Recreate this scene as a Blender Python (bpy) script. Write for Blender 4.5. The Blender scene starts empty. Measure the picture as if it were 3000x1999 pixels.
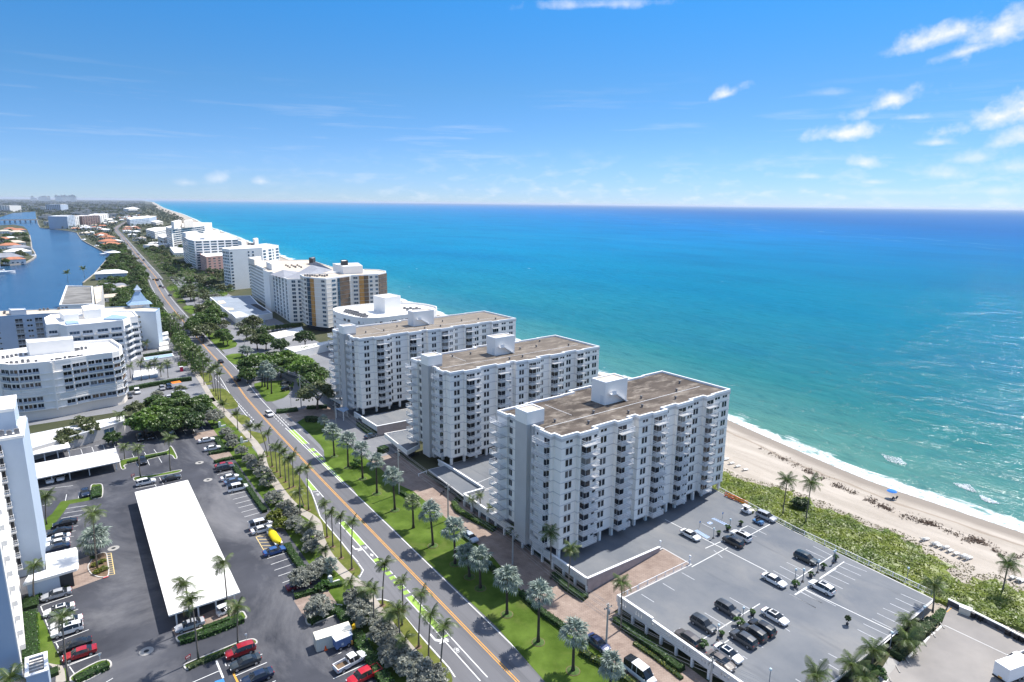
import bpy, math, random
import numpy as np
from mathutils import Vector, Matrix
random.seed(7); RNG = np.random.default_rng(11)
sc = bpy.context.scene
COL = sc.collection
# ------------------------------------------------------------------ camera
FPX, YAW, PITCH, ROLL, CAMH = 1850.0, math.radians(35.7), math.radians(12.3), math.radians(0.63), 76.0
_f = Vector((math.sin(YAW)*math.cos(PITCH), math.cos(YAW)*math.cos(PITCH), -math.sin(PITCH)))
_r0 = Vector((math.cos(YAW), -math.sin(YAW), 0)); _u0 = _r0.cross(_f)
_r = _r0*math.cos(ROLL) + _u0*math.sin(ROLL); _u = _u0*math.cos(ROLL) - _r0*math.sin(ROLL)
cam = bpy.data.objects.new('camera', bpy.data.cameras.new('camera')); COL.objects.link(cam)
cam.matrix_world = Matrix(((_r.x, _u.x, -_f.x, 0), (_r.y, _u.y, -_f.y, 0), (_r.z, _u.z, -_f.z, CAMH), (0, 0, 0, 1)))
cam.data.sensor_width = 36.0; cam.data.lens = 36.0*FPX/3000.0
cam.data.clip_start = 1.0; cam.data.clip_end = 200000.0
sc.camera = cam
# ------------------------------------------------------------------ exposure, sky, sun
sc.view_settings.view_transform = 'Standard'; sc.view_settings.look = 'None'
sc.view_settings.gamma = 1.0; sc.view_settings.use_curve_mapping = False
sc.view_settings.exposure = 1.5
SUN_DIR = Vector((6.5, 0.95, 10.4)).normalized()
SUN_EL = math.asin(SUN_DIR.z); SUN_AZ = math.atan2(SUN_DIR.x, SUN_DIR.y)
SKY_STRENGTH = 0.15
W = bpy.data.worlds.new('World'); sc.world = W; W.use_nodes = True
sun = bpy.data.objects.new('sun', bpy.data.lights.new('sun', 'SUN')); COL.objects.link(sun)
sun.data.energy = 2.4; sun.data.angle = math.radians(0.55); sun.data.color = (1.0, 0.955, 0.89)
sun.rotation_euler = (-SUN_DIR).to_track_quat('-Z', 'Y').to_euler(); sun.location = (0, 0, 200)

def pix(px, py):                       # viewing direction of a point measured in the photograph (3000 px wide)
    return _f + _r*((px-1500.0)/FPX) + _u*((999.5-py)/FPX)
Z = dict(R1=(0,1200,1.963),R2=(600,1200,1.963),R3=(1200,1200,1.963),R4=(1750,1300,2.243),R5=(2300,1200,1.963),R6=(1400,1050,2.614),
 R7=(0,900,3.136),R8=(900,850,2.614),S1=(0,570,4.356),S2=(350,600,4.356),S3=(700,680,3.92),S4=(400,820,3.92),S5=(0,800,4.356),
 S6=(550,1000,4.356),S7=(0,1500,3.142),S8=(500,1600,3.93),Y4=(900,1350,5.227),Y5=(1100,1600,5.227),Y2=(0,1600,3.928),Y6=(2380,1650,7.84),
 X2=(880,1780,7.16),X4=(2440,1740,6.053),X5=(2100,1420,6.817),X6=(2700,1700,5.243),X8=(950,880,6.534),Y1=(0,1150,6.273),X1=(0,1300,2.243),
 SKY=(1700,0,1.81),F=(0,0,1.0))
def A(r, x, y, z=0.0):                 # survey: a point of detail r of the photograph, met at height z
    ox, oy, s = Z[r]; d = pix(ox+x/s, oy+y/s); t = (z-CAMH)/d.z
    return Vector((d.x*t, d.y*t, z))
def AL(r, pts, z=0.0): return [A(r, x, y, z) for x, y in pts]
def height(r, b, t, zb=0.0):           # height of a point seen above the ground point b
    B = A(r, b[0], b[1], zb); ox, oy, s = Z[r]; d = pix(ox+t[0]/s, oy+t[1]/s)
    k = math.hypot(B.x, B.y)/math.hypot(d.x, d.y)
    return CAMH + d.z*k
# ------------------------------------------------------------------ world sky with clouds
def build_sky():
    nt = W.node_tree; nt.nodes.clear(); N = nt.nodes; L = nt.links
    def node(t, **k):
        n = N.new(t)
        for a, b in k.items(): setattr(n, a, b)
        return n
    def math_(op, a, b=None, c=None, clamp=False):
        n = node('ShaderNodeMath', operation=op, use_clamp=clamp)
        for i, v in enumerate((a, b, c)):
            if v is None: continue
            if isinstance(v, (int, float)): n.inputs[i].default_value = v
            else: L.new(v, n.inputs[i])
        return n.outputs[0]
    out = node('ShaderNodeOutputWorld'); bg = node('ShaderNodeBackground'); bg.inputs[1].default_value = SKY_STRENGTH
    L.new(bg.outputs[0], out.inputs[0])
    sky = node('ShaderNodeTexSky', sky_type='NISHITA', sun_disc=False)
    sky.sun_elevation = SUN_EL; sky.sun_rotation = SUN_AZ
    sky.altitude = 0; sky.air_density = 0.6; sky.dust_density = 0.0; sky.ozone_density = 4.0
    tc = node('ShaderNodeTexCoord'); D = tc.outputs['Generated']
    sep = node('ShaderNodeSeparateXYZ'); L.new(D, sep.inputs[0])
    # tint by elevation: blue down to a pale horizon, raised overhead for more fill
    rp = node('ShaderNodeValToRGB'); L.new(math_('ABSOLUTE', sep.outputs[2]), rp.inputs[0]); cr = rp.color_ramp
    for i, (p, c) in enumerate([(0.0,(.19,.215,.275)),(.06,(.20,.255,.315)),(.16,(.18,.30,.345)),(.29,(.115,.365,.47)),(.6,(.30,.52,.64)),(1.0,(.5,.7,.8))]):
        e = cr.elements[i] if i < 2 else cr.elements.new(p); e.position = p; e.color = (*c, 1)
    hs = node('ShaderNodeMix', data_type='RGBA', blend_type='MULTIPLY'); hs.inputs[0].default_value = 1
    L.new(sky.outputs[0], hs.inputs[6]); L.new(rp.outputs[0], hs.inputs[7])
    # noise fields in direction space
    def noise(scale, detail=6, rough=.55, sx=1, sy=1, sz=1):
        mp = node('ShaderNodeMapping'); mp.inputs['Scale'].default_value = (sx, sy, sz); L.new(D, mp.inputs[0])
        n = node('ShaderNodeTexNoise'); n.inputs['Scale'].default_value = scale; n.inputs['Detail'].default_value = detail
        n.inputs['Roughness'].default_value = rough; L.new(mp.outputs[0], n.inputs['Vector']); return n.outputs[0]
    n1 = noise(30, 7, .58, 1, 1, 1.25); n2 = noise(85, 4, .55)
    edge = math_('ADD', math_('MULTIPLY', math_('SUBTRACT', n1, .5), 2.7), math_('MULTIPLY', math_('SUBTRACT', n2, .5), .9))
    total = None
    def dot(v):
        n = node('ShaderNodeVectorMath', operation='DOT_PRODUCT'); L.new(D, n.inputs[0]); n.inputs[1].default_value = v
        return n.outputs['Value']
    # cumulus: centre in the photograph, half width, half height (photo px), opacity, tilt
    CL = [(2760,92,105,44,.95,-.18),(2840,140,70,22,.8,-.25),(2965,62,100,58,.95,-.35),(2130,268,46,24,.95,-.3),(2600,292,95,36,.95,-.28),
          (2480,383,92,30,.95,-.06),(2990,305,120,52,1.0,-.25),(2990,390,60,32,.75,-.2),(2530,472,52,26,.85,.15),(2680,340,45,13,.55,0),
          (2740,415,40,14,.6,0),(1760,8,170,20,.55,0),(2560,530,60,14,.5,0),(2360,515,55,12,.4,0),(2760,500,80,30,.5,.1),(2860,455,60,28,.5,0),(2960,480,60,30,.55,0),
          (640,518,34,24,.5,-.2),(765,526,32,20,.6,0),(545,532,26,14,.4,0),(2440,268,60,14,.22,0),(1985,480,60,8,.18,0),(2330,460,60,10,.35,0),(2650,560,150,16,.35,0),(2900,555,150,20,.4,0)]
    for cx, cy, a, b, op, tl in CL:
        C = pix(cx, cy).normalized(); R = Vector((C.y, -C.x, 0)).normalized(); U = R.cross(C)
        R2 = R*math.cos(tl) - U*math.sin(tl); U2 = R*math.sin(tl) + U*math.cos(tl)
        ka, kb = FPX/a, FPX/b
        u = dot(tuple(R2*ka)); v = dot(tuple(U2*kb)); w = dot(tuple(C))
        v = math_('ADD', v, .25)
        vv = math_('MULTIPLY', v, math_('ADD', 1.35, math_('MULTIPLY', math_('LESS_THAN', v, 0.0), .9)))
        r2 = math_('SQRT', math_('ADD', math_('MULTIPLY', u, u), math_('MULTIPLY', vv, vv)))
        m = math_('SUBTRACT', 1.25, r2); m = math_('ADD', m, edge)
        m = math_('MULTIPLY', m, math_('GREATER_THAN', w, .3))
        m = math_('MULTIPLY', math_('SMOOTHSTEP' if False else 'POWER', math_('MULTIPLY', m, .72, clamp=True), 1.35), op)
        total = m if total is None else math_('MAXIMUM', total, m)
    # thin streaks and the pale bank of small cloud low over the sea
    st = noise(5, 5, .62, 1, 1, 16); band = math_('MULTIPLY', math_('MULTIPLY', math_('SUBTRACT', sep.outputs[2], .0), 9.0, clamp=True),
        math_('MULTIPLY', math_('SUBTRACT', .19, sep.outputs[2]), 8.0, clamp=True))
    st = math_('MULTIPLY', math_('MULTIPLY', math_('SUBTRACT', st, .555), 3.0, clamp=True), math_('MULTIPLY', band, .5))
    lowm = math_('MULTIPLY', math_('SUBTRACT', .085, sep.outputs[2]), 14.0, clamp=True)
    sd = math_('MULTIPLY', math_('SUBTRACT', dot(tuple(Vector((math.sin(1.05), math.cos(1.05), 0)))), .60), 3.0, clamp=True)
    lump = noise(30, 6, .6, 1, 1, 2.6)
    low = math_('MULTIPLY', math_('MULTIPLY', math_('SUBTRACT', lump, .50), 4.0, clamp=True), math_('MULTIPLY', math_('MULTIPLY', lowm, sd), .5))
    # cloud field added overhead, out of view, to throw more fill on facades
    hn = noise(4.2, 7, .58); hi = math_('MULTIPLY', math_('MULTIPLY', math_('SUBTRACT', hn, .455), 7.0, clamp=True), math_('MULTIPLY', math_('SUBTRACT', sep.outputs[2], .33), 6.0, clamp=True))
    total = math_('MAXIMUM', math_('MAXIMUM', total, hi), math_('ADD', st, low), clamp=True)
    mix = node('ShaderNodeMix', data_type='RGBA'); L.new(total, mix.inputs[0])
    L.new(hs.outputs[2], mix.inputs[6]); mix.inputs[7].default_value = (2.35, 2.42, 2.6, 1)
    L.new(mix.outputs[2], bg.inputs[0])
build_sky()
# ------------------------------------------------------------------ materials
MATS = {}
def mat(name, col, rough=.85, var=.12, scale=.4, spec=.25, bump=0.0, bscale=4.0, col2=None, objcol=False, metal=0.0, det=5, rvar=0.0, stretch=None, coat=0.0):
    if name in MATS: return MATS[name]
    m = bpy.data.materials.new(name); m.use_nodes = True; nt = m.node_tree; N, L = nt.nodes, nt.links
    b = N['Principled BSDF']; b.inputs['Roughness'].default_value = rough; b.inputs['Specular IOR Level'].default_value = spec
    b.inputs['Metallic'].default_value = metal; b.inputs['Coat Weight'].default_value = coat
    tc = N.new('ShaderNodeTexCoord'); src = tc.outputs['Object']
    if stretch:
        mp = N.new('ShaderNodeMapping'); mp.inputs['Scale'].default_value = stretch; L.new(src, mp.inputs[0]); src = mp.outputs[0]
    n = N.new('ShaderNodeTexNoise'); n.inputs['Scale'].default_value = scale; n.inputs['Detail'].default_value = det; n.inputs['Roughness'].default_value = .62
    L.new(src, n.inputs['Vector'])
    mx = N.new('ShaderNodeMix'); mx.data_type = 'RGBA'
    rmp = N.new('ShaderNodeMapRange'); rmp.inputs[1].default_value = .32; rmp.inputs[2].default_value = .68; L.new(n.outputs[0], rmp.inputs[0]); L.new(rmp.outputs[0], mx.inputs[0])
    c1 = tuple(c*(1-var) for c in col); c2 = col2 or tuple(min(1, c*(1+var)) for c in col)
    mx.inputs[6].default_value = (*c1, 1); mx.inputs[7].default_value = (*c2, 1)
    res = mx.outputs[2]
    if objcol or rvar:
        oi = N.new('ShaderNodeObjectInfo')
        if objcol:
            mu = N.new('ShaderNodeMix'); mu.data_type = 'RGBA'; mu.blend_type = 'MULTIPLY'; mu.inputs[0].default_value = 1
            L.new(res, mu.inputs[6]); L.new(oi.outputs['Color'], mu.inputs[7]); res = mu.outputs[2]
        if rvar:
            hs = N.new('ShaderNodeHueSaturation'); rm = N.new('ShaderNodeMapRange'); rm.inputs[3].default_value = 1-rvar; rm.inputs[4].default_value = 1+rvar
            L.new(oi.outputs['Random'], rm.inputs[0]); L.new(rm.outputs[0], hs.inputs['Value']); L.new(res, hs.inputs['Color']); res = hs.outputs[0]
    L.new(res, b.inputs['Base Color'])
    if bump:
        n2 = N.new('ShaderNodeTexNoise'); n2.inputs['Scale'].default_value = bscale; n2.inputs['Detail'].default_value = 4; L.new(src, n2.inputs['Vector'])
        bp = N.new('ShaderNodeBump'); bp.inputs['Strength'].default_value = bump; bp.inputs['Distance'].default_value = .1
        L.new(n2.outputs[0], bp.inputs['Height']); L.new(bp.outputs[0], b.inputs['Normal'])
    MATS[name] = m; return m
def leafmat(name, col, col2, scale=.9, trans=.4, rvar=.18, objcol=False):
    if name in MATS: return MATS[name]
    m = bpy.data.materials.new(name); m.use_nodes = True; nt = m.node_tree; N, L = nt.nodes, nt.links
    N.clear(); out = N.new('ShaderNodeOutputMaterial')
    tc = N.new('ShaderNodeNewGeometry'); n = N.new('ShaderNodeTexNoise'); n.inputs['Scale'].default_value = scale; n.inputs['Detail'].default_value = 3
    L.new(tc.outputs['Position'], n.inputs['Vector'])
    rmp = N.new('ShaderNodeMapRange'); rmp.inputs[1].default_value = .3; rmp.inputs[2].default_value = .7; L.new(n.outputs[0], rmp.inputs[0])
    mx = N.new('ShaderNodeMix'); mx.data_type = 'RGBA'; L.new(rmp.outputs[0], mx.inputs[0]); mx.inputs[6].default_value = (*col, 1); mx.inputs[7].default_value = (*col2, 1)
    res = mx.outputs[2]
    oi = N.new('ShaderNodeObjectInfo'); hs = N.new('ShaderNodeHueSaturation'); rm = N.new('ShaderNodeMapRange'); rm.inputs[3].default_value = 1-rvar; rm.inputs[4].default_value = 1+rvar
    L.new(oi.outputs['Random'], rm.inputs[0]); L.new(rm.outputs[0], hs.inputs['Value']); L.new(res, hs.inputs['Color']); res = hs.outputs[0]
    if objcol:
        mu = N.new('ShaderNodeMix'); mu.data_type = 'RGBA'; mu.blend_type = 'MULTIPLY'; mu.inputs[0].default_value = 1
        L.new(res, mu.inputs[6]); L.new(oi.outputs['Color'], mu.inputs[7]); res = mu.outputs[2]
    d = N.new('ShaderNodeBsdfDiffuse'); t = N.new('ShaderNodeBsdfTranslucent'); mxs = N.new('ShaderNodeMixShader'); mxs.inputs[0].default_value = trans
    g = N.new('ShaderNodeBsdfGlossy'); g.inputs['Roughness'].default_value = .45; ms2 = N.new('ShaderNodeMixShader'); ms2.inputs[0].default_value = .04
    L.new(res, d.inputs[0]); L.new(res, t.inputs[0]); L.new(d.outputs[0], mxs.inputs[1]); L.new(t.outputs[0], mxs.inputs[2])
    L.new(mxs.outputs[0], ms2.inputs[1]); L.new(g.outputs[0], ms2.inputs[2]); L.new(ms2.outputs[0], out.inputs[0])
    MATS[name] = m; return m
# ------------------------------------------------------------------ mesh helpers
class MB:
    def __init__(s): s.v = []; s.f = []; s.m = []
    def add(s, vs, fs, mi=0):
        o = len(s.v); s.v += [tuple(p) for p in vs]; s.f += [tuple(i+o for i in f) for f in fs]; s.m += [mi]*len(fs); return s
    def box(s, x0, y0, z0, x1, y1, z1, mi=0, T=None):
        vs = [(x0,y0,z0),(x1,y0,z0),(x1,y1,z0),(x0,y1,z0),(x0,y0,z1),(x1,y0,z1),(x1,y1,z1),(x0,y1,z1)]
        if T: vs = [T(*p) for p in vs]
        return s.add(vs, [(0,3,2,1),(4,5,6,7),(0,1,5,4),(1,2,6,5),(2,3,7,6),(3,0,4,7)], mi)
    def prism(s, poly, z0, z1, mi=0, mtop=None, bottom=True):
        n = len(poly); vs = [(p[0],p[1],z0) for p in poly]+[(p[0],p[1],z1) for p in poly]
        s.add(vs, [(i,(i+1)%n,n+(i+1)%n,n+i) for i in range(n)], mi)
        o = len(s.v)-2*n; s.f.append(tuple(o+n+i for i in range(n))); s.m.append(mi if mtop is None else mtop)
        if bottom: s.f.append(tuple(o+i for i in reversed(range(n)))); s.m.append(mi)
        return s
    def poly(s, pts, mi=0): return s.add(pts, [tuple(range(len(pts)))], mi)
    def tube(s, pts, rs, n=8, mi=0, cap=True):
        rings = []
        for i, p in enumerate(pts):
            p = Vector(p); a = Vector(pts[max(i-1,0)]); b = Vector(pts[min(i+1,len(pts)-1)]); t = (b-a).normalized()
            ref = Vector((1,0,0)) if abs(t.x) < .9 else Vector((0,1,0)); u = t.cross(ref).normalized(); w = t.cross(u)
            r = rs[i] if hasattr(rs, '__len__') else rs
            rings.append([p+u*(r*math.cos(6.28318*k/n))+w*(r*math.sin(6.28318*k/n)) for k in range(n)])
        vs = [q for R in rings for q in R]; fs = [(i*n+k, i*n+(k+1)%n, (i+1)*n+(k+1)%n, (i+1)*n+k) for i in range(len(pts)-1) for k in range(n)]
        if cap: fs += [tuple(reversed(range(n))), tuple((len(pts)-1)*n+k for k in range(n))]
        return s.add(vs, fs, mi)
    def lathe(s, prof, n=12, mi=0, c=(0,0)):
        vs = [(c[0]+r*math.cos(6.28318*k/n), c[1]+r*math.sin(6.28318*k/n), z) for r, z in prof for k in range(n)]
        return s.add(vs, [(i*n+k, i*n+(k+1)%n, (i+1)*n+(k+1)%n, (i+1)*n+k) for i in range(len(prof)-1) for k in range(n)], mi)
    def mesh(s, name, mats, smooth=False):
        me = bpy.data.meshes.new(name); me.from_pydata(s.v, [], s.f)
        for m in (mats if isinstance(mats, (list, tuple)) else [mats]):
            if m: me.materials.append(m)
        if any(s.m): me.polygons.foreach_set('material_index', s.m)
        if smooth: me.polygons.foreach_set('use_smooth', [True]*len(s.f))
        me.update(); return me
    def obj(s, name, mats, parent=None, smooth=False, **k): return link(name, s.mesh(name, mats, smooth), parent, **k)
def link(name, me, parent=None, loc=None, rz=0.0, **k):
    o = bpy.data.objects.new(name, me); COL.objects.link(o)
    if parent is not None: o.parent = parent
    if loc is not None: o.location = loc
    if rz: o.rotation_euler = (0, 0, rz)
    tag(o, **k); return o
def tag(o, label=None, cat=None, group=None, kind=None):
    if label: o['label'] = label
    if cat: o['category'] = cat
    if group: o['group'] = group
    if kind: o['kind'] = kind
    return o
def thing(name, label, cat, loc=(0,0,0), rz=0.0, group=None):
    return link(name, None, None, loc, rz, label=label, cat=cat, group=group)
def dup(root, loc=None, rz=None, label=None, group=None, scale=None, color=None):
    r = root.copy(); COL.objects.link(r)
    if loc is not None: r.location = loc
    if rz is not None: r.rotation_euler = (0, 0, rz)
    if scale is not None: r.scale = scale
    if label: r['label'] = label
    if group: r['group'] = group
    if color: r.color = color
    for ch in KIDS.get(root, root.children):
        c = ch.copy(); COL.objects.link(c); c.parent = r
        if color: c.color = color
        for g in KIDS.get(ch, ch.children):
            e = g.copy(); COL.objects.link(e); e.parent = c
            if color: e.color = color
    return r
KIDS = {}
def cache(root):                       # children lists looked up once (object.children walks the whole file)
    for o in [root]+list(root.children_recursive): KIDS[o] = tuple(o.children)
def xy(p): return (p[0], p[1])
def inset(poly, d):                    # offset of a polygon along its vertex normals (counter-clockwise: inward)
    n = len(poly); out = []
    ar = sum(poly[i][0]*poly[(i+1)%n][1]-poly[(i+1)%n][0]*poly[i][1] for i in range(n)); sg = 1 if ar > 0 else -1
    for i in range(n):
        a, b, c = (Vector(xy(poly[i-1])), Vector(xy(poly[i])), Vector(xy(poly[(i+1)%n])))
        e1 = (b-a).normalized(); e2 = (c-b).normalized(); n1 = Vector((-e1.y, e1.x))*sg; n2 = Vector((-e2.y, e2.x))*sg
        k = n1+n2; k = k/max(.35, k.dot(n1)) if k.length > 1e-6 else n1
        out.append((b.x+k.x*d, b.y+k.y*d))
    return out
def smooth_path(pts, k=4, closed=False):
    P = [Vector(xy(p)) for p in pts]; n = len(P); out = []
    rng = range(n) if closed else range(n-1)
    for i in rng:
        p0 = P[(i-1)%n] if closed or i > 0 else P[0]; p1 = P[i]; p2 = P[(i+1)%n]; p3 = P[(i+2)%n] if closed or i+2 < n else P[-1]
        for j in range(k):
            t = j/k; q = .5*((2*p1)+(p2-p0)*t+(2*p0-5*p1+4*p2-p3)*t*t+(3*p1-p0-3*p2+p3)*t**3); out.append((q.x, q.y))
    if not closed: out.append(xy(P[-1]))
    return out
def ribbon(mb, path, w, z, mi=0):      # flat strip along a path
    P = [Vector(xy(p)) for p in path]; L_, R_ = [], []
    for i, p in enumerate(P):
        t = (P[min(i+1,len(P)-1)]-P[max(i-1,0)]).normalized(); nn = Vector((-t.y, t.x))*(w/2)
        L_.append((p.x+nn.x, p.y+nn.y, z)); R_.append((p.x-nn.x, p.y-nn.y, z))
    n = len(P); mb.add(R_+L_, [(i, i+1, n+i+1, n+i) for i in range(n-1)], mi); return mb
def wallrun(mb, path, w, z0, z1, mi=0, closed=False):   # solid wall along a path
    P = [Vector(xy(p)) for p in path]; n = len(P); off = []
    for i, p in enumerate(P):
        a = P[i-1] if (closed or i > 0) else None; b = P[(i+1) % n] if (closed or i < n-1) else None
        e1 = (p-a).normalized() if a is not None else (b-p).normalized(); e2 = (b-p).normalized() if b is not None else e1
        n1 = Vector((-e1.y, e1.x)); n2 = Vector((-e2.y, e2.x)); k = n1+n2; k = k/max(.4, k.dot(n1)) if k.length > 1e-5 else n1
        off.append(k*(w/2))
    vs = []
    for z in (z0, z1):
        vs += [(p.x+o.x, p.y+o.y, z) for p, o in zip(P, off)]; vs += [(p.x-o.x, p.y-o.y, z) for p, o in zip(P, off)]
    fs = []
    for i in range(n if closed else n-1):
        j = (i+1) % n; fs += [(i, j, 2*n+j, 2*n+i)[::-1], (n+i, n+j, 3*n+j, 3*n+i), (2*n+i, 2*n+j, 3*n+j, 3*n+i)[::-1]]
    if not closed: fs += [(0, n, 3*n, 2*n)[::-1], (n-1, 2*n-1, 4*n-1, 3*n-1)]
    return mb.add(vs, fs, mi)
# ================================================================== ground, water, roads
M_LAND = mat('land', (.04,.058,.022), var=.35, scale=.02, det=8, col2=(.095,.095,.05))
M_ASPH = mat('lot_asphalt', (.046,.049,.061), rough=.85, var=.2, scale=.07, det=9, col2=(.076,.079,.093), bump=.12, bscale=9)
M_ROAD = mat('road_asphalt', (.155,.155,.165), rough=.85, var=.18, scale=.05, det=9, bump=.1, bscale=8, stretch=(1,.25,1))
M_DRIVE = mat('drive_asphalt', (.20,.203,.215), rough=.85, var=.16, scale=.06, det=8)
M_CONC = mat('concrete', (.36,.345,.32), var=.14, scale=.25, det=8)
M_WALK = mat('sidewalk', (.37,.335,.29), var=.14, scale=.3, det=8)
M_GRASS = mat('lawn', (.060,.112,.012), rough=.95, var=.3, scale=.16, det=9, col2=(.115,.178,.03), bump=.5, bscale=14, spec=.1)
M_GRASSD = mat('lawn_dry', (.085,.12,.02), rough=.95, var=.28, scale=.2, det=9, col2=(.18,.19,.05), bump=.5, bscale=14, spec=.1)
M_SOIL = mat('mulch', (.16,.11,.07), var=.3, scale=1.2)
M_KERB = mat('kerb', (.50,.48,.45), var=.15, scale=.5)
M_WHITE = mat('white_marking', (.72,.72,.70), rough=.7, var=.12, scale=1.1)
M_WORN = mat('worn_white_marking', (.50,.51,.53), rough=.75, var=.2, scale=.8)
M_YEL = mat('yellow_marking', (.72,.35,.06), rough=.7, var=.12, scale=.8)
M_GREEN = mat('green_marking', (.28,.43,.085), rough=.75, var=.14, scale=.5)
M_BLUE = mat('blue_marking', (.05,.22,.55), rough=.7, var=.1)
M_LBLUE = mat('pale_blue_marking', (.33,.45,.68), rough=.7, var=.1)
M_DECKF = mat('deck_coating', (.135,.152,.178), rough=.75, var=.16, scale=.06, det=10, col2=(.195,.202,.21), bump=.05, bscale=5)

def paver_mat():
    m = mat('pavers', (.30,.225,.185), var=.16, scale=.35, det=6, col2=(.38,.30,.25)); nt = m.node_tree; N, L = nt.nodes, nt.links
    b = N['Principled BSDF']; br = N.new('ShaderNodeTexBrick'); tc = N.new('ShaderNodeTexCoord'); mp = N.new('ShaderNodeMapping'); mp.inputs['Rotation'].default_value = (0,0,.785)
    L.new(tc.outputs['Object'], mp.inputs[0]); L.new(mp.outputs[0], br.inputs[0]); br.inputs['Scale'].default_value = 1.0
    br.inputs['Brick Width'].default_value = .8; br.inputs['Row Height'].default_value = .4; br.inputs['Mortar Size'].default_value = .03
    br.inputs['Color1'].default_value = (1,1,1,1); br.inputs['Color2'].default_value = (.86,.84,.83,1); br.inputs['Mortar'].default_value = (.62,.6,.58,1)
    old = b.inputs['Base Color'].links[0].from_socket; mu = N.new('ShaderNodeMix'); mu.data_type = 'RGBA'; mu.blend_type = 'MULTIPLY'; mu.inputs[0].default_value = .8
    L.new(old, mu.inputs[6]); L.new(br.outputs[0], mu.inputs[7]); L.new(mu.outputs[2], b.inputs['Base Color']); return m
M_PAVE = paver_mat()

# asphalt of the west lot: pale dust and water stains with shapes of their own
def stain_asphalt():
    nt = M_ASPH.node_tree; N, L = nt.nodes, nt.links; b = N['Principled BSDF']; old = b.inputs['Base Color'].links[0].from_socket
    tc = N.new('ShaderNodeTexCoord'); n = N.new('ShaderNodeTexNoise'); n.inputs['Scale'].default_value = .045; n.inputs['Detail'].default_value = 9; n.inputs['Roughness'].default_value = .68; n.inputs['Distortion'].default_value = .8
    mp = N.new('ShaderNodeMapping'); mp.inputs['Scale'].default_value = (1,.45,1); L.new(tc.outputs['Object'], mp.inputs[0]); L.new(mp.outputs[0], n.inputs['Vector'])
    r = N.new('ShaderNodeMapRange'); r.inputs[1].default_value = .47; r.inputs[2].default_value = .70; r.inputs[4].default_value = .85; L.new(n.outputs[0], r.inputs[0])
    mx = N.new('ShaderNodeMix'); mx.data_type = 'RGBA'; L.new(r.outputs[0], mx.inputs[0]); L.new(old, mx.inputs[6]); mx.inputs[7].default_value = (.20,.198,.205,1); L.new(mx.outputs[2], b.inputs['Base Color'])
stain_asphalt()
def worn(m, col, st, lo, hi, k, scale=.06):
    nt = m.node_tree; N, L = nt.nodes, nt.links; b = N['Principled BSDF']; old = b.inputs['Base Color'].links[0].from_socket; tc = N.new('ShaderNodeTexCoord'); mp = N.new('ShaderNodeMapping'); mp.inputs['Scale'].default_value = st; L.new(tc.outputs['Object'], mp.inputs[0])
    n = N.new('ShaderNodeTexNoise'); n.inputs['Scale'].default_value = scale; n.inputs['Detail'].default_value = 8; n.inputs['Roughness'].default_value = .65; n.inputs['Distortion'].default_value = .5; L.new(mp.outputs[0], n.inputs['Vector'])
    r = N.new('ShaderNodeMapRange'); r.inputs[1].default_value = lo; r.inputs[2].default_value = hi; r.inputs[4].default_value = k; L.new(n.outputs[0], r.inputs[0]); mx = N.new('ShaderNodeMix'); mx.data_type = 'RGBA'; L.new(r.outputs[0], mx.inputs[0]); L.new(old, mx.inputs[6]); mx.inputs[7].default_value = (*col,1); L.new(mx.outputs[2], b.inputs['Base Color'])
worn(M_DECKF, (.24,.235,.225), (1,.5,1), .5, .72, .7, .08); worn(M_DECKF, (.085,.095,.11), (1.6,.22,1), .56, .75, .55, .25)
worn(M_ROAD, (.085,.085,.09), (2.4,.05,1), .5, .72, .6, .35); worn(M_GRASS, (.15,.165,.05), (1,1,1), .54, .74, .7, .11)

# ---- shoreline of the sea, x as a function of y
_sh = AL('R5', [(0,205),(200,292),(400,378),(560,440),(700,488),(900,552),(1100,622),(1374,712)]) + [A('R6',1893,462), A('R8',2222,640), A('S2',2130,690), A('S2',1560,440), A('S2',1330,352), A('S2',1140,285), A('S2',960,190), A('S2',800,120), A('S2',640,70), A('S2',560,40), A('S1',1965,100)]
_sh = sorted([(p.y, p.x) for p in _sh]); _sy = np.array([-3000]+[a for a, b in _sh]+[60000]); _sx = np.array([190]+[b for a, b in _sh]+[_sh[-1][1]+(60000-_sh[-1][0])*.10])
# keep the coast from wobbling where readings are rough
def shore(y): return np.interp(y, _sy, _sx)
def grid_strip(name, ys, ds, zf, material, kind, label=None):
    ys = np.asarray(ys, float); ds = np.asarray(ds, float); Y, Dd = np.meshgrid(ys, ds, indexing='ij'); X = shore(Y)+Dd; Zz = zf(Y, Dd)
    n, m = Y.shape; v = np.stack([X, Y, Zz], -1).reshape(-1, 3)
    i = np.arange(n*m).reshape(n, m); f = np.stack([i[:-1,:-1], i[:-1,1:], i[1:,1:], i[1:,:-1]], -1).reshape(-1, 4)
    me = bpy.data.meshes.new(name); me.from_pydata(v.tolist(), [], f.tolist()); me.materials.append(material)
    uv = me.uv_layers.new(name='shore'); vi = np.empty(len(me.loops), dtype=np.int32); me.loops.foreach_get('vertex_index', vi)
    uvs = np.stack([Dd.reshape(-1)[vi], Y.reshape(-1)[vi]], -1).astype(np.float32); uv.data.foreach_set('uv', uvs.reshape(-1)); me.update()
    if me.polygons[0].normal.z < 0: me.flip_normals()
    return link(name, me, kind=kind, label=label)
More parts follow.
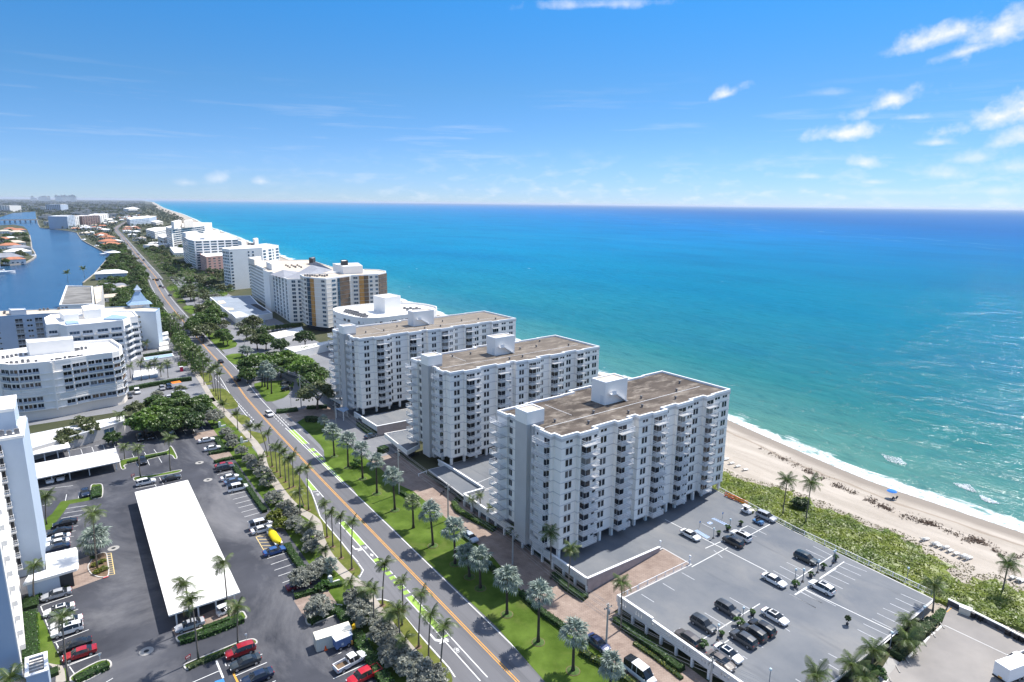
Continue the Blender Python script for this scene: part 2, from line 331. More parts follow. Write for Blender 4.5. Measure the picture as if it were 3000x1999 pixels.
def nodes_of(name):
    m = bpy.data.materials.new(name); m.use_nodes = True; nt = m.node_tree
    def node(t, **k):
        n = nt.nodes.new(t)
        for a, b in k.items(): setattr(n, a, b)
        return n
    def mth(op, *args, clamp=False):
        n = node('ShaderNodeMath', operation=op, use_clamp=clamp)
        for i, v in enumerate(args):
            if isinstance(v, (int, float)): n.inputs[i].default_value = v
            else: nt.links.new(v, n.inputs[i])
        return n.outputs[0]
    def mix(f, a, b):
        n = node('ShaderNodeMix', data_type='RGBA')
        for s, v in ((0, f), (6, a), (7, b)):
            if isinstance(v, tuple): n.inputs[s].default_value = (*v, 1)
            elif isinstance(v, (int, float)): n.inputs[s].default_value = v
            else: nt.links.new(v, n.inputs[s])
        return n.outputs[2]
    def noise(src, scale, detail=4, rough=.55, st=(1,1,1), rot=0, dist=0):
        mp = node('ShaderNodeMapping'); mp.inputs['Scale'].default_value = st; mp.inputs['Rotation'].default_value = (0,0,rot); nt.links.new(src, mp.inputs[0])
        n = node('ShaderNodeTexNoise'); n.inputs['Scale'].default_value = scale; n.inputs['Detail'].default_value = detail; n.inputs['Roughness'].default_value = rough; n.inputs['Distortion'].default_value = dist
        nt.links.new(mp.outputs[0], n.inputs['Vector']); return n.outputs[0]
    return m, nt, node, mth, mix, noise
def sstep(mth, x, a, b):
    return mth('MULTIPLY', mth('SUBTRACT', x, a), 1.0/(b-a), clamp=True)
def sea_material():
    m, nt, node, mth, mix, noise = nodes_of('sea_water'); L = nt.links; b = nt.nodes['Principled BSDF']
    uv = node('ShaderNodeUVMap', uv_map='shore'); sp = node('ShaderNodeSeparateXYZ'); L.new(uv.outputs[0], sp.inputs[0]); d, y = sp.outputs[0], sp.outputs[1]
    tc = node('ShaderNodeTexCoord'); O = tc.outputs['Object']
    lim = mth('ADD', 1250, mth('MULTIPLY', mth('MAXIMUM', y, 0.0), .55))
    big = noise(O, .0016, 5, .6, (1,.45,1)); mid = noise(O, .012, 5, .6, (1,.5,1)); strk = noise(O, .02, 4, .6, (1,.1,1), rot=-.12)
    t = mth('DIVIDE', d, lim); t = mth('ADD', t, mth('MULTIPLY', mth('SUBTRACT', big, .5), .35))
    yy = sstep(mth, y, 120, 900); t2 = noise(O, .0045, 5, .6, (1,.4,1))
    c = mix(sstep(mth, d, 5, 60), mix(yy, (.075,.20,.175), (.02,.23,.33)), mix(yy, (.022,.150,.152), (.0,.20,.345)))
    c = mix(sstep(mth, d, 45, 260), c, mix(yy, (.0,.138,.225), (.0,.185,.35)))
    c = mix(sstep(mth, t, .22, .75), c, mix(yy, (.0,.122,.275), (.0,.145,.38)))
    c = mix(sstep(mth, t, .75, 1.4), c, (.0,.095,.30))
    c = mix(sstep(mth, d, 4000, 16000), c, (.0,.092,.26))
    c = mix(mth('MULTIPLY', sstep(mth, mid, .45, .72), .35), c, (.0,.09,.19)); c = mix(mth('MULTIPLY', sstep(mth, t2, .48, .7), .3), c, (.0,.08,.24))
    wave_shade = noise(O, .22, 5, .62, (1,.34,1), rot=.2, dist=.5); c = mix(mth('MULTIPLY', mth('MULTIPLY', sstep(mth, wave_shade, .5, .72), sstep(mth, d, 700, 150)), .35), c, (.0,.07,.10)); c = mix(mth('MULTIPLY', mth('MULTIPLY', sstep(mth, wave_shade, .44, .28), sstep(mth, d, 700, 150)), .18), c, (.09,.26,.27))  # fine wave shading painted into the colour near shore, dark then pale
    c = mix(mth('MULTIPLY', mth('MULTIPLY', sstep(mth, strk, .58, .72), sstep(mth, d, 150, 600)), .12), c, (.12,.24,.32))
    # pale drift lines where the two waters meet
    q = mth('ADD', mth('SUBTRACT', t, .93), mth('MULTIPLY', mth('SUBTRACT', noise(O, .004, 5, .6, (1,.5,1)), .5), .16))
    ln = mth('MAXIMUM', mth('SUBTRACT', 1.0, mth('MULTIPLY', mth('ABSOLUTE', q), 90)), mth('SUBTRACT', 1.0, mth('MULTIPLY', mth('ABSOLUTE', mth('ADD', q, .10)), 120)), clamp=True)
    c = mix(mth('MULTIPLY', ln, mth('MULTIPLY', sstep(mth, noise(O, .03, 4, .6, (1,.3,1)), .42, .62), .30)), c, (.20,.34,.45))
    # foam at the water's edge and a few broken crests
    fn = noise(O, .16, 6, .62, (1,.35,1), dist=.6); fn2 = noise(O, .9, 5, .7, (1,.8,1)); fl = noise(O, .035, 3, .5)
    e1 = mth('ADD', d, mth('MULTIPLY', mth('SUBTRACT', fn, .5), 24)); w1 = mth('ADD', .5, mth('MULTIPLY', fl, 13.0))
    f1 = mth('MULTIPLY', mth('SUBTRACT', w1, e1), .35, clamp=True)
    f1 = mth('MULTIPLY', f1, mth('ADD', .25, mth('MULTIPLY', sstep(mth, fn2, .36, .60), .9)), clamp=True)
    cr = noise(O, .09, 5, .62, (1,.22,1), dist=.5); band = mth('MULTIPLY', sstep(mth, d, 10, 16), sstep(mth, d, 60, 34))
    f2 = mth('MULTIPLY', mth('MULTIPLY', sstep(mth, cr, .665, .72), band), sstep(mth, fn2, .35, .6))
    wc = noise(O, .11, 3, .5, (1,.4,1)); f3 = mth('MULTIPLY', sstep(mth, wc, .75, .79), sstep(mth, fn2, .4, .6)); f3 = mth('MULTIPLY', f3, .8)
    foam = mth('MAXIMUM', mth('MAXIMUM', f1, f2), f3, clamp=True)
    c = mix(foam, c, (.82,.84,.84))
    wv = noise(O, .10, 6, .62, (1,.42,1), rot=.25, dist=.4); wv2 = noise(O, .45, 5, .65, (1,.5,1), rot=-.1)
    hgt = mth('ADD', mth('MULTIPLY', wv, 2.4), mth('MULTIPLY', wv2, .6))
    bp = node('ShaderNodeBump'); bp.inputs['Strength'].default_value = .9; bp.inputs['Distance'].default_value = 1.0; L.new(hgt, bp.inputs['Height'])
    # water body light + a wave-broken mirror that grows towards grazing view
    df = node('ShaderNodeBsdfDiffuse'); gl = node('ShaderNodeBsdfGlossy'); gl.inputs['Roughness'].default_value = .13; lw = node('ShaderNodeLayerWeight'); ms = node('ShaderNodeMixShader'); out = [n for n in nt.nodes if n.type == 'OUTPUT_MATERIAL'][0]
    L.new(c, df.inputs[0]); L.new(bp.outputs[0], df.inputs['Normal']); L.new(bp.outputs[0], gl.inputs['Normal'])
    f = mth('ADD', .015, mth('MULTIPLY', mth('POWER', lw.outputs['Facing'], 4.0), .085)); L.new(mth('MULTIPLY', f, mth('SUBTRACT', 1.0, foam)), ms.inputs[0])
    L.new(df.outputs[0], ms.inputs[1]); L.new(gl.outputs[0], ms.inputs[2]); L.new(ms.outputs[0], out.inputs[0])
    return m
YS = list(range(-260, 260, 8))+list(range(260, 1000, 20))+list(range(1000, 4000, 100))+list(range(4000, 24000, 1000))+[24000, 30000, 40000, 60000, 90000]
grid_strip('sea', YS, [-2,0,2,5,9,14,20,30,45,65,100,150,220,320,480,700,1000,1500,2200,3300,5000,8000,14000,25000,50000,90000], lambda Y, D: np.zeros_like(Y), sea_material(), 'structure')
def sand_material():
    m, nt, node, mth, mix, noise = nodes_of('beach_sand'); L = nt.links; b = nt.nodes['Principled BSDF']
    uv = node('ShaderNodeUVMap', uv_map='shore'); sp = node('ShaderNodeSeparateXYZ'); L.new(uv.outputs[0], sp.inputs[0]); d = sp.outputs[0]
    tc = node('ShaderNodeTexCoord'); O = tc.outputs['Object']
    n = noise(O, .25, 7, .6, (1,.12,1)); n2 = noise(O, 1.2, 5, .6); n3 = noise(O, .1, 5, .6)
    c = mix(sstep(mth, n, .38, .66), (.345,.305,.255), (.46,.41,.35)); c = mix(mth('MULTIPLY', sstep(mth, n2, .4, .7), .35), c, (.46,.405,.35))
    c = mix(mth('MULTIPLY', sstep(mth, n3, .5, .7), .25), c, (.30,.25,.20))
    e = mth('ADD', d, mth('MULTIPLY', mth('SUBTRACT', noise(O, .09, 5, .6, (1,.4,1)), .5), 7))
    c = mix(mth('MULTIPLY', sstep(mth, e, -7, -3.5), .8), c, (.215,.185,.155))
    rk = mth('SUBTRACT', 1.0, mth('MULTIPLY', mth('ABSOLUTE', mth('ADD', e, 9.0)), 1.1), clamp=True)
    c = mix(mth('MULTIPLY', rk, .55), c, (.18,.13,.085))
    L.new(c, b.inputs['Base Color']); b.inputs['Roughness'].default_value = .9; b.inputs['Specular IOR Level'].default_value = .15
    bp = node('ShaderNodeBump'); bp.inputs['Strength'].default_value = .35; bp.inputs['Distance'].default_value = .25; L.new(n2, bp.inputs['Height']); L.new(bp.outputs[0], b.inputs['Normal'])
    return m
grid_strip('beach', [v for v in YS if v < 30000], [-58,-45,-34,-26,-20,-14,-9,-5,-2,3], lambda Y, D: np.clip(-D*.035, -.1, .9), sand_material(), 'structure')

# ---- land and the inland waterway
def flat(name, polys, z, material, kind='structure', **k):
    mb = MB()
    for p in polys: mb.poly([(q[0], q[1], z) for q in p])
    me = mb.mesh(name, material)
    fl = [p for p in me.polygons if p.normal.z < 0]
    if len(fl) == len(me.polygons): me.flip_normals()
    elif fl: 
        for p in fl: p.flip()
    return link(name, me, kind=kind, **k)
eshore = AL('S1', [(1060,1130),(1150,1060),(1210,1010),(1270,940),(1330,870),(1390,800),(1365,760),(1300,715),(1210,670),(1120,625),(1040,575),(1000,520),(985,490),(900,468),(800,455),(690,440),(590,432),(515,425),(490,385),(480,350),(465,300),(450,215)])
eshore = [xy(p) for p in eshore]
wshore = [xy(p) for p in AL('S1', [(160,235),(150,290),(140,330),(0,350)])]
south_bank = [(-400,500),(-60,498),(-10,500),(8,540)]
east_land = south_bank + eshore + [(-60,6200),(-30,9000),(2200,24000),(6000,60000)] + [(float(shore(y))-50, y) for y in (24000,20000,12000,8000,5700,4400,3300,2600,2100,1700,1460,1200,900,700,500,380,280,200,140,90,40,0,-200,-420)] + [(-400,-420)]
west_far = [(-75,4740),(-163,4226),(-170,3300),(-190,2560),(-900,2500),(-6000,3000),(-40000,20000),(-40000,60000),(6000,60000),(2200,24000),(-30,9000),(-60,6200)]
flat('ground', [east_land, west_far], 0.0, M_LAND)
isl = [xy(p) for p in AL('S1', [(0,905),(120,900),(270,885),(350,860),(420,820),(455,790),(440,740),(405,690),(395,600),(380,520),(350,450),(300,410),(180,385),(0,395)])] + [(-900,2000),(-900,930)]
def water_material():
    m, nt, node, mth, mix, noise = nodes_of('canal_water'); L = nt.links; b = nt.nodes['Principled BSDF']
    O = node('ShaderNodeTexCoord').outputs['Object']; n = noise(O, .02, 5, .6, (1,.35,1), rot=.5)
    L.new(mix(sstep(mth, n, .35, .68), (.010,.050,.115), (.018,.078,.160)), b.inputs['Base Color']); b.inputs['Roughness'].default_value = .2; b.inputs['Specular IOR Level'].default_value = .22
    w = noise(O, .16, 6, .65, (1,.6,1)); bp = node('ShaderNodeBump'); bp.inputs['Strength'].default_value = .45; bp.inputs['Distance'].default_value = 1.0; L.new(w, bp.inputs['Height']); L.new(bp.outputs[0], b.inputs['Normal'])
    return m
wm = MB().poly([(-3000,440,-1.0),(120,440,-1.0),(120,2200,-1.0),(40,9000,-1.0),(-3000,9000,-1.0)]); wo = wm.obj('waterway', water_material(), kind='structure')
flat('island_ground', [isl], 0.05, M_LAND)
M_SEAWALL = mat('seawall', (.36,.33,.29), var=.2, scale=.1)
mb = MB(); wallrun(mb, eshore[:-1], 1.2, -1.5, .45); mb.obj('seawall', M_SEAWALL, label='low pale concrete seawall along the east bank of the blue waterway', cat='seawall')
mb = MB(); wallrun(mb, isl[1:10], 1.6, -1.5, .55); mb.obj('seawall', M_SEAWALL, label='pale seawall curving round the tip of the house lined island', cat='seawall')

# ---- roads
rc = [(52.9,-60),(52.9,30),(52.9,120),(53.0,180),(54.0,250)] + [xy(A(*q)) for q in [('S6',520,400),('S6',160,0),('S4',330,220),('S4',205,0),('S1',2005,1080),('S1',1850,890),('S1',1715,730),('S1',1610,600),('S1',1530,505),('S1',1478,440)]]
_last = rc[-1]; rc += [(_last[0]+34, _last[1]+300), (_last[0]+90, _last[1]+700), (_last[0]+210, _last[1]+1400)]
RC = smooth_path(rc, 8)
def cut(path, y0, y1): return [p for p in path if y0 <= p[1] <= y1]
def off_path(path, d):
    P = [Vector(p) for p in path]; out = []
    for i, p in enumerate(P):
        t = (P[min(i+1,len(P)-1)]-P[max(i-1,0)]).normalized(); out.append((p.x+t.y*d, p.y-t.x*d))
    return out
mb = MB(); ribbon(mb, off_path(cut(RC, -200, 345), -1.2), 16.6, .012); ribbon(mb, off_path(cut(RC, 335, 9000), -.2), 11.0, .011); road = mb.obj('road', M_ROAD, kind='structure')
flat('turning_lane', [[(35,-60),(46,-60),(46,262),(35,262)]], .008, M_DRIVE)
def marks(name, segs, w, z, material, parent=None, **k):
    mb = MB()
    for a, b in segs:
        a, b = Vector(xy(a)), Vector(xy(b)); t = (b-a).normalized(); n = Vector((-t.y, t.x))*(w/2)
        mb.poly([(a.x-n.x,a.y-n.y,z),(b.x-n.x,b.y-n.y,z),(b.x+n.x,b.y+n.y,z),(a.x+n.x,a.y+n.y,z)])
    return mb.obj(name, material, parent, **k)
mb = MB(); ribbon(mb, off_path(RC, -.19), .16, .02); ribbon(mb, off_path(RC, .19), .16, .02); mb.obj('yellow_centre_line', M_YEL, road)
mb = MB(); ribbon(mb, off_path(cut(RC, -60, 1500), 4.35), .2, .02); mb.obj('white_edge_line', M_WHITE, road)
mb = MB(); ribbon(mb, off_path(cut(RC, 215, 1500), -4.6), .2, .02); mb.obj('white_edge_line', M_WHITE, road)
# west kerb line, bike lane
wk = [xy(p) for p in AL('Y4', [(0,375),(60,460),(100,565),(150,700),(200,860),(290,970),(400,1100),(520,1240),(680,1440),(790,1568)])] + [xy(A('R2',880,880)), xy(A('R2',912,925)), xy(A('R2',890,965))]
mb = MB(); ribbon(mb, wk, .22, .03); mb.obj('white_edge_line', M_WHITE, road)
wk2 = [xy(p) for p in AL('Y5', [(0,822),(110,815),(250,862)])]; wk3 = [xy(p) for p in AL('Y5', [(430,1060),(670,1350),(860,1568)])] + [xy(A('R2',1400,1480)), xy(A('R2',1440,1540))]
mb = MB(); ribbon(mb, smooth_path(wk2,4), .22, .03); ribbon(mb, wk3, .22, .03); mb.obj('white_edge_line', M_WHITE, road)
GX0, GX1 = A('Y4',520,1000).x, A('Y4',640,960).x
gl = Vector(xy(A('Y5',700,1050))); 
def lane_band(x0, x1, y0, y1, z=.018): return [(x0,y0,z),(x1,y0,z),(x1,y1,z),(x0,y1,z)]
bx0, bx1 = A('Y4',800,1290).x, A('Y4',900,1295).x
def ys(r, *pts): return [A(r, x, y).y for x, y in pts]
y_a, y_b = ys('Y4', (560,930), (850,1290)); y_c, y_d = ys('Y4', (1050,1480), (1105,1568)); y_e, y_f = ys('Y5', (520,770), (840,1180)); y_g = A('Y5',1000,1330).y
def green(name, bands, parent=road):
    for b in bands: MB().poly(b).obj(name, M_GREEN, parent)
green('green_bike_lane', [lane_band(bx0,bx1,y_b,y_a), lane_band(bx0,bx1,y_f-3,y_e), lane_band(bx0,bx1,y_g-1,y_f-5)])
st0, st1 = A('Y4',1050,1500).y, A('Y5',500,770).y
nb = 8; stp = (st0-st1)/nb
green('green_bike_lane', [lane_band(bx0,bx1,st0-(k+.62)*stp,st0-k*stp) for k in range(nb)])
lines = [((bx0-.12,y_b-9),(bx0-.12,y_a)), ((bx1+.12,y_b-9),(bx1+.12,y_a)), ((bx0-.12,y_g-14),(bx0-.12,y_e)), ((bx1+.12,y_g-14),(bx1+.12,y_e))]
lines += [((bx1+.12,st0-(k+.62)*stp),(bx1+.12,st0-k*stp)) for k in range(nb)]
lines += [((bx0-.12,y_g-14-k*2.2),(bx0-.12,y_g-15.1-k*2.2)) for k in range(1,9)] + [((bx1+.12,y_g-14-k*2.2),(bx1+.12,y_g-15.1-k*2.2)) for k in range(1,9)]
marks('white_lane_line', lines, .2, .022, M_WHITE, road)
# upper west bike lane beside the lawn, and the east one
def polyz(r, pts, z): return [tuple(A(r, x, y, z)) for x, y in pts]
green('green_bike_lane', [polyz('Y4',[(0,390),(75,455),(150,450),(10,290),(-20,270)],.018)])
marks('white_lane_line', [(A('Y4',10,285),A('Y4',165,465)),(A('Y4',88,480),A('Y4',180,470)),(A('Y4',175,470),A('Y4',250,560))], .2, .022, M_WHITE, road)
ex0, ex1 = A('S6',1475,1325).x, A('S6',1540,1308).x; ey0, ey1 = A('S6',1500,1310).y, A('S6',1330,1130).y
green('green_bike_lane', [lane_band(ex0,ex1,ey0,ey1)])
q = [('S6',1580,1390),('S6',1620,1430),('S6',1650,1475),('R2',655,290),('R2',700,330),('R2',740,370),('R2',775,400),('R2',810,428)]
prev = A('S6',1555,1375).y; last = A('Y4',545,340).y
nb2 = 7; stp2 = (prev-last)/nb2
green('green_bike_lane', [lane_band(ex0,ex1,prev-(k+(.6 if k < 3 else .85))*stp2,prev-k*stp2) for k in range(nb2)])
marks('white_lane_line', [((ex0-.12,last-.5),(ex0-.12,ey1+3)),((ex1+.12,ey0-1),(ex1+.12,ey1+3)),((ex1+.12,last),(ex1+.12,prev))], .2, .022, M_WHITE, road)
marks('white_lane_line', [((ex0-.1, ey1+3+k*2.6),(ex0-.1, ey1+4.3+k*2.6)) for k in range(1,8)] + [((ex1+.1, ey1+3+k*2.6),(ex1+.1, ey1+4.3+k*2.6)) for k in range(1,8)], .2, .022, M_WHITE, road)
_x = A('S6',700,850).x
marks('white_lane_line', [((_x, 225+k*3.1),(_x, 227+k*3.1)) for k in range(22)], .2, .024, M_WHITE, road)
# painted bicycle signs, arrows
def bike_sign(x, y, s=1.0, z=.026):
    mb = MB()
    for cx in (-.55, .55):
        ring = [(x+.38*s*math.cos(a*.5236), y+cx*s+.38*s*math.sin(a*.5236)) for a in range(13)]; ribbon(mb, ring, .12*s, z)
    for a, b in [((0,-.55),(.5,-.1)),((.5,-.1),(0,.1)),((0,.1),(0,-.55)),((.5,-.1),(.55,.45)),((.55,.45),(0,.55)),((.55,.45),(.8,.4)),((.5,-.1),(.72,-.2))]:
        ribbon(mb, [(x+a[0]*s, y+a[1]*s), (x+b[0]*s, y+b[1]*s)], .11*s, z+.001)
    return mb.obj('bicycle_marking', M_WHITE, road)
def arrow_sign(x, y, pts, s=1.0, z=.026):
    return MB().poly([(x+a*s, y+b*s, z) for a, b in pts]).obj('arrow_marking', M_WHITE, road)
p = A('Y4',160,520); bike_sign(p.x, p.y, .8); p = A('Y4',890,1335); bike_sign(p.x, p.y, .7); p = A('Y4',990,1445); arrow_sign(p.x, p.y, [(-.5,-.2),(0,.9),(.5,-.2),(.2,-.2),(.2,-.8),(-.2,-.8),(-.2,-.2)], .8)
TURN = [(-.15,-1.6),(.2,-1.6),(.2,.3),(.9,1.0),(1.3,.6),(1.4,2.0),(.1,1.9),(.5,1.45),(-.15,.7)]
p = A('Y4',720,1340); arrow_sign(p.x, p.y, [(a,-b) for a, b in TURN], .9); p = A('Y5',895,1420); arrow_sign(p.x, p.y, [(a,-b) for a, b in TURN], .95)
p = A('R2',1390,1325); arrow_sign(p.x, p.y, [(-.5,-.2),(0,.9),(.5,-.2),(.2,-.2),(.2,-.8),(-.2,-.8),(-.2,-.2)], .8); p = A('R2',1448,1385); bike_sign(p.x, p.y, .7)
p = A('S6',1430,1135); bike_sign(p.x, p.y, .7)
# crossing dashes far up the road
marks('white_lane_line', [(A('S4',600+k*30,595-k*2),A('S4',608+k*30,608-k*2)) for k in range(4)], .5, .024, M_WHITE, road)

# ---- pavements, drives, lots
flat('driveway', [[(58.6,-60),(78.5,-60),(78.5,175),(60,175)]], .006, M_PAVE)
flat('driveway', [[(58.5,170),(82,170),(104,190),(112,300),(112,700),(90,720),(66,420)]], .007, M_DRIVE)
flat('driveway', [polyz('S6',[(1370,1035),(1250,930),(1510,850),(1560,858),(1800,835),(1870,890),(1890,1000),(1640,990),(1490,980)],0)], .016, M_PAVE)
flat('parking_lot', [[(-60,60),(36.5,60),(36.5,248),(-60,240)]], .010, M_ASPH)
flat('parking_lot', [[(-30,262),(46,262),(46,430),(-30,430)]], .010, M_DRIVE)
flat('entrance_apron', [polyz('S6',[(65,1185),(450,1105),(560,1160),(100,1262)],0)], .018, M_PAVE)
flat('entrance_apron', [polyz('S6',[(258,1450),(560,1390),(680,1440),(345,1525)],0)], .018, M_PAVE)
flat('entrance_apron', [polyz('R2',[(512,1100),(650,1045),(800,1000),(850,970),(900,1000),(820,1060),(760,1115),(610,1165),(578,1205)],0)], .018, M_PAVE)
flat('entrance_apron', [polyz('S7',[(650,620),(715,445),(850,395),(815,470),(840,570),(945,612),(668,715)],0)], .018, M_PAVE)
walk = [xy(p) for p in AL('R2', [(285,190),(345,330),(400,415),(470,510),(540,578),(600,612),(645,655),(660,735),(700,825),(760,900),(830,968),(895,1015),(985,1140),(1080,1270),(1180,1390),(1260,1480),(1340,1575)])]
walk = [(walk[0][0]-2.0, 262)] + walk
mb = MB(); ribbon(mb, smooth_path(walk, 4), 2.1, .05); mb.obj('sidewalk', M_WALK, kind='structure')
walk2 = [xy(p) for p in AL('S4', [(880,1400),(790,1240),(700,1100),(620,1000),(545,895),(490,800)])]
mb = MB(); ribbon(mb, smooth_path(walk2, 4), 2.0, .05); mb.obj('sidewalk', M_WALK, kind='structure')
_lz = [0.034]
def lawn(r, pts, z=None, m=None, k=4, kerb=None):
    _lz[0] += .0012; z = _lz[0] if z is None else z
    P = smooth_path([xy(A(r, x, y)) for x, y in pts], k, True) if k > 1 else [xy(A(r, x, y)) for x, y in pts]
    o = flat('lawn', [P], z, m or M_GRASS)
    if kerb:
        mb = MB(); wallrun(mb, inset(P, -kerb/2), kerb, .0, .13, closed=True); mb.obj('kerb', M_KERB, o)
    return o
# east median lawn
le = [A('S6',1395,1035),A('S6',1560,1190),A('S6',1690,1320),A('S6',1735,1390),A('S6',1745,1480),A('S6',1775,1568),A('Y4',400,130),A('Y4',585,330),A('Y4',710,440),A('Y4',775,540),A('Y4',950,690),A('Y4',1050,790),A('Y4',1330,1050),A('Y4',1568,1290),A('R3',500,1250),A('R3',780,1568)]
le = [xy(p) for p in le] + [(59.7,20),(59.7,-60),(67.0,-60),(67.0,30)] + [xy(p) for p in AL('R3', [(1100,1400),(890,1240),(640,1040),(480,850),(300,700),(130,560),(20,470)])] + [xy(p) for p in [A('R2',1110,430),A('R2',1010,340),A('R2',860,230),A('R2',740,120),A('S6',1640,1000),A('S6',1490,980)]]
flat('lawn', [le], .035, M_GRASS)
lawn('R2', [(975,1105),(1040,1100),(1075,1120),(1145,1185),(1300,1380),(1405,1500),(1420,1575),(1345,1575),(1265,1470),(1110,1295),(1000,1150)], m=M_GRASSD, k=3)
lawn('R2', [(305,255),(405,242),(470,285),(545,385),(600,470),(622,510),(640,575),(668,625),(760,740),(868,880),(898,925),(880,958),(830,948),(785,905),(735,840),(680,760),(668,700),(650,640),(600,600),(540,565),(480,505),(410,412),(355,330)], m=M_GRASSD, k=2)
for r, p in [('S6',[(440,965),(600,930),(740,950),(800,1000),(750,1045),(640,1080),(570,1095),(480,1040)]),('S6',[(680,1160),(800,1145),(960,1190),(1010,1265),(900,1320),(790,1345),(690,1290)]),
    ('S6',[(240,625),(440,605),(520,650),(600,745),(645,825),(590,862),(480,866),(380,840),(310,745)]),('S6',[(215,532),(300,525),(320,545),(235,562)]),('S6',[(140,420),(265,405),(305,440),(310,500),(205,520)]),('S6',[(20,275),(170,262),(205,340),(75,362)])]:
    lawn(r, p, m=M_GRASSD, k=3)
for p in [[(1350,1195),(1560,1160),(1810,1175),(1740,1320),(1640,1375),(1490,1400),(1400,1285)],[(1020,875),(1180,845),(1250,880),(1215,965),(1115,970)],[(765,585),(890,570),(930,640),(1130,700),(1140,770),(980,805),(920,765),(840,680)],
    [(625,425),(740,415),(860,525),(750,552),(690,500)],[(528,315),(640,295),(770,370),(620,392)],[(468,238),(550,230),(565,262),(490,272)],[(418,155),(500,138),(545,200),(448,212)],[(348,82),(450,65),(475,112),(378,128)],[(900,150),(1030,140),(1040,175),(890,190)],[(1190,1060),(1390,1050),(1400,1130),(1240,1140)]]:
    lawn('S4', p, k=2)
lawn('S4', [(560,645),(600,650),(640,720),(640,765),(600,765)], k=2); lawn('S4', [(560,820),(605,850),(610,880),(560,870)], k=2); lawn('S4', [(480,940),(580,945),(575,990),(480,990)], k=2)
# west lot greens
flat('lawn', [[(36.3,60),(43,60),(43,262),(36.3,262)]], .022, M_GRASS)
flat('lawn', [polyz('R1',[(240,700),(290,690),(345,620),(400,545),(530,520),(530,500),(440,515),(350,530),(300,600),(235,650)],0)], .036, M_GRASS)
flat('lawn', [polyz('Y2',[(395,770),(450,760),(530,920),(600,1100),(690,1300),(710,1365),(640,1365),(540,1340),(400,1290),(385,1200),(400,1000)],0)], .036, M_GRASS)
flat('path', [polyz('Y2',[(540,1345),(640,1365),(715,1375),(745,1440),(760,1568),(640,1568),(645,1450),(600,1390)],0)], .04, M_WALK)
flat('lawn', [polyz('Y2',[(735,1410),(770,1400),(790,1568),(745,1568)],0)], .036, M_GRASS)
# ================================================================== buildings
M_WALL = mat('white_stucco', (.88,.85,.80), rough=.8, var=.035, scale=.15, det=8)
M_WALLB = mat('blue_and_shade_stucco', (.44,.52,.62), rough=.8, var=.05, scale=.12, det=8)  # blue paint of some blocks, and shade coloured into the left tower's walls
M_CREAM = mat('cream_stucco', (.74,.68,.60), rough=.8, var=.05, scale=.12)
M_PINK = mat('pink_stucco', (.60,.36,.30), rough=.85, var=.08, scale=.1)
M_GREYW = mat('grey_stucco', (.50,.49,.48), rough=.85, var=.06, scale=.2)
M_BAND = mat('slab_edge_shadow', (.60,.59,.58), rough=.85, var=.06, scale=.3)  # greyer than the wall, to paint the shadow line under each floor band
M_SLAB = mat('balcony_slab', (.50,.50,.50), rough=.85, var=.08)
M_COPE = mat('white_coping', (.85,.85,.84), rough=.7, var=.03)
M_RAIL = mat('white_rail', (.80,.80,.80), rough=.6, var=.03)
M_GLASS = mat('window_glass', (.013,.018,.026), rough=.1, var=.4, scale=.35, spec=.3, rvar=.6)
def blinds(m):
    nt = m.node_tree; N, L = nt.nodes, nt.links; b = N['Principled BSDF']; old = b.inputs['Base Color'].links[0].from_socket; oi = N.new('ShaderNodeObjectInfo'); g = N.new('ShaderNodeMapRange'); g.inputs[1].default_value = .84; g.inputs[2].default_value = 1.0; g.inputs[4].default_value = .8
    L.new(oi.outputs['Random'], g.inputs[0]); mx = N.new('ShaderNodeMix'); mx.data_type = 'RGBA'; L.new(g.outputs[0], mx.inputs[0]); L.new(old, mx.inputs[6]); mx.inputs[7].default_value = (.26,.25,.23,1); L.new(mx.outputs[2], b.inputs['Base Color'])
blinds(M_GLASS)
M_BGLASS = mat('blue_glass', (.045,.085,.13), rough=.15, var=.4, scale=.3, spec=.5, rvar=.5)
M_FRAME = mat('window_frame', (.74,.74,.73), rough=.6, var=.04)
M_DARK = mat('dark_and_garage_shade', (.05,.052,.055), rough=.9, var=.2)  # near-black: shade painted into garage boxes, plain dark colour on other parts
M_AMBER = mat('amber_panel', (.50,.26,.08), rough=.6, var=.2, scale=.25)
M_BRONZE = mat('bronze_glass', (.16,.10,.06), rough=.3, var=.35, scale=.3, spec=.5)
M_WROOF = mat('white_roof', (.84,.82,.78), rough=.85, var=.05, scale=.12, det=8)
M_TANROOF = mat('tan_roof', (.58,.50,.40), rough=.9, var=.15, scale=.12, det=8)
worn(M_WROOF, (.62,.59,.54), (1,.4,1), .54, .75, .5, .12)
M_GREYROOF = mat('grey_roof', (.27,.28,.31), rough=.85, var=.12, scale=.15)
M_DKROOF = mat('weathered_dark_roof', (.17,.165,.155), rough=.9, var=.35, scale=.09, det=9, col2=(.30,.29,.27))
M_BLUROOF = mat('blue_metal_roof', (.30,.43,.58), rough=.5, var=.08, scale=.3)
M_BLDECK = mat('blue_grey_deck', (.27,.31,.36), rough=.8, var=.12, scale=.1)
M_MECH = mat('condenser_grey', (.20,.20,.21), rough=.7, var=.3, scale=1.0)
M_TERRA = mat('terracotta_roof', (.45,.19,.11), rough=.85, var=.2, scale=.4)
M_CORR = mat('cream_container', (.66,.62,.52), rough=.6, var=.08)
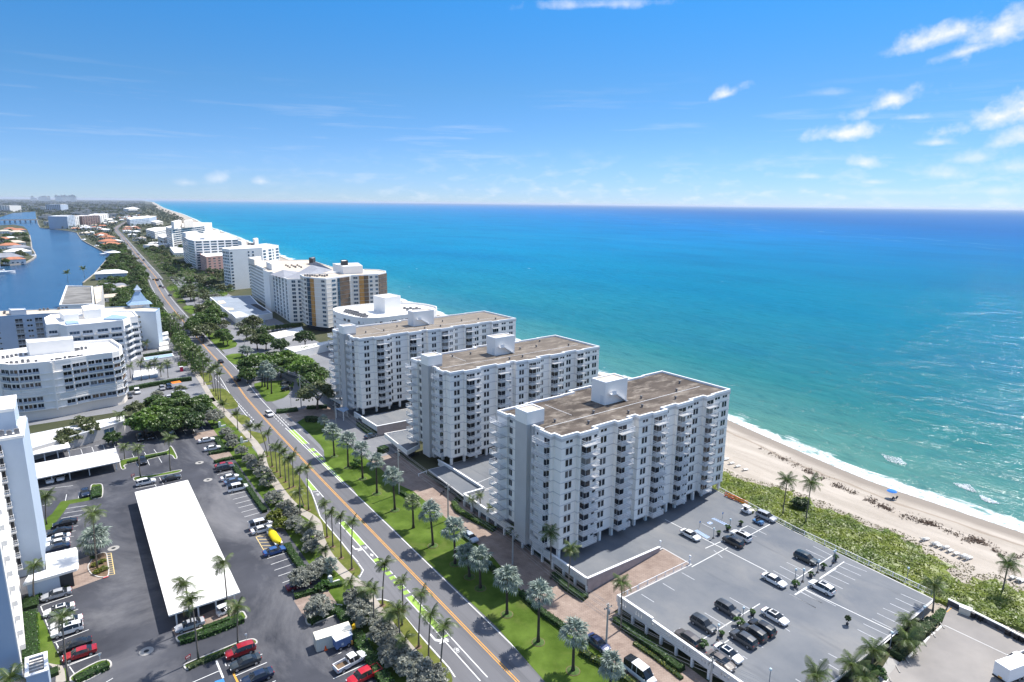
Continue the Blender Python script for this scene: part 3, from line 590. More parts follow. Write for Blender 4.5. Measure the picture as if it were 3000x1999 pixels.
def stained_roof():
    m, nt, node, mth, mix, noise = nodes_of('stained_roof'); L = nt.links; b = nt.nodes['Principled BSDF']; O = node('ShaderNodeTexCoord').outputs['Object']
    a = noise(O, .09, 9, .66, (1,1,1), dist=.6); c2 = noise(O, .33, 8, .7, (.6,1.2,1)); c3 = noise(O, 1.6, 5, .6)
    c = mix(sstep(mth, a, .36, .62), (.060,.048,.039), (.135,.110,.090)); c = mix(mth('MULTIPLY', sstep(mth, c2, .49, .66), .85), c, (.30,.26,.215))
    c = mix(mth('MULTIPLY', sstep(mth, c3, .4, .75), .3), c, (.09,.072,.058))
    oi = node('ShaderNodeObjectInfo'); c = mix(mth('MULTIPLY', oi.outputs['Alpha'], 0.0), c, (.5,.45,.38))
    sx = node('ShaderNodeSeparateColor'); L.new(oi.outputs['Color'], sx.inputs[0]); c = mix(mth('SUBTRACT', 1.0, sx.outputs[0]), c, (.34,.295,.24))
    L.new(c, b.inputs['Base Color']); b.inputs['Roughness'].default_value = .9; b.inputs['Specular IOR Level'].default_value = .2
    return m
M_STROOF = stained_roof()

_wc = {}
def win_mesh(w, h, panes=2, style='pair', glass=None):
    key = (round(w,1), round(h,1), panes, style, glass)
    if key in _wc: return _wc[key]
    mb = MB(); w, h = max(.3, round(w,1)), max(.3, round(h,1))
    if style == 'pair' and panes > 1:            # panes with a wall pier between
        mb.box(-w/2-.07, -.06, -h/2-.10, w/2+.07, .02, -h/2, 1)
        g = .15 if panes == 2 else .1; pw = (w-g*(panes-1))/panes
        for i in range(panes):
            x0 = -w/2+i*(pw+g); mb.box(x0, -.05, -h/2, x0+pw, .02, h/2, 1); mb.box(x0+.06, -.065, -h/2+.06, x0+pw-.06, -.045, h/2-.06, 0)
    else:
        mb.box(-w/2, -.05, -h/2, w/2, .02, h/2, 1); pw = w/panes
        for i in range(panes): mb.box(-w/2+i*pw+.05, -.065, -h/2+.06, -w/2+(i+1)*pw-.05, -.045, h/2-.06, 0)
    _wc[key] = mb.mesh('window', [glass and MATS[glass] or M_GLASS, M_FRAME]); return _wc[key]
_rc = {}
def rail_mesh(w, d, pick=.12, solid=False):
    key = (round(w,1), round(d,1), pick, solid)
    if key in _rc: return _rc[key]
    mb = MB(); w, d = key[0], key[1]; x0, x1 = -w/2, w/2; runs = [((x0,0),(x0,-d)), ((x0,-d),(x1,-d)), ((x1,-d),(x1,0))]
    for (ax, ay), (bx, by) in runs:
        L_ = math.hypot(bx-ax, by-ay); nx = max(1, int(L_/pick)); ux, uy = (bx-ax)/L_, (by-ay)/L_; T = lambda s, t, z: (ax+ux*s-uy*t, ay+uy*s+ux*t, z)
        for z0, z1 in ((.98,1.06),(.10,.15),(.55,.59)): mb.box(0, -.025, z0, L_, .025, z1, 0, T)
        if solid: mb.box(0, -.012, .15, L_, .012, .98, 0, T)
        else:
            for i in range(nx+1):
                s = L_*i/nx; th = .035 if i % 8 == 0 else .02; mb.add([T(s-th,-.02,.1),T(s+th,-.02,.1),T(s+th,-.02,1.0),T(s-th,-.02,1.0)], [(0,1,2,3)])
    _rc[key] = mb.mesh('railing', M_RAIL); return _rc[key]
_sc = {}
def slab_mesh(w, d):
    key = (round(w,1), round(d,1))
    if key not in _sc: _sc[key] = MB().box(-w/2-.05, -d-.06, -.16, w/2+.05, 0, .0).mesh('balcony', M_SLAB)
    return _sc[key]
def edge_frame(p0, p1):                # place along a facade: outward is to the right of p0->p1
    d = Vector((p1[0]-p0[0], p1[1]-p0[1])); Ln = d.length; d /= Ln
    return d, Ln, math.atan2(d.y, d.x)
def put(parent, name, me, p0, p1, s, z, out=0.0):
    d, Ln, rz = edge_frame(p0, p1)
    return link(name, me, parent, (p0[0]+d.x*s+d.y*out, p0[1]+d.y*s-d.x*out, z), rz)
def balcony(parent, p0, p1, s, z, w, d=1.4, solid=False, door=True, dw=2.2, pick=.16):
    b = put(parent, 'balcony', slab_mesh(w, d), p0, p1, s, z, .0); link('railing', rail_mesh(w, d, pick, solid), b)
    if door: put(parent, 'sliding_door', win_mesh(dw, 2.05, 2, 'full'), p0, p1, s-(w-dw)*.3, z+1.07)
    return b

# ---- the three slab towers by the beach
SEG = [(0,4.3,0),(4.3,9.4,.85),(9.4,15.8,-.5),(15.8,20.2,.5),(20.2,22.5,-.6),(22.5,26.7,.7),(26.7,31.4,1.2),(31.4,36.3,-.4),(36.3,42,.4),(42,47.2,-.5),(47.2,50,.6),(50,57.5,.1)]
WSEG = [(0,2.2,0),(2.2,5.7,.9),(5.7,13.4,.25),(13.4,17.2,.1),(17.2,20.8,.8)]
DECKZ = 2.7
def slab_tower(label, origin, ang, length, worn, n=10, group='white slab towers with brown roofs'):
    root = thing('apartment_tower', label, 'apartment building', (origin[0], origin[1], 0), ang, group)
    k = length/57.5; D = 20.8
    front = []
    for a, b, o in SEG: front += [(a*k, -o), (b*k, -o)]
    back = []
    for a, b, o in [(0,7.5,0),(7.5,19,.6),(19,23,1.0),(23,30.5,3.2),(30.5,40,.3),(40,49,1.0),(49,57.5,1.6)][::-1]: back += [(b*k, D+o*.7), (a*k, D+o*.7)]
    west = []
    for a, b, o in WSEG[::-1]: west += [(-o, b), (-o, a)]
    out = front + back + west
    out = [p for i, p in enumerate(out) if (Vector(p)-Vector(out[i-1])).length > .02]
    b0 = 4.96; fl = 2.503
    MB().prism(out, b0, 29.62, 0).obj('wall', M_WALL, root)
    for i in range(n): MB().prism(inset(out, -.07), b0+fl*i-.13, b0+fl*i+.05, 0).obj('floor_band', M_BAND, root)
    roof = MB().prism(inset(out, .2), 29.5, 29.70, 0, bottom=False).obj('roof', M_STROOF, root); roof.color = (1-worn, 1, 1, 1)
    mb = MB(); wallrun(mb, inset(out, .10), .42, 29.62, 30.22, closed=True); mb.obj('parapet', M_COPE, root)
    mb = MB(); wallrun(mb, inset(out, -.06), .12, 29.0, 29.6, closed=True); mb.obj('cornice', M_BAND, root)
    mb = MB(); mb.box(1.5, 6.9, 29.7, length-3, 7.0, 29.76); mb.box(length*.52, 9.5, 29.7, length*.52+.1, D-1, 29.75); mb.box(length*.2, 9.6, 29.7, length*.2+.08, D-2, 29.75); mb.obj('roof_seam', M_COPE, root)
    for i in range(9):
        x, y = length*(.1+.1*i)+random.uniform(-1,1), random.choice([3.5,8.5,12,17])+random.uniform(-1,1)
        if 21*k < x < 32*k and y > 8: y = 4
        v = MB(); v.lathe([(.22,29.7),(.22,30.25),(.34,30.25),(.34,30.42),(.0,30.5)], 8); v.obj('roof_vent', M_MECH, root, True, loc=(x, y, 0))
    # lift house, with rim, door, stair
    lx0, lx1, ly0, ly1 = 22.7*k, 30.2*k, 10.2, 14.8
    lift = MB().box(lx0, ly0, 29.66, lx1, ly1, 35.0).obj('lift_house', M_WALLB if False else M_WALL, root)
    MB().box(lx0+.35, ly0+.35, 34.9, lx1-.35, ly1-.35, 35.05).obj('roof', M_TANROOF, lift)
    mb = MB(); wallrun(mb, [(lx0+.12,ly0+.12),(lx1-.12,ly0+.12),(lx1-.12,ly1-.12),(lx0+.12,ly1-.12)], .32, 35.0, 35.35, closed=True); mb.obj('parapet', M_COPE, lift)
    MB().box(lx0-.05, ly0+.5, 29.7, lx0+.02, ly0+1.5, 31.9).obj('door', M_FRAME, lift)
    mb = MB(); mb.add([(lx0+2.6,ly0-1.0,32.3),(lx0+2.6,ly0-.05,32.3),(lx0+6.4,ly0-.05,29.75),(lx0+6.4,ly0-1.0,29.75),(lx0+2.6,ly0-1.0,32.55),(lx0+2.6,ly0-.05,32.55),(lx0+6.6,ly0-.05,29.85),(lx0+6.6,ly0-1.0,29.85)], [(0,1,2,3),(4,7,6,5),(0,3,7,4),(0,4,5,1),(2,6,7,3)])
    mb.box(lx0+1.2, ly0-1.1, 32.2, lx0+2.65, ly0-.02, 32.4); mb.box(lx0+1.25, ly0-1.1, 32.4, lx0+2.65, ly0-1.02, 33.3); mb.obj('stair', M_COPE, lift)
    # stair shaft on the road side
    sh = MB().box(-1.75, 9.0, 2.5, 2.9, 13.0, 32.8).box(-.75, 8.15, 2.5, .3, 9.02, 30.1).obj('stair_shaft', M_GREYW, root)
    MB().box(-1.8, 8.95, 30.35, 2.95, 13.05, 32.82).obj('shaft_head', M_WALL, sh)
    MB().box(-1.4, 9.35, 32.8, 2.55, 12.65, 32.93).obj('roof', M_TANROOF, sh)
    mb = MB(); wallrun(mb, [(-1.65,9.1),(2.8,9.1),(2.8,12.9),(-1.65,12.9)], .3, 32.82, 33.15, closed=True); mb.obj('parapet', M_COPE, sh)
    # pillars, and a solid dark box standing for the shade of the open garage
    MB().box(2.6, 3.2, DECKZ-.02, length-2.5, D-3, b0-.1).obj('garage_shade_box', M_DARK, root)
    pil = MB().box(-.32, -.32, DECKZ, .32, .32, b0-.08).mesh('pillar', M_WALL)
    for x in [.5,4.8,9.0,12.6,16.4,20.6,24,28,32,35.4,38.8,42.4,46,49.6,53.4,57]: link('pillar', pil, root, (x*k, .6, 0))
    for y in (5.2, 15.0, 20.2): link('pillar', pil, root, (.45, y, 0))
    def off(x):
        for a, b, o in SEG:
            if a <= x/k <= b: return -o
        return 0
    def woff(y):
        for a, b, o in WSEG:
            if a <= y <= b: return -o
        return 0
    for i in range(n):
        z = b0+fl*i
        for a, b, nm in [(1.25,2.95,2),(11.7,13.4,2),(23.7,25.3,2),(40.1,41.7,2),(43.6,45.3,2),(51.3,53.2,2),(8.35,9.2,1),(9.7,10.5,1),(20.7,21.4,1),(32.9,33.9,2),(30.1,31.2,2),(54.5,56.2,2)]:
            x = (a+b)/2*k; o = off(x); link('window', win_mesh((b-a)*1.12, 1.5, nm), root, (x, o, z+1.58))
        for a, b, s0, s1 in [(4.8,7.0,4.75,8.9),(15.9,18.1,15.9,19.9),(26.9,29.2,26.9,30.6),(36.5,38.8,36.5,40.2),(47.3,49.4,46.6,50.2)]:
            x = (a+b)/2*k+.25; o = off(x-.25); link('sliding_door', win_mesh((b-a)*1.28, 2.15, 3 if random.random() < .3 else 2, 'full'), root, (x, o, z+1.2))
            w = s1-s0; bl = link('balcony', slab_mesh(w, 1.45), root, ((s0+s1)/2*k, o, z+.07)); link('railing', rail_mesh(w, 1.45), bl)
        for y0, y1, nm, h in [(2.5,4.3,2,2.0),(6.9,7.5,1,1.3),(16.0,17.1,2,1.5),(13.5,14.1,1,1.3)]:
            y = (y0+y1)/2; link('sliding_door' if h > 1.8 else 'window', win_mesh(y1-y0, h, nm, 'full'), root, (woff(y), y, z+(1.1 if h > 1.8 else 1.55)), -math.pi/2)
        for y0, y1, dd in [(2.4,6.9,1.25),(17.4,21.6,1.7)]:
            bl = link('balcony', slab_mesh(y1-y0, dd), root, (woff((y0+y1)/2), (y0+y1)/2, z+.07), -math.pi/2); link('railing', rail_mesh(y1-y0, dd), bl)
    return root
slab_tower('nearest white slab tower with the darkest brown roof, beside the open parking deck', (78.5,91.7), .033, 57.6, 0.0)
slab_tower('middle of three white slab towers, between the nearest tower and the far one', (84.5,146.7), .033, 57.8, .22)
slab_tower('farthest of three white slab towers with pale tan roof, next to the oval building', (80.9,202.2), .049, 68.6, .5)

# ---- generic block
def block(name, label, cat, poly, z0, z1, wall, roof, group=None, par=.7, parmat=None, parw=.35):
    P = [xy(p) for p in poly]
    if sum(P[i-1][0]*P[i][1]-P[i][0]*P[i-1][1] for i in range(len(P))) < 0: P = P[::-1]
    root = thing(name, label, cat, (P[0][0], P[0][1], 0), 0, group); Q = [(a-P[0][0], b-P[0][1]) for a, b in P]
    MB().prism(Q, z0, z1).obj('wall', wall, root); MB().prism(inset(Q, .15), z1-.1, z1+.06, bottom=False).obj('roof', roof, root)
    if par:
        mb = MB(); wallrun(mb, inset(Q, parw/2-.02), parw, z1-.02, z1+par, closed=True); mb.obj('parapet', parmat or wall, root)
    return root, Q
def facade(root, p0, p1, zs, items, h=1.3, name='window', style='pair', panes=2, out=.0, glass=None):
    for z in zs:
        for s0, s1 in items: put(root, name, win_mesh(s1-s0, h, panes, style, glass), p0, p1, (s0+s1)/2, z, out)
def spread(L_, n, w, m=0.8): return [(m+(L_-2*m)*(i+.5)/n-w/2, m+(L_-2*m)*(i+.5)/n+w/2) for i in range(n)]
def elen(a, b): return math.hypot(b[0]-a[0], b[1]-a[1])
_mech = MB().box(-.6,-.6,0,.6,.6,1.3).lathe([(.45,1.3),(.45,1.42),(.0,1.42)],8).mesh('condenser', M_MECH)
def mech(root, pts, z, s=1.0):
    for p in pts:
        o = link('condenser', _mech, root, (p[0], p[1], z), random.random()*.2); o.scale = (s, s, s*random.uniform(.8,1.25))
def loc(root, p): return (p[0]-root.location.x, p[1]-root.location.y)
def pent(root, pts, z0, z1, wall, roof, name='penthouse'):
    Q = [loc(root, p) for p in pts]
    if sum(Q[i-1][0]*Q[i][1]-Q[i][0]*Q[i-1][1] for i in range(len(Q))) < 0: Q = Q[::-1]
    w = MB().prism(Q, z0, z1).obj(name, wall, root); MB().prism(inset(Q,.2), z1-.05, z1+.05, bottom=False).obj('roof', roof, w)
    mb = MB(); wallrun(mb, inset(Q,.15), .3, z1-.02, z1+.35, closed=True); mb.obj('parapet', wall, w); return w
def bands(root, Q, zs, h, m, d=.12, name='floor_band'):
    for z in zs: MB().prism(inset(Q, -d), z, z+h).obj(name, m, root)

# ---- oval white building with plant on its roof
P = [xy(p) for p in AL('S3', [(1090,905),(1240,955),(1400,985),(1600,985),(1820,960),(2230,905),(2270,870),(2250,850),(2100,820),(1900,808),(1600,815),(1150,860)], 20.0)]
e4, Q = block('apartment_building', 'low oval white building with rows of roof condensers and a big white roof cube', 'apartment building', smooth_path(P, 3, True), 0, 19, M_WALL, M_WROOF, par=1.1)
bands(e4, Q, [16.6,13.8,11,8.2,5.4], .25, M_BAND)
_q = smooth_path(P, 1, True); 
for i in range(6):
    a, b = loc(e4, P[i]), loc(e4, P[i+1]); L_ = elen(a, b)
    if L_ > 3: facade(e4, a, b, [17.4,14.6,11.8], spread(L_, max(1, int(L_/3.4)), 2.6, .3), 1.3, style='full', panes=3, glass='window_glass', out=.25)
pent(e4, AL('S3', [(1548,900),(1680,935),(1862,905),(1740,875)], 19.2), 19, 27, M_WALL, M_WROOF, 'lift_house')
mech(e4, [loc(e4, A('S3', 1215+i*27+j*14, 905+i*7-j*16, 20)) for i in range(10) for j in range(2)], 19.05, .95); mech(e4, [loc(e4, A('S3', 1900+i*35, 868+(i%2)*16, 20)) for i in range(6)], 19.05, 1.0)
# ---- curved tower with amber bays
P = [xy(p) for p in AL('S3', [(700,490),(740,515),(860,530),(1000,540),(1150,520),(1290,500),(1430,495),(1600,485),(1690,465),(1685,450),(1600,435),(1440,430),(1200,460),(1000,478),(800,482)], 32.0)]
e5, Q = block('apartment_tower', 'curved cream tower with amber and bronze glazed bays, behind the oval building', 'apartment building', P, 3.2, 31.6, M_CREAM, M_TANROOF, par=.7, parmat=M_COPE)
PQ = [loc(e5, p) for p in P]
bands(e5, Q, [3.2+2.58*i for i in range(11)], .16, M_COPE, .1)
MB().prism(inset(Q, 2.5), 0, 3.3).obj('garage_shade_box', M_DARK, e5)
zs = [3.2+2.58*i+1.45 for i in range(11)]
def curve_items(root, r, xs, ztop, zs, w, h, **k):   # place along the polygon edge under a photo column
    for x in xs: pass
def edge_at(PQ, i): return PQ[i], PQ[i+1]
def bay(root, a, b, s0, s1, z0, z1, m, name, d=.6):
    dd, Ln, rz = edge_frame(a, b); T = lambda x, y, z: (a[0]+dd.x*x+dd.y*(-y), a[1]+dd.y*x-dd.x*(-y), z)
    return MB().box(s0, -d, z0, s1, .1, z1, 0, T).obj(name, m, root)
def bay_cells(root, a, b, s0, s1, z0, fl, n, m, d=.35):
    for i in range(n): bay(root, a, b, s0, s1, z0+fl*i+.2, z0+fl*(i+1)-.04, m, 'glazed_bay', d)
E0, E1, E2, E3, E4_, E5_, E6_, E7_ = [edge_at(PQ, i) for i in range(8)]
L_ = elen(*E0); facade(e5, *E0, zs, spread(L_, 3, 1.5), 1.4, panes=2, style='full', out=.1)
L_ = elen(*E1); bay_cells(e5, *E1, L_*.35, L_*.68, 3.2, 2.58, 11, M_BGLASS, .45); bay_cells(e5, *E1, L_*.68, L_*.98, 3.2, 2.58, 11, M_AMBER, .5); facade(e5, *E1, zs, [(L_*.08, L_*.24)], 1.4, style='full', out=.1)
L_ = elen(*E2); facade(e5, *E2, zs, [(L_*.60, L_*.88)], 1.4, out=.1, style='full', glass='blue_glass')
L_ = elen(*E3); facade(e5, *E3, zs, [(L_*.42, L_*.70)], 1.4, out=.1, style='full', glass='blue_glass'); bay_cells(e5, *E3, L_*.86, L_*1.0, 3.2, 2.58, 11, M_BGLASS, .4)
L_ = elen(*E4_); bay_cells(e5, *E4_, 0, L_*.8, 3.2, 2.58, 11, M_BRONZE, .4)
L_ = elen(*E5_); facade(e5, *E5_, zs, [(L_*.15, L_*.5)], 1.4, out=.1, style='full', glass='blue_glass'); bay_cells(e5, *E5_, L_*.62, L_, 3.2, 2.58, 11, M_AMBER, .4)
L_ = elen(*E6_); bay_cells(e5, *E6_, 0, L_*.3, 3.2, 2.58, 11, M_BRONZE, .4); facade(e5, *E6_, zs, [(L_*.4, L_*.58), (L_*.78, L_*.95)], 1.4, out=.1, style='full', glass='blue_glass')
L_ = elen(*E7_); bay_cells(e5, *E7_, 0, L_, 3.2, 2.58, 11, M_BRONZE, .45)
pent(e5, AL('S3', [(1080,440),(1200,480),(1425,470),(1370,430)], 32), 31.6, 36.2, M_WALL, M_WROOF); pent(e5, AL('S3', [(1170,395),(1180,410),(1255,405),(1240,392)], 35), 36.2, 38.8, M_DARK, M_WROOF, 'plant_room')
mech(e5, [loc(e5, A('S3', 760+i*28, 508+(i%3)*4, 31.6)) for i in range(10)], 31.65, .8)
# ---- long white building with grey gables
c1 = A('S3',590,1040); w = [A('S3',150,740), A('S3',280,800), A('S3',390,900), A('S3',385,905), c1]
far, mid, near = (124.6,535.4), (119.6,462), (116.3,404.5)
P = [near, (126,400.3), (166,446), (172,532), (140,545), far, (120.6,470), (118.0,470), (117.4,452), (119.4,452)]
e6, Q = block('apartment_building', 'long white apartment building under grey gabled roof planes, left of the curved tower', 'apartment building', P, 0, 27.4, M_WALL, M_TANROOF, par=.5)
PQ = [loc(e6, p) for p in P]
zs = [1.7+2.45*i for i in range(11)]
a, b = PQ[5], PQ[6]; facade(e6, a, b, zs, spread(elen(a,b), 17, 1.9), 1.35, style='full', panes=2, out=.02)
a, b = PQ[9], PQ[0]; L_ = elen(a,b)
for i in range(5): MB(); bay(e6, a, b, L_*(.07+.2*i)-.3, L_*(.07+.2*i)+.3, .3, 27.6, M_WALL, 'pilaster', .5)
facade(e6, a, b, zs, spread(L_, 5, 4.6, 1.2), 1.9, style='full', panes=3, glass='blue_glass', out=.06)
a, b = PQ[0], PQ[1]; L_ = elen(a,b); facade(e6, a, b, zs, [(L_*.2,L_*.42),(L_*.56,L_*.80)], 1.7, style='full', panes=2, glass='blue_glass', out=.06)
for seg in ([(350,470),(520,515),(690,440),(480,425)], [(520,515),(560,515),(720,520),(1080,420),(830,360),(690,440)], [(770,350),(830,360),(1080,420),(900,350)]):
    pts = [loc(e6, A('S3', x, y, 28.6)) for x, y in seg]; cx = sum(p[0] for p in pts)/4; cy = sum(p[1] for p in pts)/len(pts)
    mb = MB(); n_ = len(pts); mb.add([(p[0],p[1],27.5) for p in pts]+[(cx,cy,30.2)], [(i,(i+1)%n_,n_) for i in range(n_)]); mb.obj('gable_roof', M_GREYROOF, e6)
pent(e6, AL('S3', [(315,400),(380,430),(470,405),(440,370)], 28), 27.4, 31.5, M_WALL, M_WROOF); pent(e6, AL('S3', [(110,355),(180,375),(262,355),(250,330)], 28), 27.4, 31.6, M_CREAM, M_WROOF)
pent(e6, AL('S3', [(805,345),(850,355),(880,345),(870,330)], 29), 27.4, 32, M_DARK, M_GREYROOF, 'plant_room')
mech(e6, [loc(e6, A('S3', 540+i*22, 390+(i%3)*12, 27.4)) for i in range(9)], 27.45, .9)
# blue grey parking podium before it
P = AL('S4', [(840,200),(1140,440),(1290,425),(1560,380),(1400,275),(1310,180)], 4.0)
d6, Q = block('parking_podium', 'blue grey parking podium with roof openings and white rim, before the gabled white building', 'parking deck', P, 0, 3.6, M_WALL, M_BLDECK, par=.5, parw=.6, parmat=M_COPE)
for seg in ([(925,245),(1000,240),(1030,268),(960,280)], [(1000,320),(1110,325),(1120,345),(1040,355)], [(1310,285),(1380,280),(1500,345),(1450,360)]):
    MB().prism([loc(d6, A('S4', x, y, 3.7)) for x, y in seg][::-1], 3.6, 3.85).obj('roof_opening', M_DARK if seg[0][0] > 1300 else M_TANROOF, d6)
pent(d6, AL('S4', [(1080,385),(1140,445),(1295,415),(1190,370)], 4.0), 3.6, 4.2, M_COPE, M_WROOF, 'canopy')
MB().prism([loc(d6, A('S4', x, y, .05)) for x, y in [(1400,470),(1440,490),(1480,475),(1435,455)]], .0, .12).obj('swimming_pool', M_BLUROOF, d6)
# ---- white slab block with white blank wall
P = [(117.6,599.2), (119.9,582.8), (149,590.5), (171,617), (169,650), (121.2,609.5)]
e7, Q = block('apartment_tower', 'tall white block with a broad blank panel, standing left of the gabled building', 'apartment building', P, 0, 34.4, M_WALL, M_WROOF, par=.6)
PQ = [loc(e7, p) for p in P]; zs = [1.8+2.72*i for i in range(12)]
a, b = PQ[0], PQ[1]; L_ = elen(a,b); facade(e7, a, b, zs, spread(L_, 4, 2.6), 1.7, style='full', panes=2, glass='blue_glass')
a, b = PQ[1], PQ[2]; L_ = elen(a,b); facade(e7, a, b, zs, [(L_*.02,L_*.09),(L_*.55,L_*.60),(L_*.68,L_*.74)], 1.6, style='full', panes=1, glass='blue_glass')
a, b = PQ[2], PQ[3]; L_ = elen(a,b); facade(e7, a, b, zs, [(L_*.05,L_*.2),(L_*.36,L_*.52),(L_*.6,L_*.66),(L_*.8,L_*.97)], 1.8, style='full', panes=2, glass='blue_glass')
pent(e7, AL('S2', [(1510,500),(1560,515),(1620,505),(1600,490)], 35), 34.4, 38, M_WALL, M_WROOF); pent(e7, AL('S2', [(1705,495),(1730,505),(1775,495),(1760,485)], 35), 34.4, 39.5, M_WALL, M_WROOF); mech(e7, [loc(e7, A('S2', 1650+i*20, 520, 34.4)) for i in range(4)], 34.5, 1.3)
# ---- small pink block
P = [(128.4,772), (127,729.2), (144.3,737.1), (170,750), (165,800), (140,800)]
e8, Q = block('apartment_building', 'small salmon pink block with white roof, squeezed between two white towers', 'apartment building', P, 0, 17.2, M_PINK, M_WROOF, par=.5)
PQ = [loc(e8, p) for p in P]; zs = [1.6+2.75*i for i in range(6)]
facade(e8, PQ[0], PQ[1], zs, spread(elen(PQ[0],PQ[1]), 7, 2.2), 1.4); facade(e8, PQ[1], PQ[2], zs, spread(elen(PQ[1],PQ[2]), 3, 2.6), 1.4)
pent(e8, AL('S2', [(1060,595),(1120,620),(1225,605),(1200,590)], 17.5), 17.2, 23, M_PINK, M_TERRA, 'roof_house')
# ---- stepped white building behind
P = [(131.4,902.9), (123.5,809.8), (124.4,775.8), (174.1,786.8), (191.9,940), (160,950)]
e9, Q = block('apartment_building', 'broad white building banded with dark balcony strips, behind the pink block', 'apartment building', P, 0, 31.4, M_WALL, M_WROOF, par=.6)
PQ = [loc(e9, p) for p in P]; zs = [1.7+2.85*i for i in range(11)]
for i, n_ in ((0,14),(1,5)): facade(e9, PQ[i], PQ[i+1], zs, spread(elen(PQ[i],PQ[i+1]), n_, 4.6), 1.8, style='full', panes=3, glass='blue_glass')
facade(e9, PQ[2], PQ[3], zs, spread(elen(PQ[2],PQ[3]), 6, 6.4), 1.8, style='full', panes=4, glass='blue_glass'); bands(e9, Q, [z-1.3 for z in zs], .35, M_COPE, .25)
pent(e9, AL('S2', [(1080,420),(1085,440),(1285,425),(1270,400)], 32), 31.4, 39, M_WALL, M_WROOF); pent(e9, AL('S2', [(800,405),(850,412),(1010,395),(960,380)], 32), 31.4, 36.5, M_WALL, M_WROOF)
# ---- dark banded building and low ones farther
P = [(151.6,1200), (148.9,1118.2), (226.2,1277.8), (260,1400), (220,1420)]
e10, Q = block('apartment_building', 'far white building striped by dark window bands, last tall one before the open beach', 'apartment building', P, 0, 31.2, M_WALL, M_WROOF, par=.8)
PQ = [loc(e10, p) for p in P]; zs = [2.0+3.3*i for i in range(9)]
facade(e10, PQ[0], PQ[1], [z for z in zs], [(L0, L0+6) for L0 in (4,14,24,34,44,54,64,72)], 1.9, style='full', panes=2, glass='window_glass')
facade(e10, PQ[1], PQ[2], zs, spread(elen(PQ[1],PQ[2]), 14, 11.5, 6), 2.2, style='full', panes=5, glass='window_glass'); bands(e10, Q, [z-1.5 for z in zs], .35, M_COPE, .3)
pent(e10, AL('S2', [(665,300),(700,305),(800,285),(770,270)], 32), 31.2, 42, M_WALL, M_WROOF); pent(e10, AL('S2', [(820,285),(830,290),(945,278),(930,265)], 32), 31.2, 42, M_CREAM, M_WROOF)
for lab, r, pts, z, wl, rf, n_ in [('low white block with columns of dark windows beyond the palm avenue', 'S2', [(335,315),(450,345),(630,310),(600,285),(460,290)], 14, M_WALL, M_WROOF, 4),
    ('little white hip roofed pavilion beside the far striped building', 'S2', [(485,400),(560,430),(640,400),(600,380),(520,385)], 12, M_WALL, M_WROOF, 3),
    ('far long grey blue hotel block with white upper wing', 'S2', [(90,170),(130,190),(380,170),(470,150),(300,145)], 18, M_WALLB, M_WROOF, 4),
    ('long low white roof among the trees beside the beach road', 'S2', [(300,515),(420,525),(640,505),(600,495)], 5, M_WALL, M_WROOF, 1),
    ('white flat roofed annex in front of the broad banded building', 'S2', [(640,540),(700,620),(815,615),(810,555)], 5, M_WALL, M_WROOF, 1),
    ('far white stepped resort with small roof tower near the horizon', 'S1', [(1570,180),(1640,185),(1780,180),(1700,160)], 18, M_WALL, M_WROOF, 3),
    ('far pinkish low building on the edge of the beach dune', 'S1', [(1920,345),(1990,360),(2080,345),(2010,330)], 10, M_CREAM, M_WROOF, 2)]:
    P = AL(r, pts, z); bb, Q = block('distant_building', lab, 'building', P, 0, z, wl, rf, par=.4)
    PQ = [loc(bb, p) for p in P]
    for i in range(2):
        a, b = PQ[i], PQ[i+1]; L_ = elen(a, b); nn = min(14, max(2, int(L_/9)))
        if n_ > 1: facade(bb, a, b, [z*(k+.5)/n_ for k in range(n_)], spread(L_, nn, L_/nn*.6), z/n_*.5, style='full', panes=2, glass='blue_glass')
# white podium and planters by the curved tower
for lab, pts, z, rf in [('white terrace podium with planters at the foot of the curved tower', [(350,1170),(560,1130),(720,1095),(740,1130),(620,1190),(440,1230)], 3.0, M_WROOF), ('long bare white flat roof below the curved tower behind dark hedges', [(530,1335),(640,1385),(870,1330),(1120,1265),(1080,1250),(800,1300)], 3.5, M_WROOF)]:
    block('terrace_podium', lab, 'terrace', AL('S3', pts, z), 0, z, M_WALL, rf, par=.4)
def lerp2(a, b, f): return (a[0]+(b[0]-a[0])*f, a[1]+(b[1]-a[1])*f)
# ---- west side: curved white building with glass balconies
P = [xy(p) for p in AL('S5', [(-150,1160),(0,1177),(110,1188),(220,1187),(400,1170),(560,1155),(700,1140),(900,1110),(1100,1075),(1300,1048),(1430,1033)], 20)]
P += [xy(p) for p in AL('S5', [(1520,1012),(1562,975),(1552,940),(1430,860)], 20)]
P += [(1.5,299.5), (-21,296), (-34,292)]
w2, Q = block('apartment_building', 'curved white building with ribbon glass balconies, nearest on the left by the parking lot', 'apartment building', P, 3.8, 19.6, M_WALL, M_WROOF, par=1.0, parw=.8)
PQ = [loc(w2, p) for p in P]
MB().prism(inset(Q, .3), 0, 3.9).obj('ground_floor', M_CREAM, w2)
fl = 2.55; z_of = lambda k: 17.9-fl*k
bands(w2, Q, [z_of(k)-1.62 for k in range(6)], .32, M_WALL, .45)
_lv = [z_of(3)-1.2+.45*j for j in range(4)] 
_pick = rail_mesh
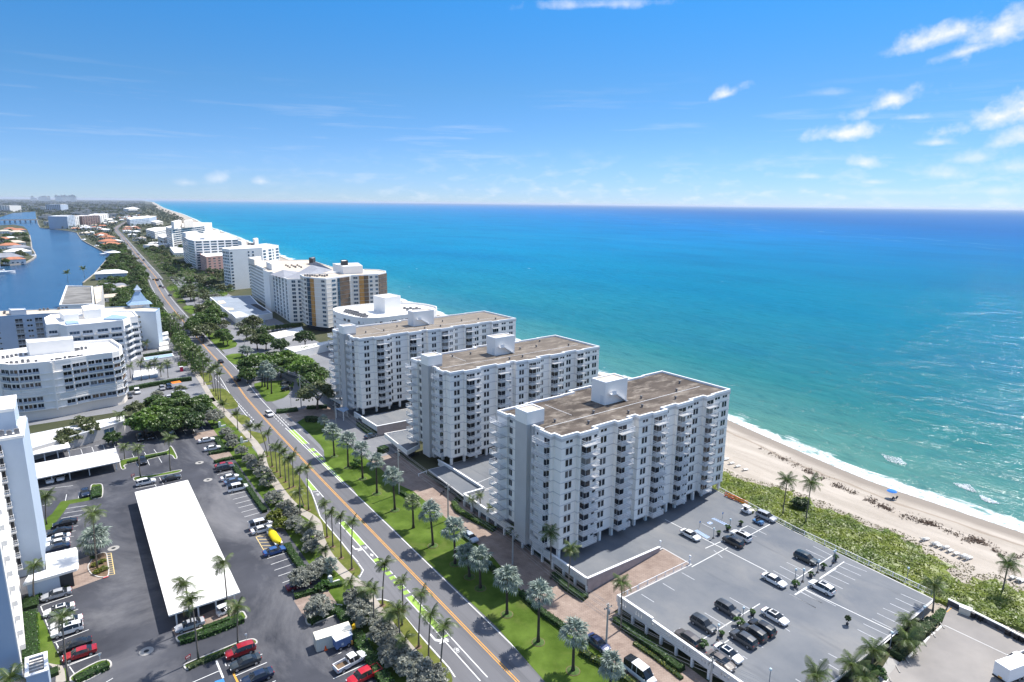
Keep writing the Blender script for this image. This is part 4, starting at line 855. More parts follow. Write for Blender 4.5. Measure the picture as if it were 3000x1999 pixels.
def ribbon_run(i, f0, f1, rows, n_):
    a, b = PQ[i], PQ[i+1]; L_ = elen(a, b); d, Ln, rz = edge_frame(a, b)
    for k in rows:
        for j in range(n_):
            s0, s1 = L_*(f0+(f1-f0)*j/n_), L_*(f0+(f1-f0)*(j+1)/n_)
            put(w2, 'window', win_mesh(s1-s0-.25, 1.9, 2 if s1-s0 > 1.8 else 1, 'full', random.choice(['window_glass','window_glass','window_glass','bronze_glass'])), a, b, (s0+s1)/2, z_of(k)-.32, .04)
            mb = MB(); T = lambda x, y, z: (a[0]+d.x*x+d.y*(-y), a[1]+d.y*x-d.x*(-y), z)
        mb = MB(); mb.box(L_*f0, -.5, z_of(k)-1.3, L_*f1, -.46, z_of(k)-.62, 0, T); mb.box(L_*f0, -.52, z_of(k)-.62, L_*f1, -.44, z_of(k)-.56, 0, T); mb.obj('glass_rail', M_BGLASSC, w2)
M_BGLASSC = mat('pale_rail_glass', (.42,.47,.54), rough=.3, var=.1, spec=.5)
for i, n_ in ((1,2),(2,2),(3,3)): ribbon_run(i, .03, .97, [0,1,2,4,5], n_)
ribbon_run(4, .0, .55, [0,1,2,4,5], 1)
ribbon_run(6, .4, .98, [0,1,2,3,5], 1); ribbon_run(7, .05, .97, [0,1,2,3,5], 2); ribbon_run(8, .03, .97, [0,1,2,3,5], 2); ribbon_run(9, .03, .97, [0,1,2,3,5], 1); ribbon_run(10, .03, .97, [0,1,2,3,5], 1)
for i in (11,12,13): ribbon_run(i, .05, .95, [0,1,2,3,4,5], 1)
a, b = PQ[5], PQ[6]; bay(w2, a, b, elen(a,b)*.55, elen(a,b)*.72, 3.0, 20.2, M_WALL, 'pilaster', .7)
a, b = PQ[0], PQ[1]; bay(w2, a, b, elen(a,b)*.85, elen(a,b)*.97, 3.0, 20.2, M_WALL, 'pilaster', .7)
for k, i0, i1 in ((3,1,5),(4,6,11)):
    for i in range(i0, i1):
        a, b = PQ[i], PQ[i+1]
        for j in range(3): bay(w2, a, b, .05, elen(a,b)-.05, z_of(k)-1.25+.62*j, z_of(k)-1.25+.62*j+.3, M_WALL, 'louvre', .35)
pent(w2, AL('S5', [(348,1000),(380,1050),(955,990),(940,950),(560,985)], 20), 19.6, 24.2, M_WALL, M_WROOF, 'lift_house')
mech(w2, [loc(w2, A('S5', x, y, 20)) for x, y in [(960,985),(1000,978),(1045,970),(1095,960),(40,1080),(95,1075),(150,1065),(205,1050),(265,1045),(330,1040),(25,1165),(90,1160),(145,1155),(215,1155),(665,1120),(725,1105),(770,1110),(830,1095),(890,1085),(930,1090),(960,1085),(1000,1078),(1045,1072),(290,1135),(360,1130),(460,1125)]], 19.65, .75)
# long cream garage roof in front of it
P = AL('R7', [(232,1168),(700,1080),(1130,1000),(1190,1015),(1060,1085),(700,1200),(300,1290)], 4.0)
P = [(-40,225),(-13,224.5),(11.5,236.5),(12.3,243),(-14,238.5),(-40,236)]
g2, Q = block('garage', 'long garage under a cream flat roof along the foot of the curved white building', 'garage', P, 0, 3.8, M_GREYW, M_WROOF, par=.25, parmat=M_COPE)
put(g2, 'window', win_mesh(3.2, 1.9, 2, 'full', 'blue_glass'), loc(g2, P[1]), loc(g2, P[2]), 22.5, 2.2)
# ---- white building behind, chamfered corner
P = [xy(p) for p in AL('S5', [(565,580),(590,665),(740,655),(845,680),(1200,648),(1570,610),(1660,570),(1760,555)], 20)] + [(28.5,372), (16.7,383), (-6,380)]
w3, Q = block('apartment_building', 'white building with chamfered corner and balcony bays, behind the curved white one', 'apartment building', P, 0, 19.5, M_WALL, M_WROOF, par=.8, parw=.5)
PQ = [loc(w3, p) for p in P]; zs = [16.3-3.0*k for k in range(6)]
bands(w3, Q, [z-1.45 for z in zs], .25, M_COPE, .2)
for i, n_ in ((1,1),(3,2),(4,2),(5,1),(6,1)):
    a, b = PQ[i], PQ[i+1]; L_ = elen(a,b); facade(w3, a, b, zs, spread(L_, n_, L_/n_*.72, .3), 1.9, style='full', panes=3, glass='blue_glass')
    for z in zs:
        for s0, s1 in spread(L_, n_, L_/n_*.85, .2): balcony(w3, a, b, (s0+s1)/2, z-1.2, s1-s0, 1.2, solid=True, door=False)
pent(w3, AL('S5', [(1050,520),(1080,580),(1300,560),(1340,510),(1200,490)], 20), 19.5, 23.5, M_WALL, M_WROOF); pent(w3, AL('S5', [(760,560),(820,610),(1010,590),(980,545)], 20), 19.5, 22.3, M_WALL, M_WROOF)
MB().prism([loc(w3, A('S5', x, y, 19.6)) for x, y in [(1320,600),(1440,545),(1640,575),(1560,605)]][::-1], 19.55, 20.3).obj('roof_canopy', M_BLUROOF, w3)
MB().prism([loc(w3, A('S5', x, y, 19.6)) for x, y in [(830,630),(850,665),(1010,650),(990,620)]][::-1], 19.55, 20.1).obj('roof_canopy', M_BLUROOF, w3)
# ---- pale blue building with the pointed roof pavilion
P = [xy(p) for p in AL('S5', [(-300,575),(0,555),(160,545),(560,520)], 19.6)] + [(29.1,373.2), (37.8,366.8), (41.0,378), (30,392), (-40,416)]
w4, Q = block('apartment_building', 'pale blue wide building with a pointed pagoda roof pavilion, in front of the waterway', 'apartment building', P, 0, 19.2, M_WALLB, M_TANROOF, par=.5, parmat=M_BLUROOF)
PQ = [loc(w4, p) for p in P]; zs = [16.8-2.65*k for k in range(7)]
a, b = PQ[1], PQ[2]; L_ = elen(a,b)
a, b = PQ[0], PQ[2]; L_ = elen(a,b)
facade(w4, PQ[0], PQ[1], zs, [(elen(PQ[0],PQ[1])-2.6, elen(PQ[0],PQ[1])-.8)], .8)
facade(w4, PQ[2], PQ[3], zs, [(5.2,7.4)], 1.1)
for z in zs:
    for s in (2.4, 10.3): balcony(w4, PQ[2], PQ[3], s, z-1.05, 3.9, .4, dw=3.0, pick=.3)
a, b = PQ[4], PQ[5]; L_ = elen(a,b); facade(w4, a, b, zs, [(1.2,2.6)], 1.1)
# pagoda
bx = AL('S5', [(1640,455),(1940,430),(1900,395),(1650,405)], 20); cx, cy = loc(w4, (sum(p.x for p in bx)/4, sum(p.y for p in bx)/4)); cy += 1.5
hp = MB().box(cx-4.4, cy-3.6, 19.2, cx+4.4, cy+3.6, 21.2).obj('roof_pavilion', M_WALL, w4)
mb = MB(); ring = lambda r, z: [(cx-r*1.15,cy-r,z),(cx+r*1.15,cy-r,z),(cx+r*1.15,cy+r,z),(cx-r*1.15,cy+r,z)]
vs = ring(5.0,21.1)+ring(3.2,22.8)+ring(1.9,25.6)+ring(1.2,27.2); mb.add(vs, [(4*i+j,4*i+(j+1)%4,4*i+4+(j+1)%4,4*i+4+j) for i in range(3) for j in range(4)]+[(12,13,14,15)]); mb.obj('roof', M_BLUROOF, hp)
mb = MB(); mb.box(cx-1.3,cy-1.1,27.2,cx+1.3,cy+1.1,28.6); vs = ring(1.6,28.6)+ring(.9,29.6)+ring(.1,31.2); mb.add(vs, [(4*i+j,4*i+(j+1)%4,4*i+4+(j+1)%4,4*i+4+j) for i in range(2) for j in range(4)]+[(8,9,10,11)]); mb.obj('lantern', M_WALLB, hp)
mech(w4, [loc(w4, A('S5', x, y, 19.4)) for x, y in [(510,478),(560,475),(610,472),(750,465),(800,455),(850,452),(1050,440),(1090,438),(1120,437),(60,500),(55,520)]], 19.25, .8)
pent(w4, AL('S5', [(115,500),(150,525),(340,515),(325,495)], 20), 19.2, 21.5, M_WALLB, M_WROOF)
# ---- grey flat roof block on the waterway and houses beyond
P = [xy(p) for p in AL('S5', [(845,165),(755,412),(1020,405),(1205,395),(1180,172)], 13.4)]
w5, Q = block('apartment_building', 'building with big weathered grey flat roof right on the waterway bank', 'apartment building', P, 0, 13.0, M_WALL, M_DKROOF, par=.7, parw=.9, parmat=M_COPE)
P = [xy(p) for p in AL('S5', [(1190,185),(1225,400),(1300,360),(1312,165)], 12.5)]
w5b, Q = block('apartment_building', 'narrow grey walled wing beside the weathered flat roof', 'apartment building', P, 0, 12.5, M_GREYW, M_TANROOF, par=.5)
# ---- tall white tower cut by the left edge: south walls coloured as shade, east as sunlit
ew = thing('apartment_tower', 'tall white tower cut by the left edge, with shade coloured end walls and stacked balconies', 'apartment building', (-9.6,152.5,0))
def wl(p): return (p[0]+9.6, p[1]-152.5)
PA = [wl(p) for p in [(-9.8,152.6),(-9.3,166.5),(-60,166.5),(-60,152.6)]][::-1]
MB().prism(PA, 0, 29.6).obj('north_wing', M_WALLB, ew)
MB().box(*wl((-60,152.5)), 29.5, *wl((-9.5,166.6)), 30.0).obj('roof', M_WROOF, ew)
PB = [wl(p) for p in [(-60,117.6),(-12.4,117.6),(-14.6,152.4),(-60,152.4)]]
MB().prism(PB, 0, 29.3).obj('south_wing', M_WALLB, ew); MB().prism(inset(PB,-.1), 29.2, 29.75).obj('roof', M_WROOF, ew)
a, b = PB[1], PB[2]; L_ = elen(a,b)
MB(); bay(ew, a, b, .0, L_-.2, .05, 29.2, M_WALL, 'east_wall', .05)
for k in range(10):
    z = 2.2+2.72*k
    bay(ew, a, b, 4.5, L_-5.0, z, z+.95, M_WALL, 'balcony_front', .8); 
    facade(ew, a, b, [z+1.65], [(6+i*5.5, 9.6+i*5.5) for i in range(4)], 1.2, style='full', out=.06)
    # recessed balcony stack in the corner
    facade(ew, wl((-14.7,152.55)), wl((-13.1,152.55)), [z+1.2], [(.1,1.5)], 1.9, style='full', out=.06)
    put(ew, 'balcony', slab_mesh(1.6,.9), wl((-14.7,152.5)), wl((-13.1,152.5)), .8, z)
    put(ew, 'railing', rail_mesh(1.6,.9,.3), wl((-14.7,152.5)), wl((-13.1,152.5)), .8, z)
pw = MB().box(*wl((-60,155.5)), 29.9, *wl((-10.6,166.3)), 34.5).obj('penthouse', M_WALLB, ew); MB().box(*wl((-60,155.4)), 34.4, *wl((-10.5,166.4)), 35.0).obj('roof', M_WROOF, pw)
MB().box(*wl((-13.3,155.8)), 29.95, *wl((-10.4,160)), 31.2).obj('roof_unit', M_COPE, ew); mech(ew, [wl((-13+i*1.2, 154.2)) for i in range(3)], 30.0, .7)
mech(ew, [wl((-14.2, 138+i*3)) for i in range(4)], 29.75, .7)
# entrance canopy block
P = AL('Y2', [(265,445),(530,330),(905,265),(900,120),(885,20),(540,95),(520,100),(535,280),(330,345)], 3.6)
P = [xy(A('Y2',262,447,3.6)), xy(A('Y2',700,320,3.6)), xy(A('Y2',880,265,3.6)), xy(A('Y2',905,235,3.6)), xy(A('Y2',893,60,3.6)), xy(A('Y2',875,20,3.6)), xy(A('Y2',525,98,3.6)), xy(A('Y2',535,280,3.6)), xy(A('Y2',330,345,3.6))]
en, Q = block('entrance_pavilion', 'flat white entrance canopy with dark stone wall at the foot of the left tower', 'entrance', P, 3.2, 3.6, M_WROOF, M_WROOF, par=.12, parmat=M_COPE)
a, b = loc(en, P[0]), loc(en, P[2]); L_ = elen(a,b); MB(); bay(en, a, b, .6, L_*.66, 0, 3.2, M_WALLB, 'wall', -.4); bay(en, a, b, L_*.66, L_*.92, 0, 3.2, M_DARK, 'stone_wall', -.5); bay(en, a, b, L_*.66, L_*.74, 0, 2.4, M_GLASS, 'door', -.3)
# pergola box at the bottom left
P = [xy(A('Y2',310,1505,4.6)), xy(A('Y2',535,1435,4.6)), xy(A('Y2',525,1235,4.6)), xy(A('Y2',310,1300,4.6))]
pg = thing('roof_pergola', 'open topped white wall enclosure with cream beams at the foot of the left tower', 'pergola', (P[0][0],P[0][1],0)); Q = [loc(pg,p) for p in P]
mb = MB(); wallrun(mb, Q, .3, 0, 4.6, closed=True); mb.obj('wall', M_WALLB, pg)
mb = MB(); wallrun(mb, Q, .5, 4.6, 4.8, closed=True); mb.obj('coping', M_COPE, pg)
for f in (.15,.32,.5,.68,.85):
    a = Vector(Q[0]).lerp(Vector(Q[3]), f); b = Vector(Q[1]).lerp(Vector(Q[2]), f); mb = MB(); wallrun(mb, [a,b], .3, 4.1, 4.5); mb.obj('beam', M_CREAM, pg)
MB().prism(inset(Q,.2), .05, 1.2).obj('floor', M_DARK, pg)
P = [xy(A('Y2',310,1520,3.0)), xy(A('Y2',300,1900,3.0)), xy(A('Y2',560,1900,3.0)), xy(A('Y2',545,1445,3.0))]
# ---- carports
M_POST = mat('white_post', (.74,.74,.73), rough=.6, var=.05)
def carport(label, pts, z, posts, roofm, th=.28):
    P = [xy(p) for p in pts]; root = thing('carport', label, 'carport', (P[0][0],P[0][1],0)); Q = [loc(root,p) for p in P]
    MB().prism(Q, z-th, z).obj('roof', roofm, root)
    if elen(Q[0],Q[1]) > 3:
        n_ = max(3, int(max(elen(Q[0],Q[1]),elen(Q[1],Q[2]))/3)); lo = 0 if elen(Q[0],Q[1]) > elen(Q[1],Q[2]) else 1; mb = MB()
        for i in range(1, n_): a_ = lerp2(Q[lo],Q[lo+1],i/n_); b_ = lerp2(Q[(lo+3)%4],Q[lo+2],i/n_); ribbon(mb, [a_,b_], .07, z+.012)
        mb.obj('roof_seam', M_CORR, root)
    pm = MB().box(-.13,-.13,0,.13,.13,z-th).mesh('post', M_POST)
    for p in posts: link('post', pm, root, (*loc(root, p), 0))
    return root
M_CANVAS = mat('carport_roof', (.80,.775,.73), rough=.8, var=.03, scale=.08, det=8)
worn(M_CANVAS, (.66,.63,.57), (1,.25,1), .52, .78, .45, .2)
c = [(9.25,175.9),(21.4,175.9),(21.3,117.6),(9.0,117.6)]
c = [xy(A('R1',775,475,3.0)), xy(A('R1',1080,405,3.0)), xy(A('R1',1382,1050,3.0)), xy(A('R1',970,1185,3.0))]
posts = [lerp2(lerp2(c[3],c[2],u), lerp2(c[0],c[1],u), v) for u in (.1,.4,.65,.92) for v in (.015,.18,.34,.5,.66,.82,.98)]
carport('huge white flat carport roof in the middle of the dark parking lot', c[::-1], 3.0, posts, M_CANVAS)
c = [xy(A('R1',175,315,2.8)), xy(A('R1',665,222,2.8)), xy(A('R1',692,298,2.8)), xy(A('R1',190,402,2.8))]; c[0] = lerp2(c[1], c[0], 1.25); c[3] = lerp2(c[2], c[3], 1.25)
posts = [lerp2(lerp2(c[3],c[2],u), lerp2(c[0],c[1],u), v) for u in (.2,.36,.52,.7,.96) for v in (.12,.9)]
carport('cream carport roof of the two on the left, nearer and longer one', c[::-1], 2.8, posts, M_CANVAS)
c = [xy(A('R1',160,228,2.8)), xy(A('R1',392,188,2.8)), xy(A('R1',405,218,2.8)), xy(A('R1',168,265,2.8))]; c[0] = lerp2(c[1], c[0], 1.3); c[3] = lerp2(c[2], c[3], 1.3)
posts = [lerp2(lerp2(c[3],c[2],u), lerp2(c[0],c[1],u), v) for u in (.25,.5,.75,.97) for v in (.12,.9)]
carport('short cream carport roof of the two on the left, behind the longer one', c[::-1], 2.8, posts, M_CANVAS)
# blue roofed poolside pavilion and pool terrace
P = AL('S5', [(1830,1080),(1850,1115),(2220,1060),(2200,1028)], 3.5)
pv, Q = block('pool_pavilion', 'poolside pavilion with pale blue flat roof among palms', 'pavilion', P, 3.1, 3.5, M_WALL, M_BLUROOF, par=.1, parmat=M_COPE)
for p in Q: MB().box(p[0]-.15,p[1]-.15,0,p[0]+.15,p[1]+.15,3.1).obj('post', M_POST, pv)
tr, Q = block('pool_terrace', 'raised white pool terrace with blue tiled wall behind the clipped hedge', 'terrace', AL('R7', [(1225,650),(1235,590),(1440,565),(1450,620)], 1.2), 0, 1.2, M_BLUROOF, M_WROOF, par=.2, parmat=M_COPE)
# white podium at the pale blue building, stepped strips
for k in range(4): block('garage_step', ['topmost','second','third','lowest'][k]+' white roof strip beside the pale blue building', 'garage', AL('S5', [(2025,760+k*55),(2035,800+k*55),(2150,775+k*55),(2140,740+k*55)], 3), 0, 2.6-.3*k, M_WALL, M_WROOF, par=.2)

# ---- parking decks by the towers
M_BLOCK = mat('breeze_block', (.70,.69,.66), rough=.9, var=.08, scale=.5)
M_BRICKW = mat('rose_block_wall', (.40,.34,.32), rough=.9, var=.12, scale=.8)
def deck(label, poly, z, walls, name='parking_deck'):
    P = [xy(p) for p in poly]
    if sum(P[i-1][0]*P[i][1]-P[i][0]*P[i-1][1] for i in range(len(P))) < 0: P = P[::-1]
    root = thing(name, label, 'parking deck', (P[0][0],P[0][1],0)); Q = [loc(root,p) for p in P]
    MB().prism(Q, z-.35, z-.004, 0).obj('slab', M_GREYW, root); MB().prism(inset(Q,.3), z-.1, z, 0, bottom=False).obj('deck_surface', M_DECKF, root)
    MB().prism(inset(Q,1.6), 0, z-.3, 0).obj('garage_shade_box', M_DARK, root)  # dark solid in place of the shaded space under the deck
    return root
D1 = [(79.0,39.8),(129.2,40.0),(131.1,70),(134.2,93),(137,128),(83.6,128),(77.6,128),(77.6,127.6),(78.2,82.3),(100.2,82.1),(100.2,74.7),(79,74.6)]
dk = deck('large blue grey rooftop parking deck in front of the nearest tower', D1, DECKZ, None)
def blockwall(root, pts, z0, z1, w=.28, holes=True, cap=True):
    """parapet of pierced blocks: piers and openings with a coping"""
    Q = [loc(root, p) for p in pts]
    for a, b in zip(Q[:-1], Q[1:]):
        a, b = Vector(a), Vector(b); L_ = (b-a).length; t = (b-a)/L_; T = lambda x, y, z: (a.x+t.x*x-t.y*y, a.y+t.y*x+t.x*y, z); mb = MB()
        h = z1-z0; mb.box(0,-w/2,z0,L_,w/2,z0+h*.38,0,T); mb.box(0,-w/2,z1-h*.26,L_,w/2,z1-.05,0,T)
        n = max(1, int(L_/.62)); 
        for i in range(n):
            x0 = L_*i/n; grp = (i//3) % 2
            mb.box(x0, -w/2, z0+h*.38, x0+(.62*L_/n if grp else L_/n), w/2, z1-h*.26, 0, T)
        mb.obj('breeze_block_wall', M_BLOCK, root)
        MB().box(-.1,-w/2-.1,z1-.05,L_+.1,w/2+.1,z1+.08,0,T).obj('coping', M_COPE, root)
def postrow(root, pts, z0, z1, step=3.4, s=.22, m=None):
    pm = MB().box(-s,-s,z0,s,s,z1).mesh('column', m or M_WALL)
    Q = [loc(root, p) for p in pts]
    for a, b in zip(Q[:-1], Q[1:]):
        L_ = elen(a,b); n = max(1, int(L_/step))
        for i in range(n+1): link('column', pm, root, (*lerp2(a,b,i/n), 0))
blockwall(dk, [(79,39.9),(79.0,65.9)], 1.7, 3.5); blockwall(dk, [(79.0,66.0),(78.86,74.4)], 1.7, 3.9); postrow(dk, [(79.1,40),(79.0,74)], 0, 1.7)
blockwall(dk, [(78.2,82.4),(77.9,100)], 1.7, 3.4); blockwall(dk, [(77.9,106),(77.5,128)], 1.7, 3.4); blockwall(dk, [(77.5,128.1),(83.6,128.1)], 1.7, 3.4); postrow(dk, [(78.3,82.4),(77.5,128)], 0, 1.7)
mb = MB(); wallrun(mb, [loc(dk,(78.2,82.2)),loc(dk,(99,82.05))], .3, .3, 3.5); mb.obj('ramp_wall', M_BRICKW, dk); mb = MB(); wallrun(mb, [loc(dk,(78.0,82.2)),loc(dk,(99.1,82.05))], .5, 3.5, 3.62); mb.obj('coping', M_COPE, dk)
def guardrail(label, pts, z, step=2.4, h=1.05, pick=.32, name='guard_rail', parent=None):
    root = parent or thing(name, label, 'railing', (pts[0][0],pts[0][1],z))
    Q = [(p[0]-root.location.x, p[1]-root.location.y) for p in pts]; z0 = 0 if parent is None else z
    for a, b in zip(Q[:-1], Q[1:]):
        a, b = Vector(a), Vector(b); L_ = (b-a).length; t = (b-a)/L_; T = lambda x, y, zz: (a.x+t.x*x-t.y*y, a.y+t.y*x+t.x*y, z0+zz)
        mb = MB(); mb.box(0,-.05,h-.07,L_,.05,h,0,T); mb.box(0,-.03,.1,L_,.03,.15,0,T); mb.obj('top_rail', M_RAIL, root)
        mb = MB(); n = int(L_/pick)
        for i in range(n): mb.box(L_*i/n-.018,-.018,.1,L_*i/n+.018,.018,h-.05,0,T)
        mb.obj('pickets', M_RAIL, root, kind='stuff')
        n = max(1,int(L_/step)); pm = MB().box(-.06,-.06,z0,.06,.06,z0+h+.03).mesh('post', M_RAIL)
        for i in range(n+1): link('post', pm, root, ((a+(b-a)*(i/n)).x, (a+(b-a)*(i/n)).y, 0))
    return root
guardrail('long white picket railing along the beach edge of the near parking deck', [(134.6,93.5),(131.4,70),(130.2,41)], DECKZ)
guardrail('white horizontal bar railing beside the paver ramp of the near deck', [(78.9,74.75),(84.5,74.8)], DECKZ-.4, h=1.3)
guardrail('white bar railing continuing up to the head of the paver ramp', [(84.8,74.8),(100.2,74.8)], DECKZ-.1, h=1.1)
mb = MB(); mb.add([(76,74.9,.02),(100.2,74.9,DECKZ+.005),(100.2,81.9,DECKZ+.005),(76,81.9,.02)], [(0,1,2,3)]); mb.obj('ramp', M_PAVE, kind='structure')
# deck of the middle and far towers
D2 = [xy(p) for p in [A('R8',595,1105,3.4),A('R8',765,1240,3.4),A('R8',860,1190,3.4),A('R8',840,1060,3.4)]]
d2 = deck('small grey roof deck at the drive beside the middle tower', D2, 3.2, None)
mb = MB(); wallrun(mb, [loc(d2,p) for p in D2], .3, 2.4, 3.75, closed=True); mb.obj('parapet', M_WALL, d2)
D3 = [xy(A('R8',360,935,3.4)), xy(A('R8',535,1045,3.4)), xy(A('R8',850,985,3.4)), (150,192), (150,200), (80,200)]
d3 = deck('grey parking deck with rose block wall at the foot of the farthest slab tower', D3, 2.8, None)
mb = MB(); wallrun(mb, [loc(d3,p) for p in D3[1:4]], .3, .2, 3.5); mb.obj('rose_block_wall', M_BRICKW, d3); mb = MB(); wallrun(mb, [loc(d3,p) for p in D3[:3]], .45, 3.45, 3.6); mb.obj('coping', M_COPE, d3); mb = MB(); wallrun(mb, [loc(d3,p) for p in D3[:2]], .3, 1.7, 3.45); mb.obj('parapet', M_BLOCK, d3)
d4 = deck('grey parking deck between the nearest and the middle tower', [(84,128.3),(140,130),(140,150),(84,148),(77.8,148),(77.4,128.3)], DECKZ-.02, None)
blockwall(d4, [xy(A('R3',430,455,3.3)), xy(A('R3',250,340,3.3)), xy(A('R3',165,290,3.3))], 1.7, 3.4)
d5 = deck('white rimmed deck curving beside the farthest slab tower', [xy(p) for p in AL('S6', [(1690,590),(1830,700),(1960,775),(1990,640),(1900,520)], 3.3)], 3.0, None)
mb = MB(); wallrun(mb, [loc(d5,p) for p in [xy(q) for q in AL('S6', [(1690,590),(1830,700),(1960,775)], 3.3)]], .5, 2.2, 3.6); mb.obj('parapet', M_COPE, d5)
# blue white canvas entrance canopy of the farthest slab tower
c = [xy(p) for p in AL('S6', [(1880,860),(1990,900),(2060,870),(2030,835)], 3.4)]
carport('small blue grey entrance canopy beside the farthest slab tower', c, 3.4, [lerp2(c[0],c[1],.1), lerp2(c[0],c[1],.95), lerp2(c[3],c[2],.1)], M_BLUROOF, .15)
# ---- lower lot at the bottom right with its sea wall
LZ = 1.6
lotm = mat('bleached_lot', (.25,.235,.22), rough=.9, var=.12, scale=.07, det=9, col2=(.33,.305,.28))
lot = [xy(p) for p in AL('R5', [(500,1600),(900,1235),(945,1120),(1000,1150),(1130,1215),(1250,1275),(1374,1345),(1500,1410)], LZ)] + [(150,20),(150,-40),(85,-40),(85,30)]
fl_ = MB().prism(lot, .02, LZ-.01, 0).obj('lower_parking_lot', lotm, kind='structure')
M_STONE = mat('dark_stone_wall', (.10,.10,.11), rough=.9, var=.5, scale=1.5)
wp = [xy(p) for p in AL('R5', [(940,1090),(1000,1120),(1130,1185),(1250,1245),(1374,1310),(1500,1375)], LZ+1.0)]
sw = thing('lot_wall', 'dark speckled wall with white coping between the lower lot and the dune', 'wall', (wp[0][0],wp[0][1],0)); Q = [loc(sw,p) for p in wp]
mb = MB(); wallrun(mb, Q, .35, .3, LZ+.95); mb.obj('wall', M_STONE, sw); mb = MB(); wallrun(mb, Q, .5, LZ+.95, LZ+1.1); mb.obj('coping', M_COPE, sw)
# ================================================================== vegetation
LEAF_G = leafmat('leaf_green', (.055,.115,.02), (.12,.195,.04))
LEAF_B = leafmat('leaf_bright', (.085,.18,.02), (.17,.275,.04))
LEAF_D = leafmat('leaf_dark', (.035,.075,.02), (.075,.13,.034))
LEAF_O = leafmat('leaf_olive', (.08,.11,.034), (.155,.175,.075))
LEAF_S = leafmat('leaf_silver', (.21,.225,.18), (.37,.38,.32), trans=.45)
LEAF_Y = leafmat('leaf_yellow_green', (.10,.15,.012), (.26,.27,.03))
LEAF_H = leafmat('hedge_leaf', (.034,.095,.014), (.075,.17,.025), scale=1.2)
LEAF_F = leafmat('far_foliage', (.022,.05,.02), (.07,.10,.04), scale=.05, trans=.1)
LEAF_SG = leafmat('sea_grape_leaf', (.085,.14,.012), (.20,.24,.022), scale=.22, trans=.25)
LEAF_DRY = leafmat('dune_grass', (.11,.10,.045), (.22,.185,.10), scale=.4, trans=.15)
BARK = mat('bark', (.16,.125,.095), rough=.95, var=.3, scale=2.0)
BARKD = mat('dark_palm_bark', (.075,.06,.048), rough=.95, var=.3, scale=3.0)
BARKP = mat('palm_bark', (.17,.15,.125), rough=.95, var=.3, scale=3.0, stretch=(1,1,3))
FROND = leafmat('palm_frond', (.045,.085,.018), (.125,.165,.042), scale=.8, trans=.3, rvar=.3)
FROND_Y = leafmat('palm_frond_old', (.15,.15,.03), (.32,.25,.09), scale=.8, trans=.3)
FAN_S = leafmat('silver_fan', (.11,.16,.125), (.33,.385,.33), scale=1.2, trans=.12, rvar=.12)
FAN_G = leafmat('green_fan', (.10,.14,.07), (.24,.28,.14), scale=1.2, trans=.2)

def cards(P, Nn, size, rng, tilt=.9, aspect=.62):
    """leaf sized faces at points P, roughly facing Nn"""
    P = np.asarray(P, float); n = len(P); Nn = np.asarray(Nn, float)+rng.normal(0, tilt, (n,3)); Nn /= np.linalg.norm(Nn, axis=1, keepdims=True)+1e-9
    r = rng.normal(0, 1, (n,3)); U = np.cross(Nn, r); U /= np.linalg.norm(U, axis=1, keepdims=True)+1e-9; V = np.cross(Nn, U)
    s = (np.asarray(size)*rng.uniform(.65, 1.35, n))[:,None]
    q = np.stack([P-U*s, P-V*s*aspect, P+U*s, P+V*s*aspect], 1).reshape(-1,3)
    return q
def card_mesh(name, q, material):
    n = len(q)//4; me = bpy.data.meshes.new(name); me.vertices.add(len(q)); me.vertices.foreach_set('co', q.astype(np.float32).ravel())
    me.loops.add(len(q)); me.loops.foreach_set('vertex_index', np.arange(len(q), dtype=np.int32)); me.polygons.add(n)
    me.polygons.foreach_set('loop_start', np.arange(0, len(q), 4, dtype=np.int32)); me.materials.append(material); me.update(calc_edges=True); return me
def crown_cards(rng, rx, rz, clumps, per, size, lump=.34, flat=1.0, gap=.0):
    """clumps through the volume of an uneven crown"""
    Ps, Ns = [], []
    for i in range(clumps):
        v = rng.normal(0,1,3); v /= np.linalg.norm(v); v[2] = abs(v[2])*1.25-.32; rr = rng.uniform(.35,1)**.45
        c = np.array([v[0]*rx, v[1]*rx, v[2]*rz])*rr*rng.uniform(.82,1.1); R = rx*lump*rng.uniform(.6,1.25)
        d = rng.normal(0,1,(per,3)); d /= np.linalg.norm(d,axis=1,keepdims=True); d[:,2] = np.where(d[:,2] < -.3, -d[:,2], d[:,2])
        p = c+d*R*rng.uniform(.55,1.0,(per,1))*np.array([1,1,.75*flat]); Ps.append(p); Ns.append(d+np.array([0,0,1.0]))
    return cards(np.concatenate(Ps), np.concatenate(Ns), size, rng)
def trunk_mesh(name, h, r, rng, limbs=4, spread=1.5, material=None, lean=.1):
    mb = MB(); l = Vector((rng.uniform(-lean,lean), rng.uniform(-lean,lean), 0))*h
    mb.tube([(0,0,-.1),(l.x*.4,l.y*.4,h*.5),(l.x,l.y,h)], [r*1.25,r*.85,r*.6], 7)
    for i in range(limbs):
        a = 6.283*i/limbs+rng.uniform(-.4,.4); s = spread*rng.uniform(.6,1.1); mb.tube([(l.x*.7,l.y*.7,h*.7),(l.x+math.cos(a)*s*.5,l.y+math.sin(a)*s*.5,h*1.1),(l.x+math.cos(a)*s,l.y+math.sin(a)*s,h*1.45)], [r*.55,r*.38,r*.15], 5)
    return mb.mesh(name, material or BARK, True)
_rng = np.random.default_rng(5)
TREE = {}
def tree_kind(kind, m, rx, rz, hz, clumps, per, size, n=3, lump=.34, tr=.18, limbs=4):
    TREE[kind] = []
    for k in range(n):
        rng = np.random.default_rng(100*len(TREE)+k)
        q = crown_cards(rng, rx*rng.uniform(.9,1.1), rz*rng.uniform(.9,1.1), clumps, per, size, lump); q[:,2] += hz
        TREE[kind].append((card_mesh('crown', q, m), trunk_mesh('trunk', hz*.8, tr, rng, limbs, rx*.55)))
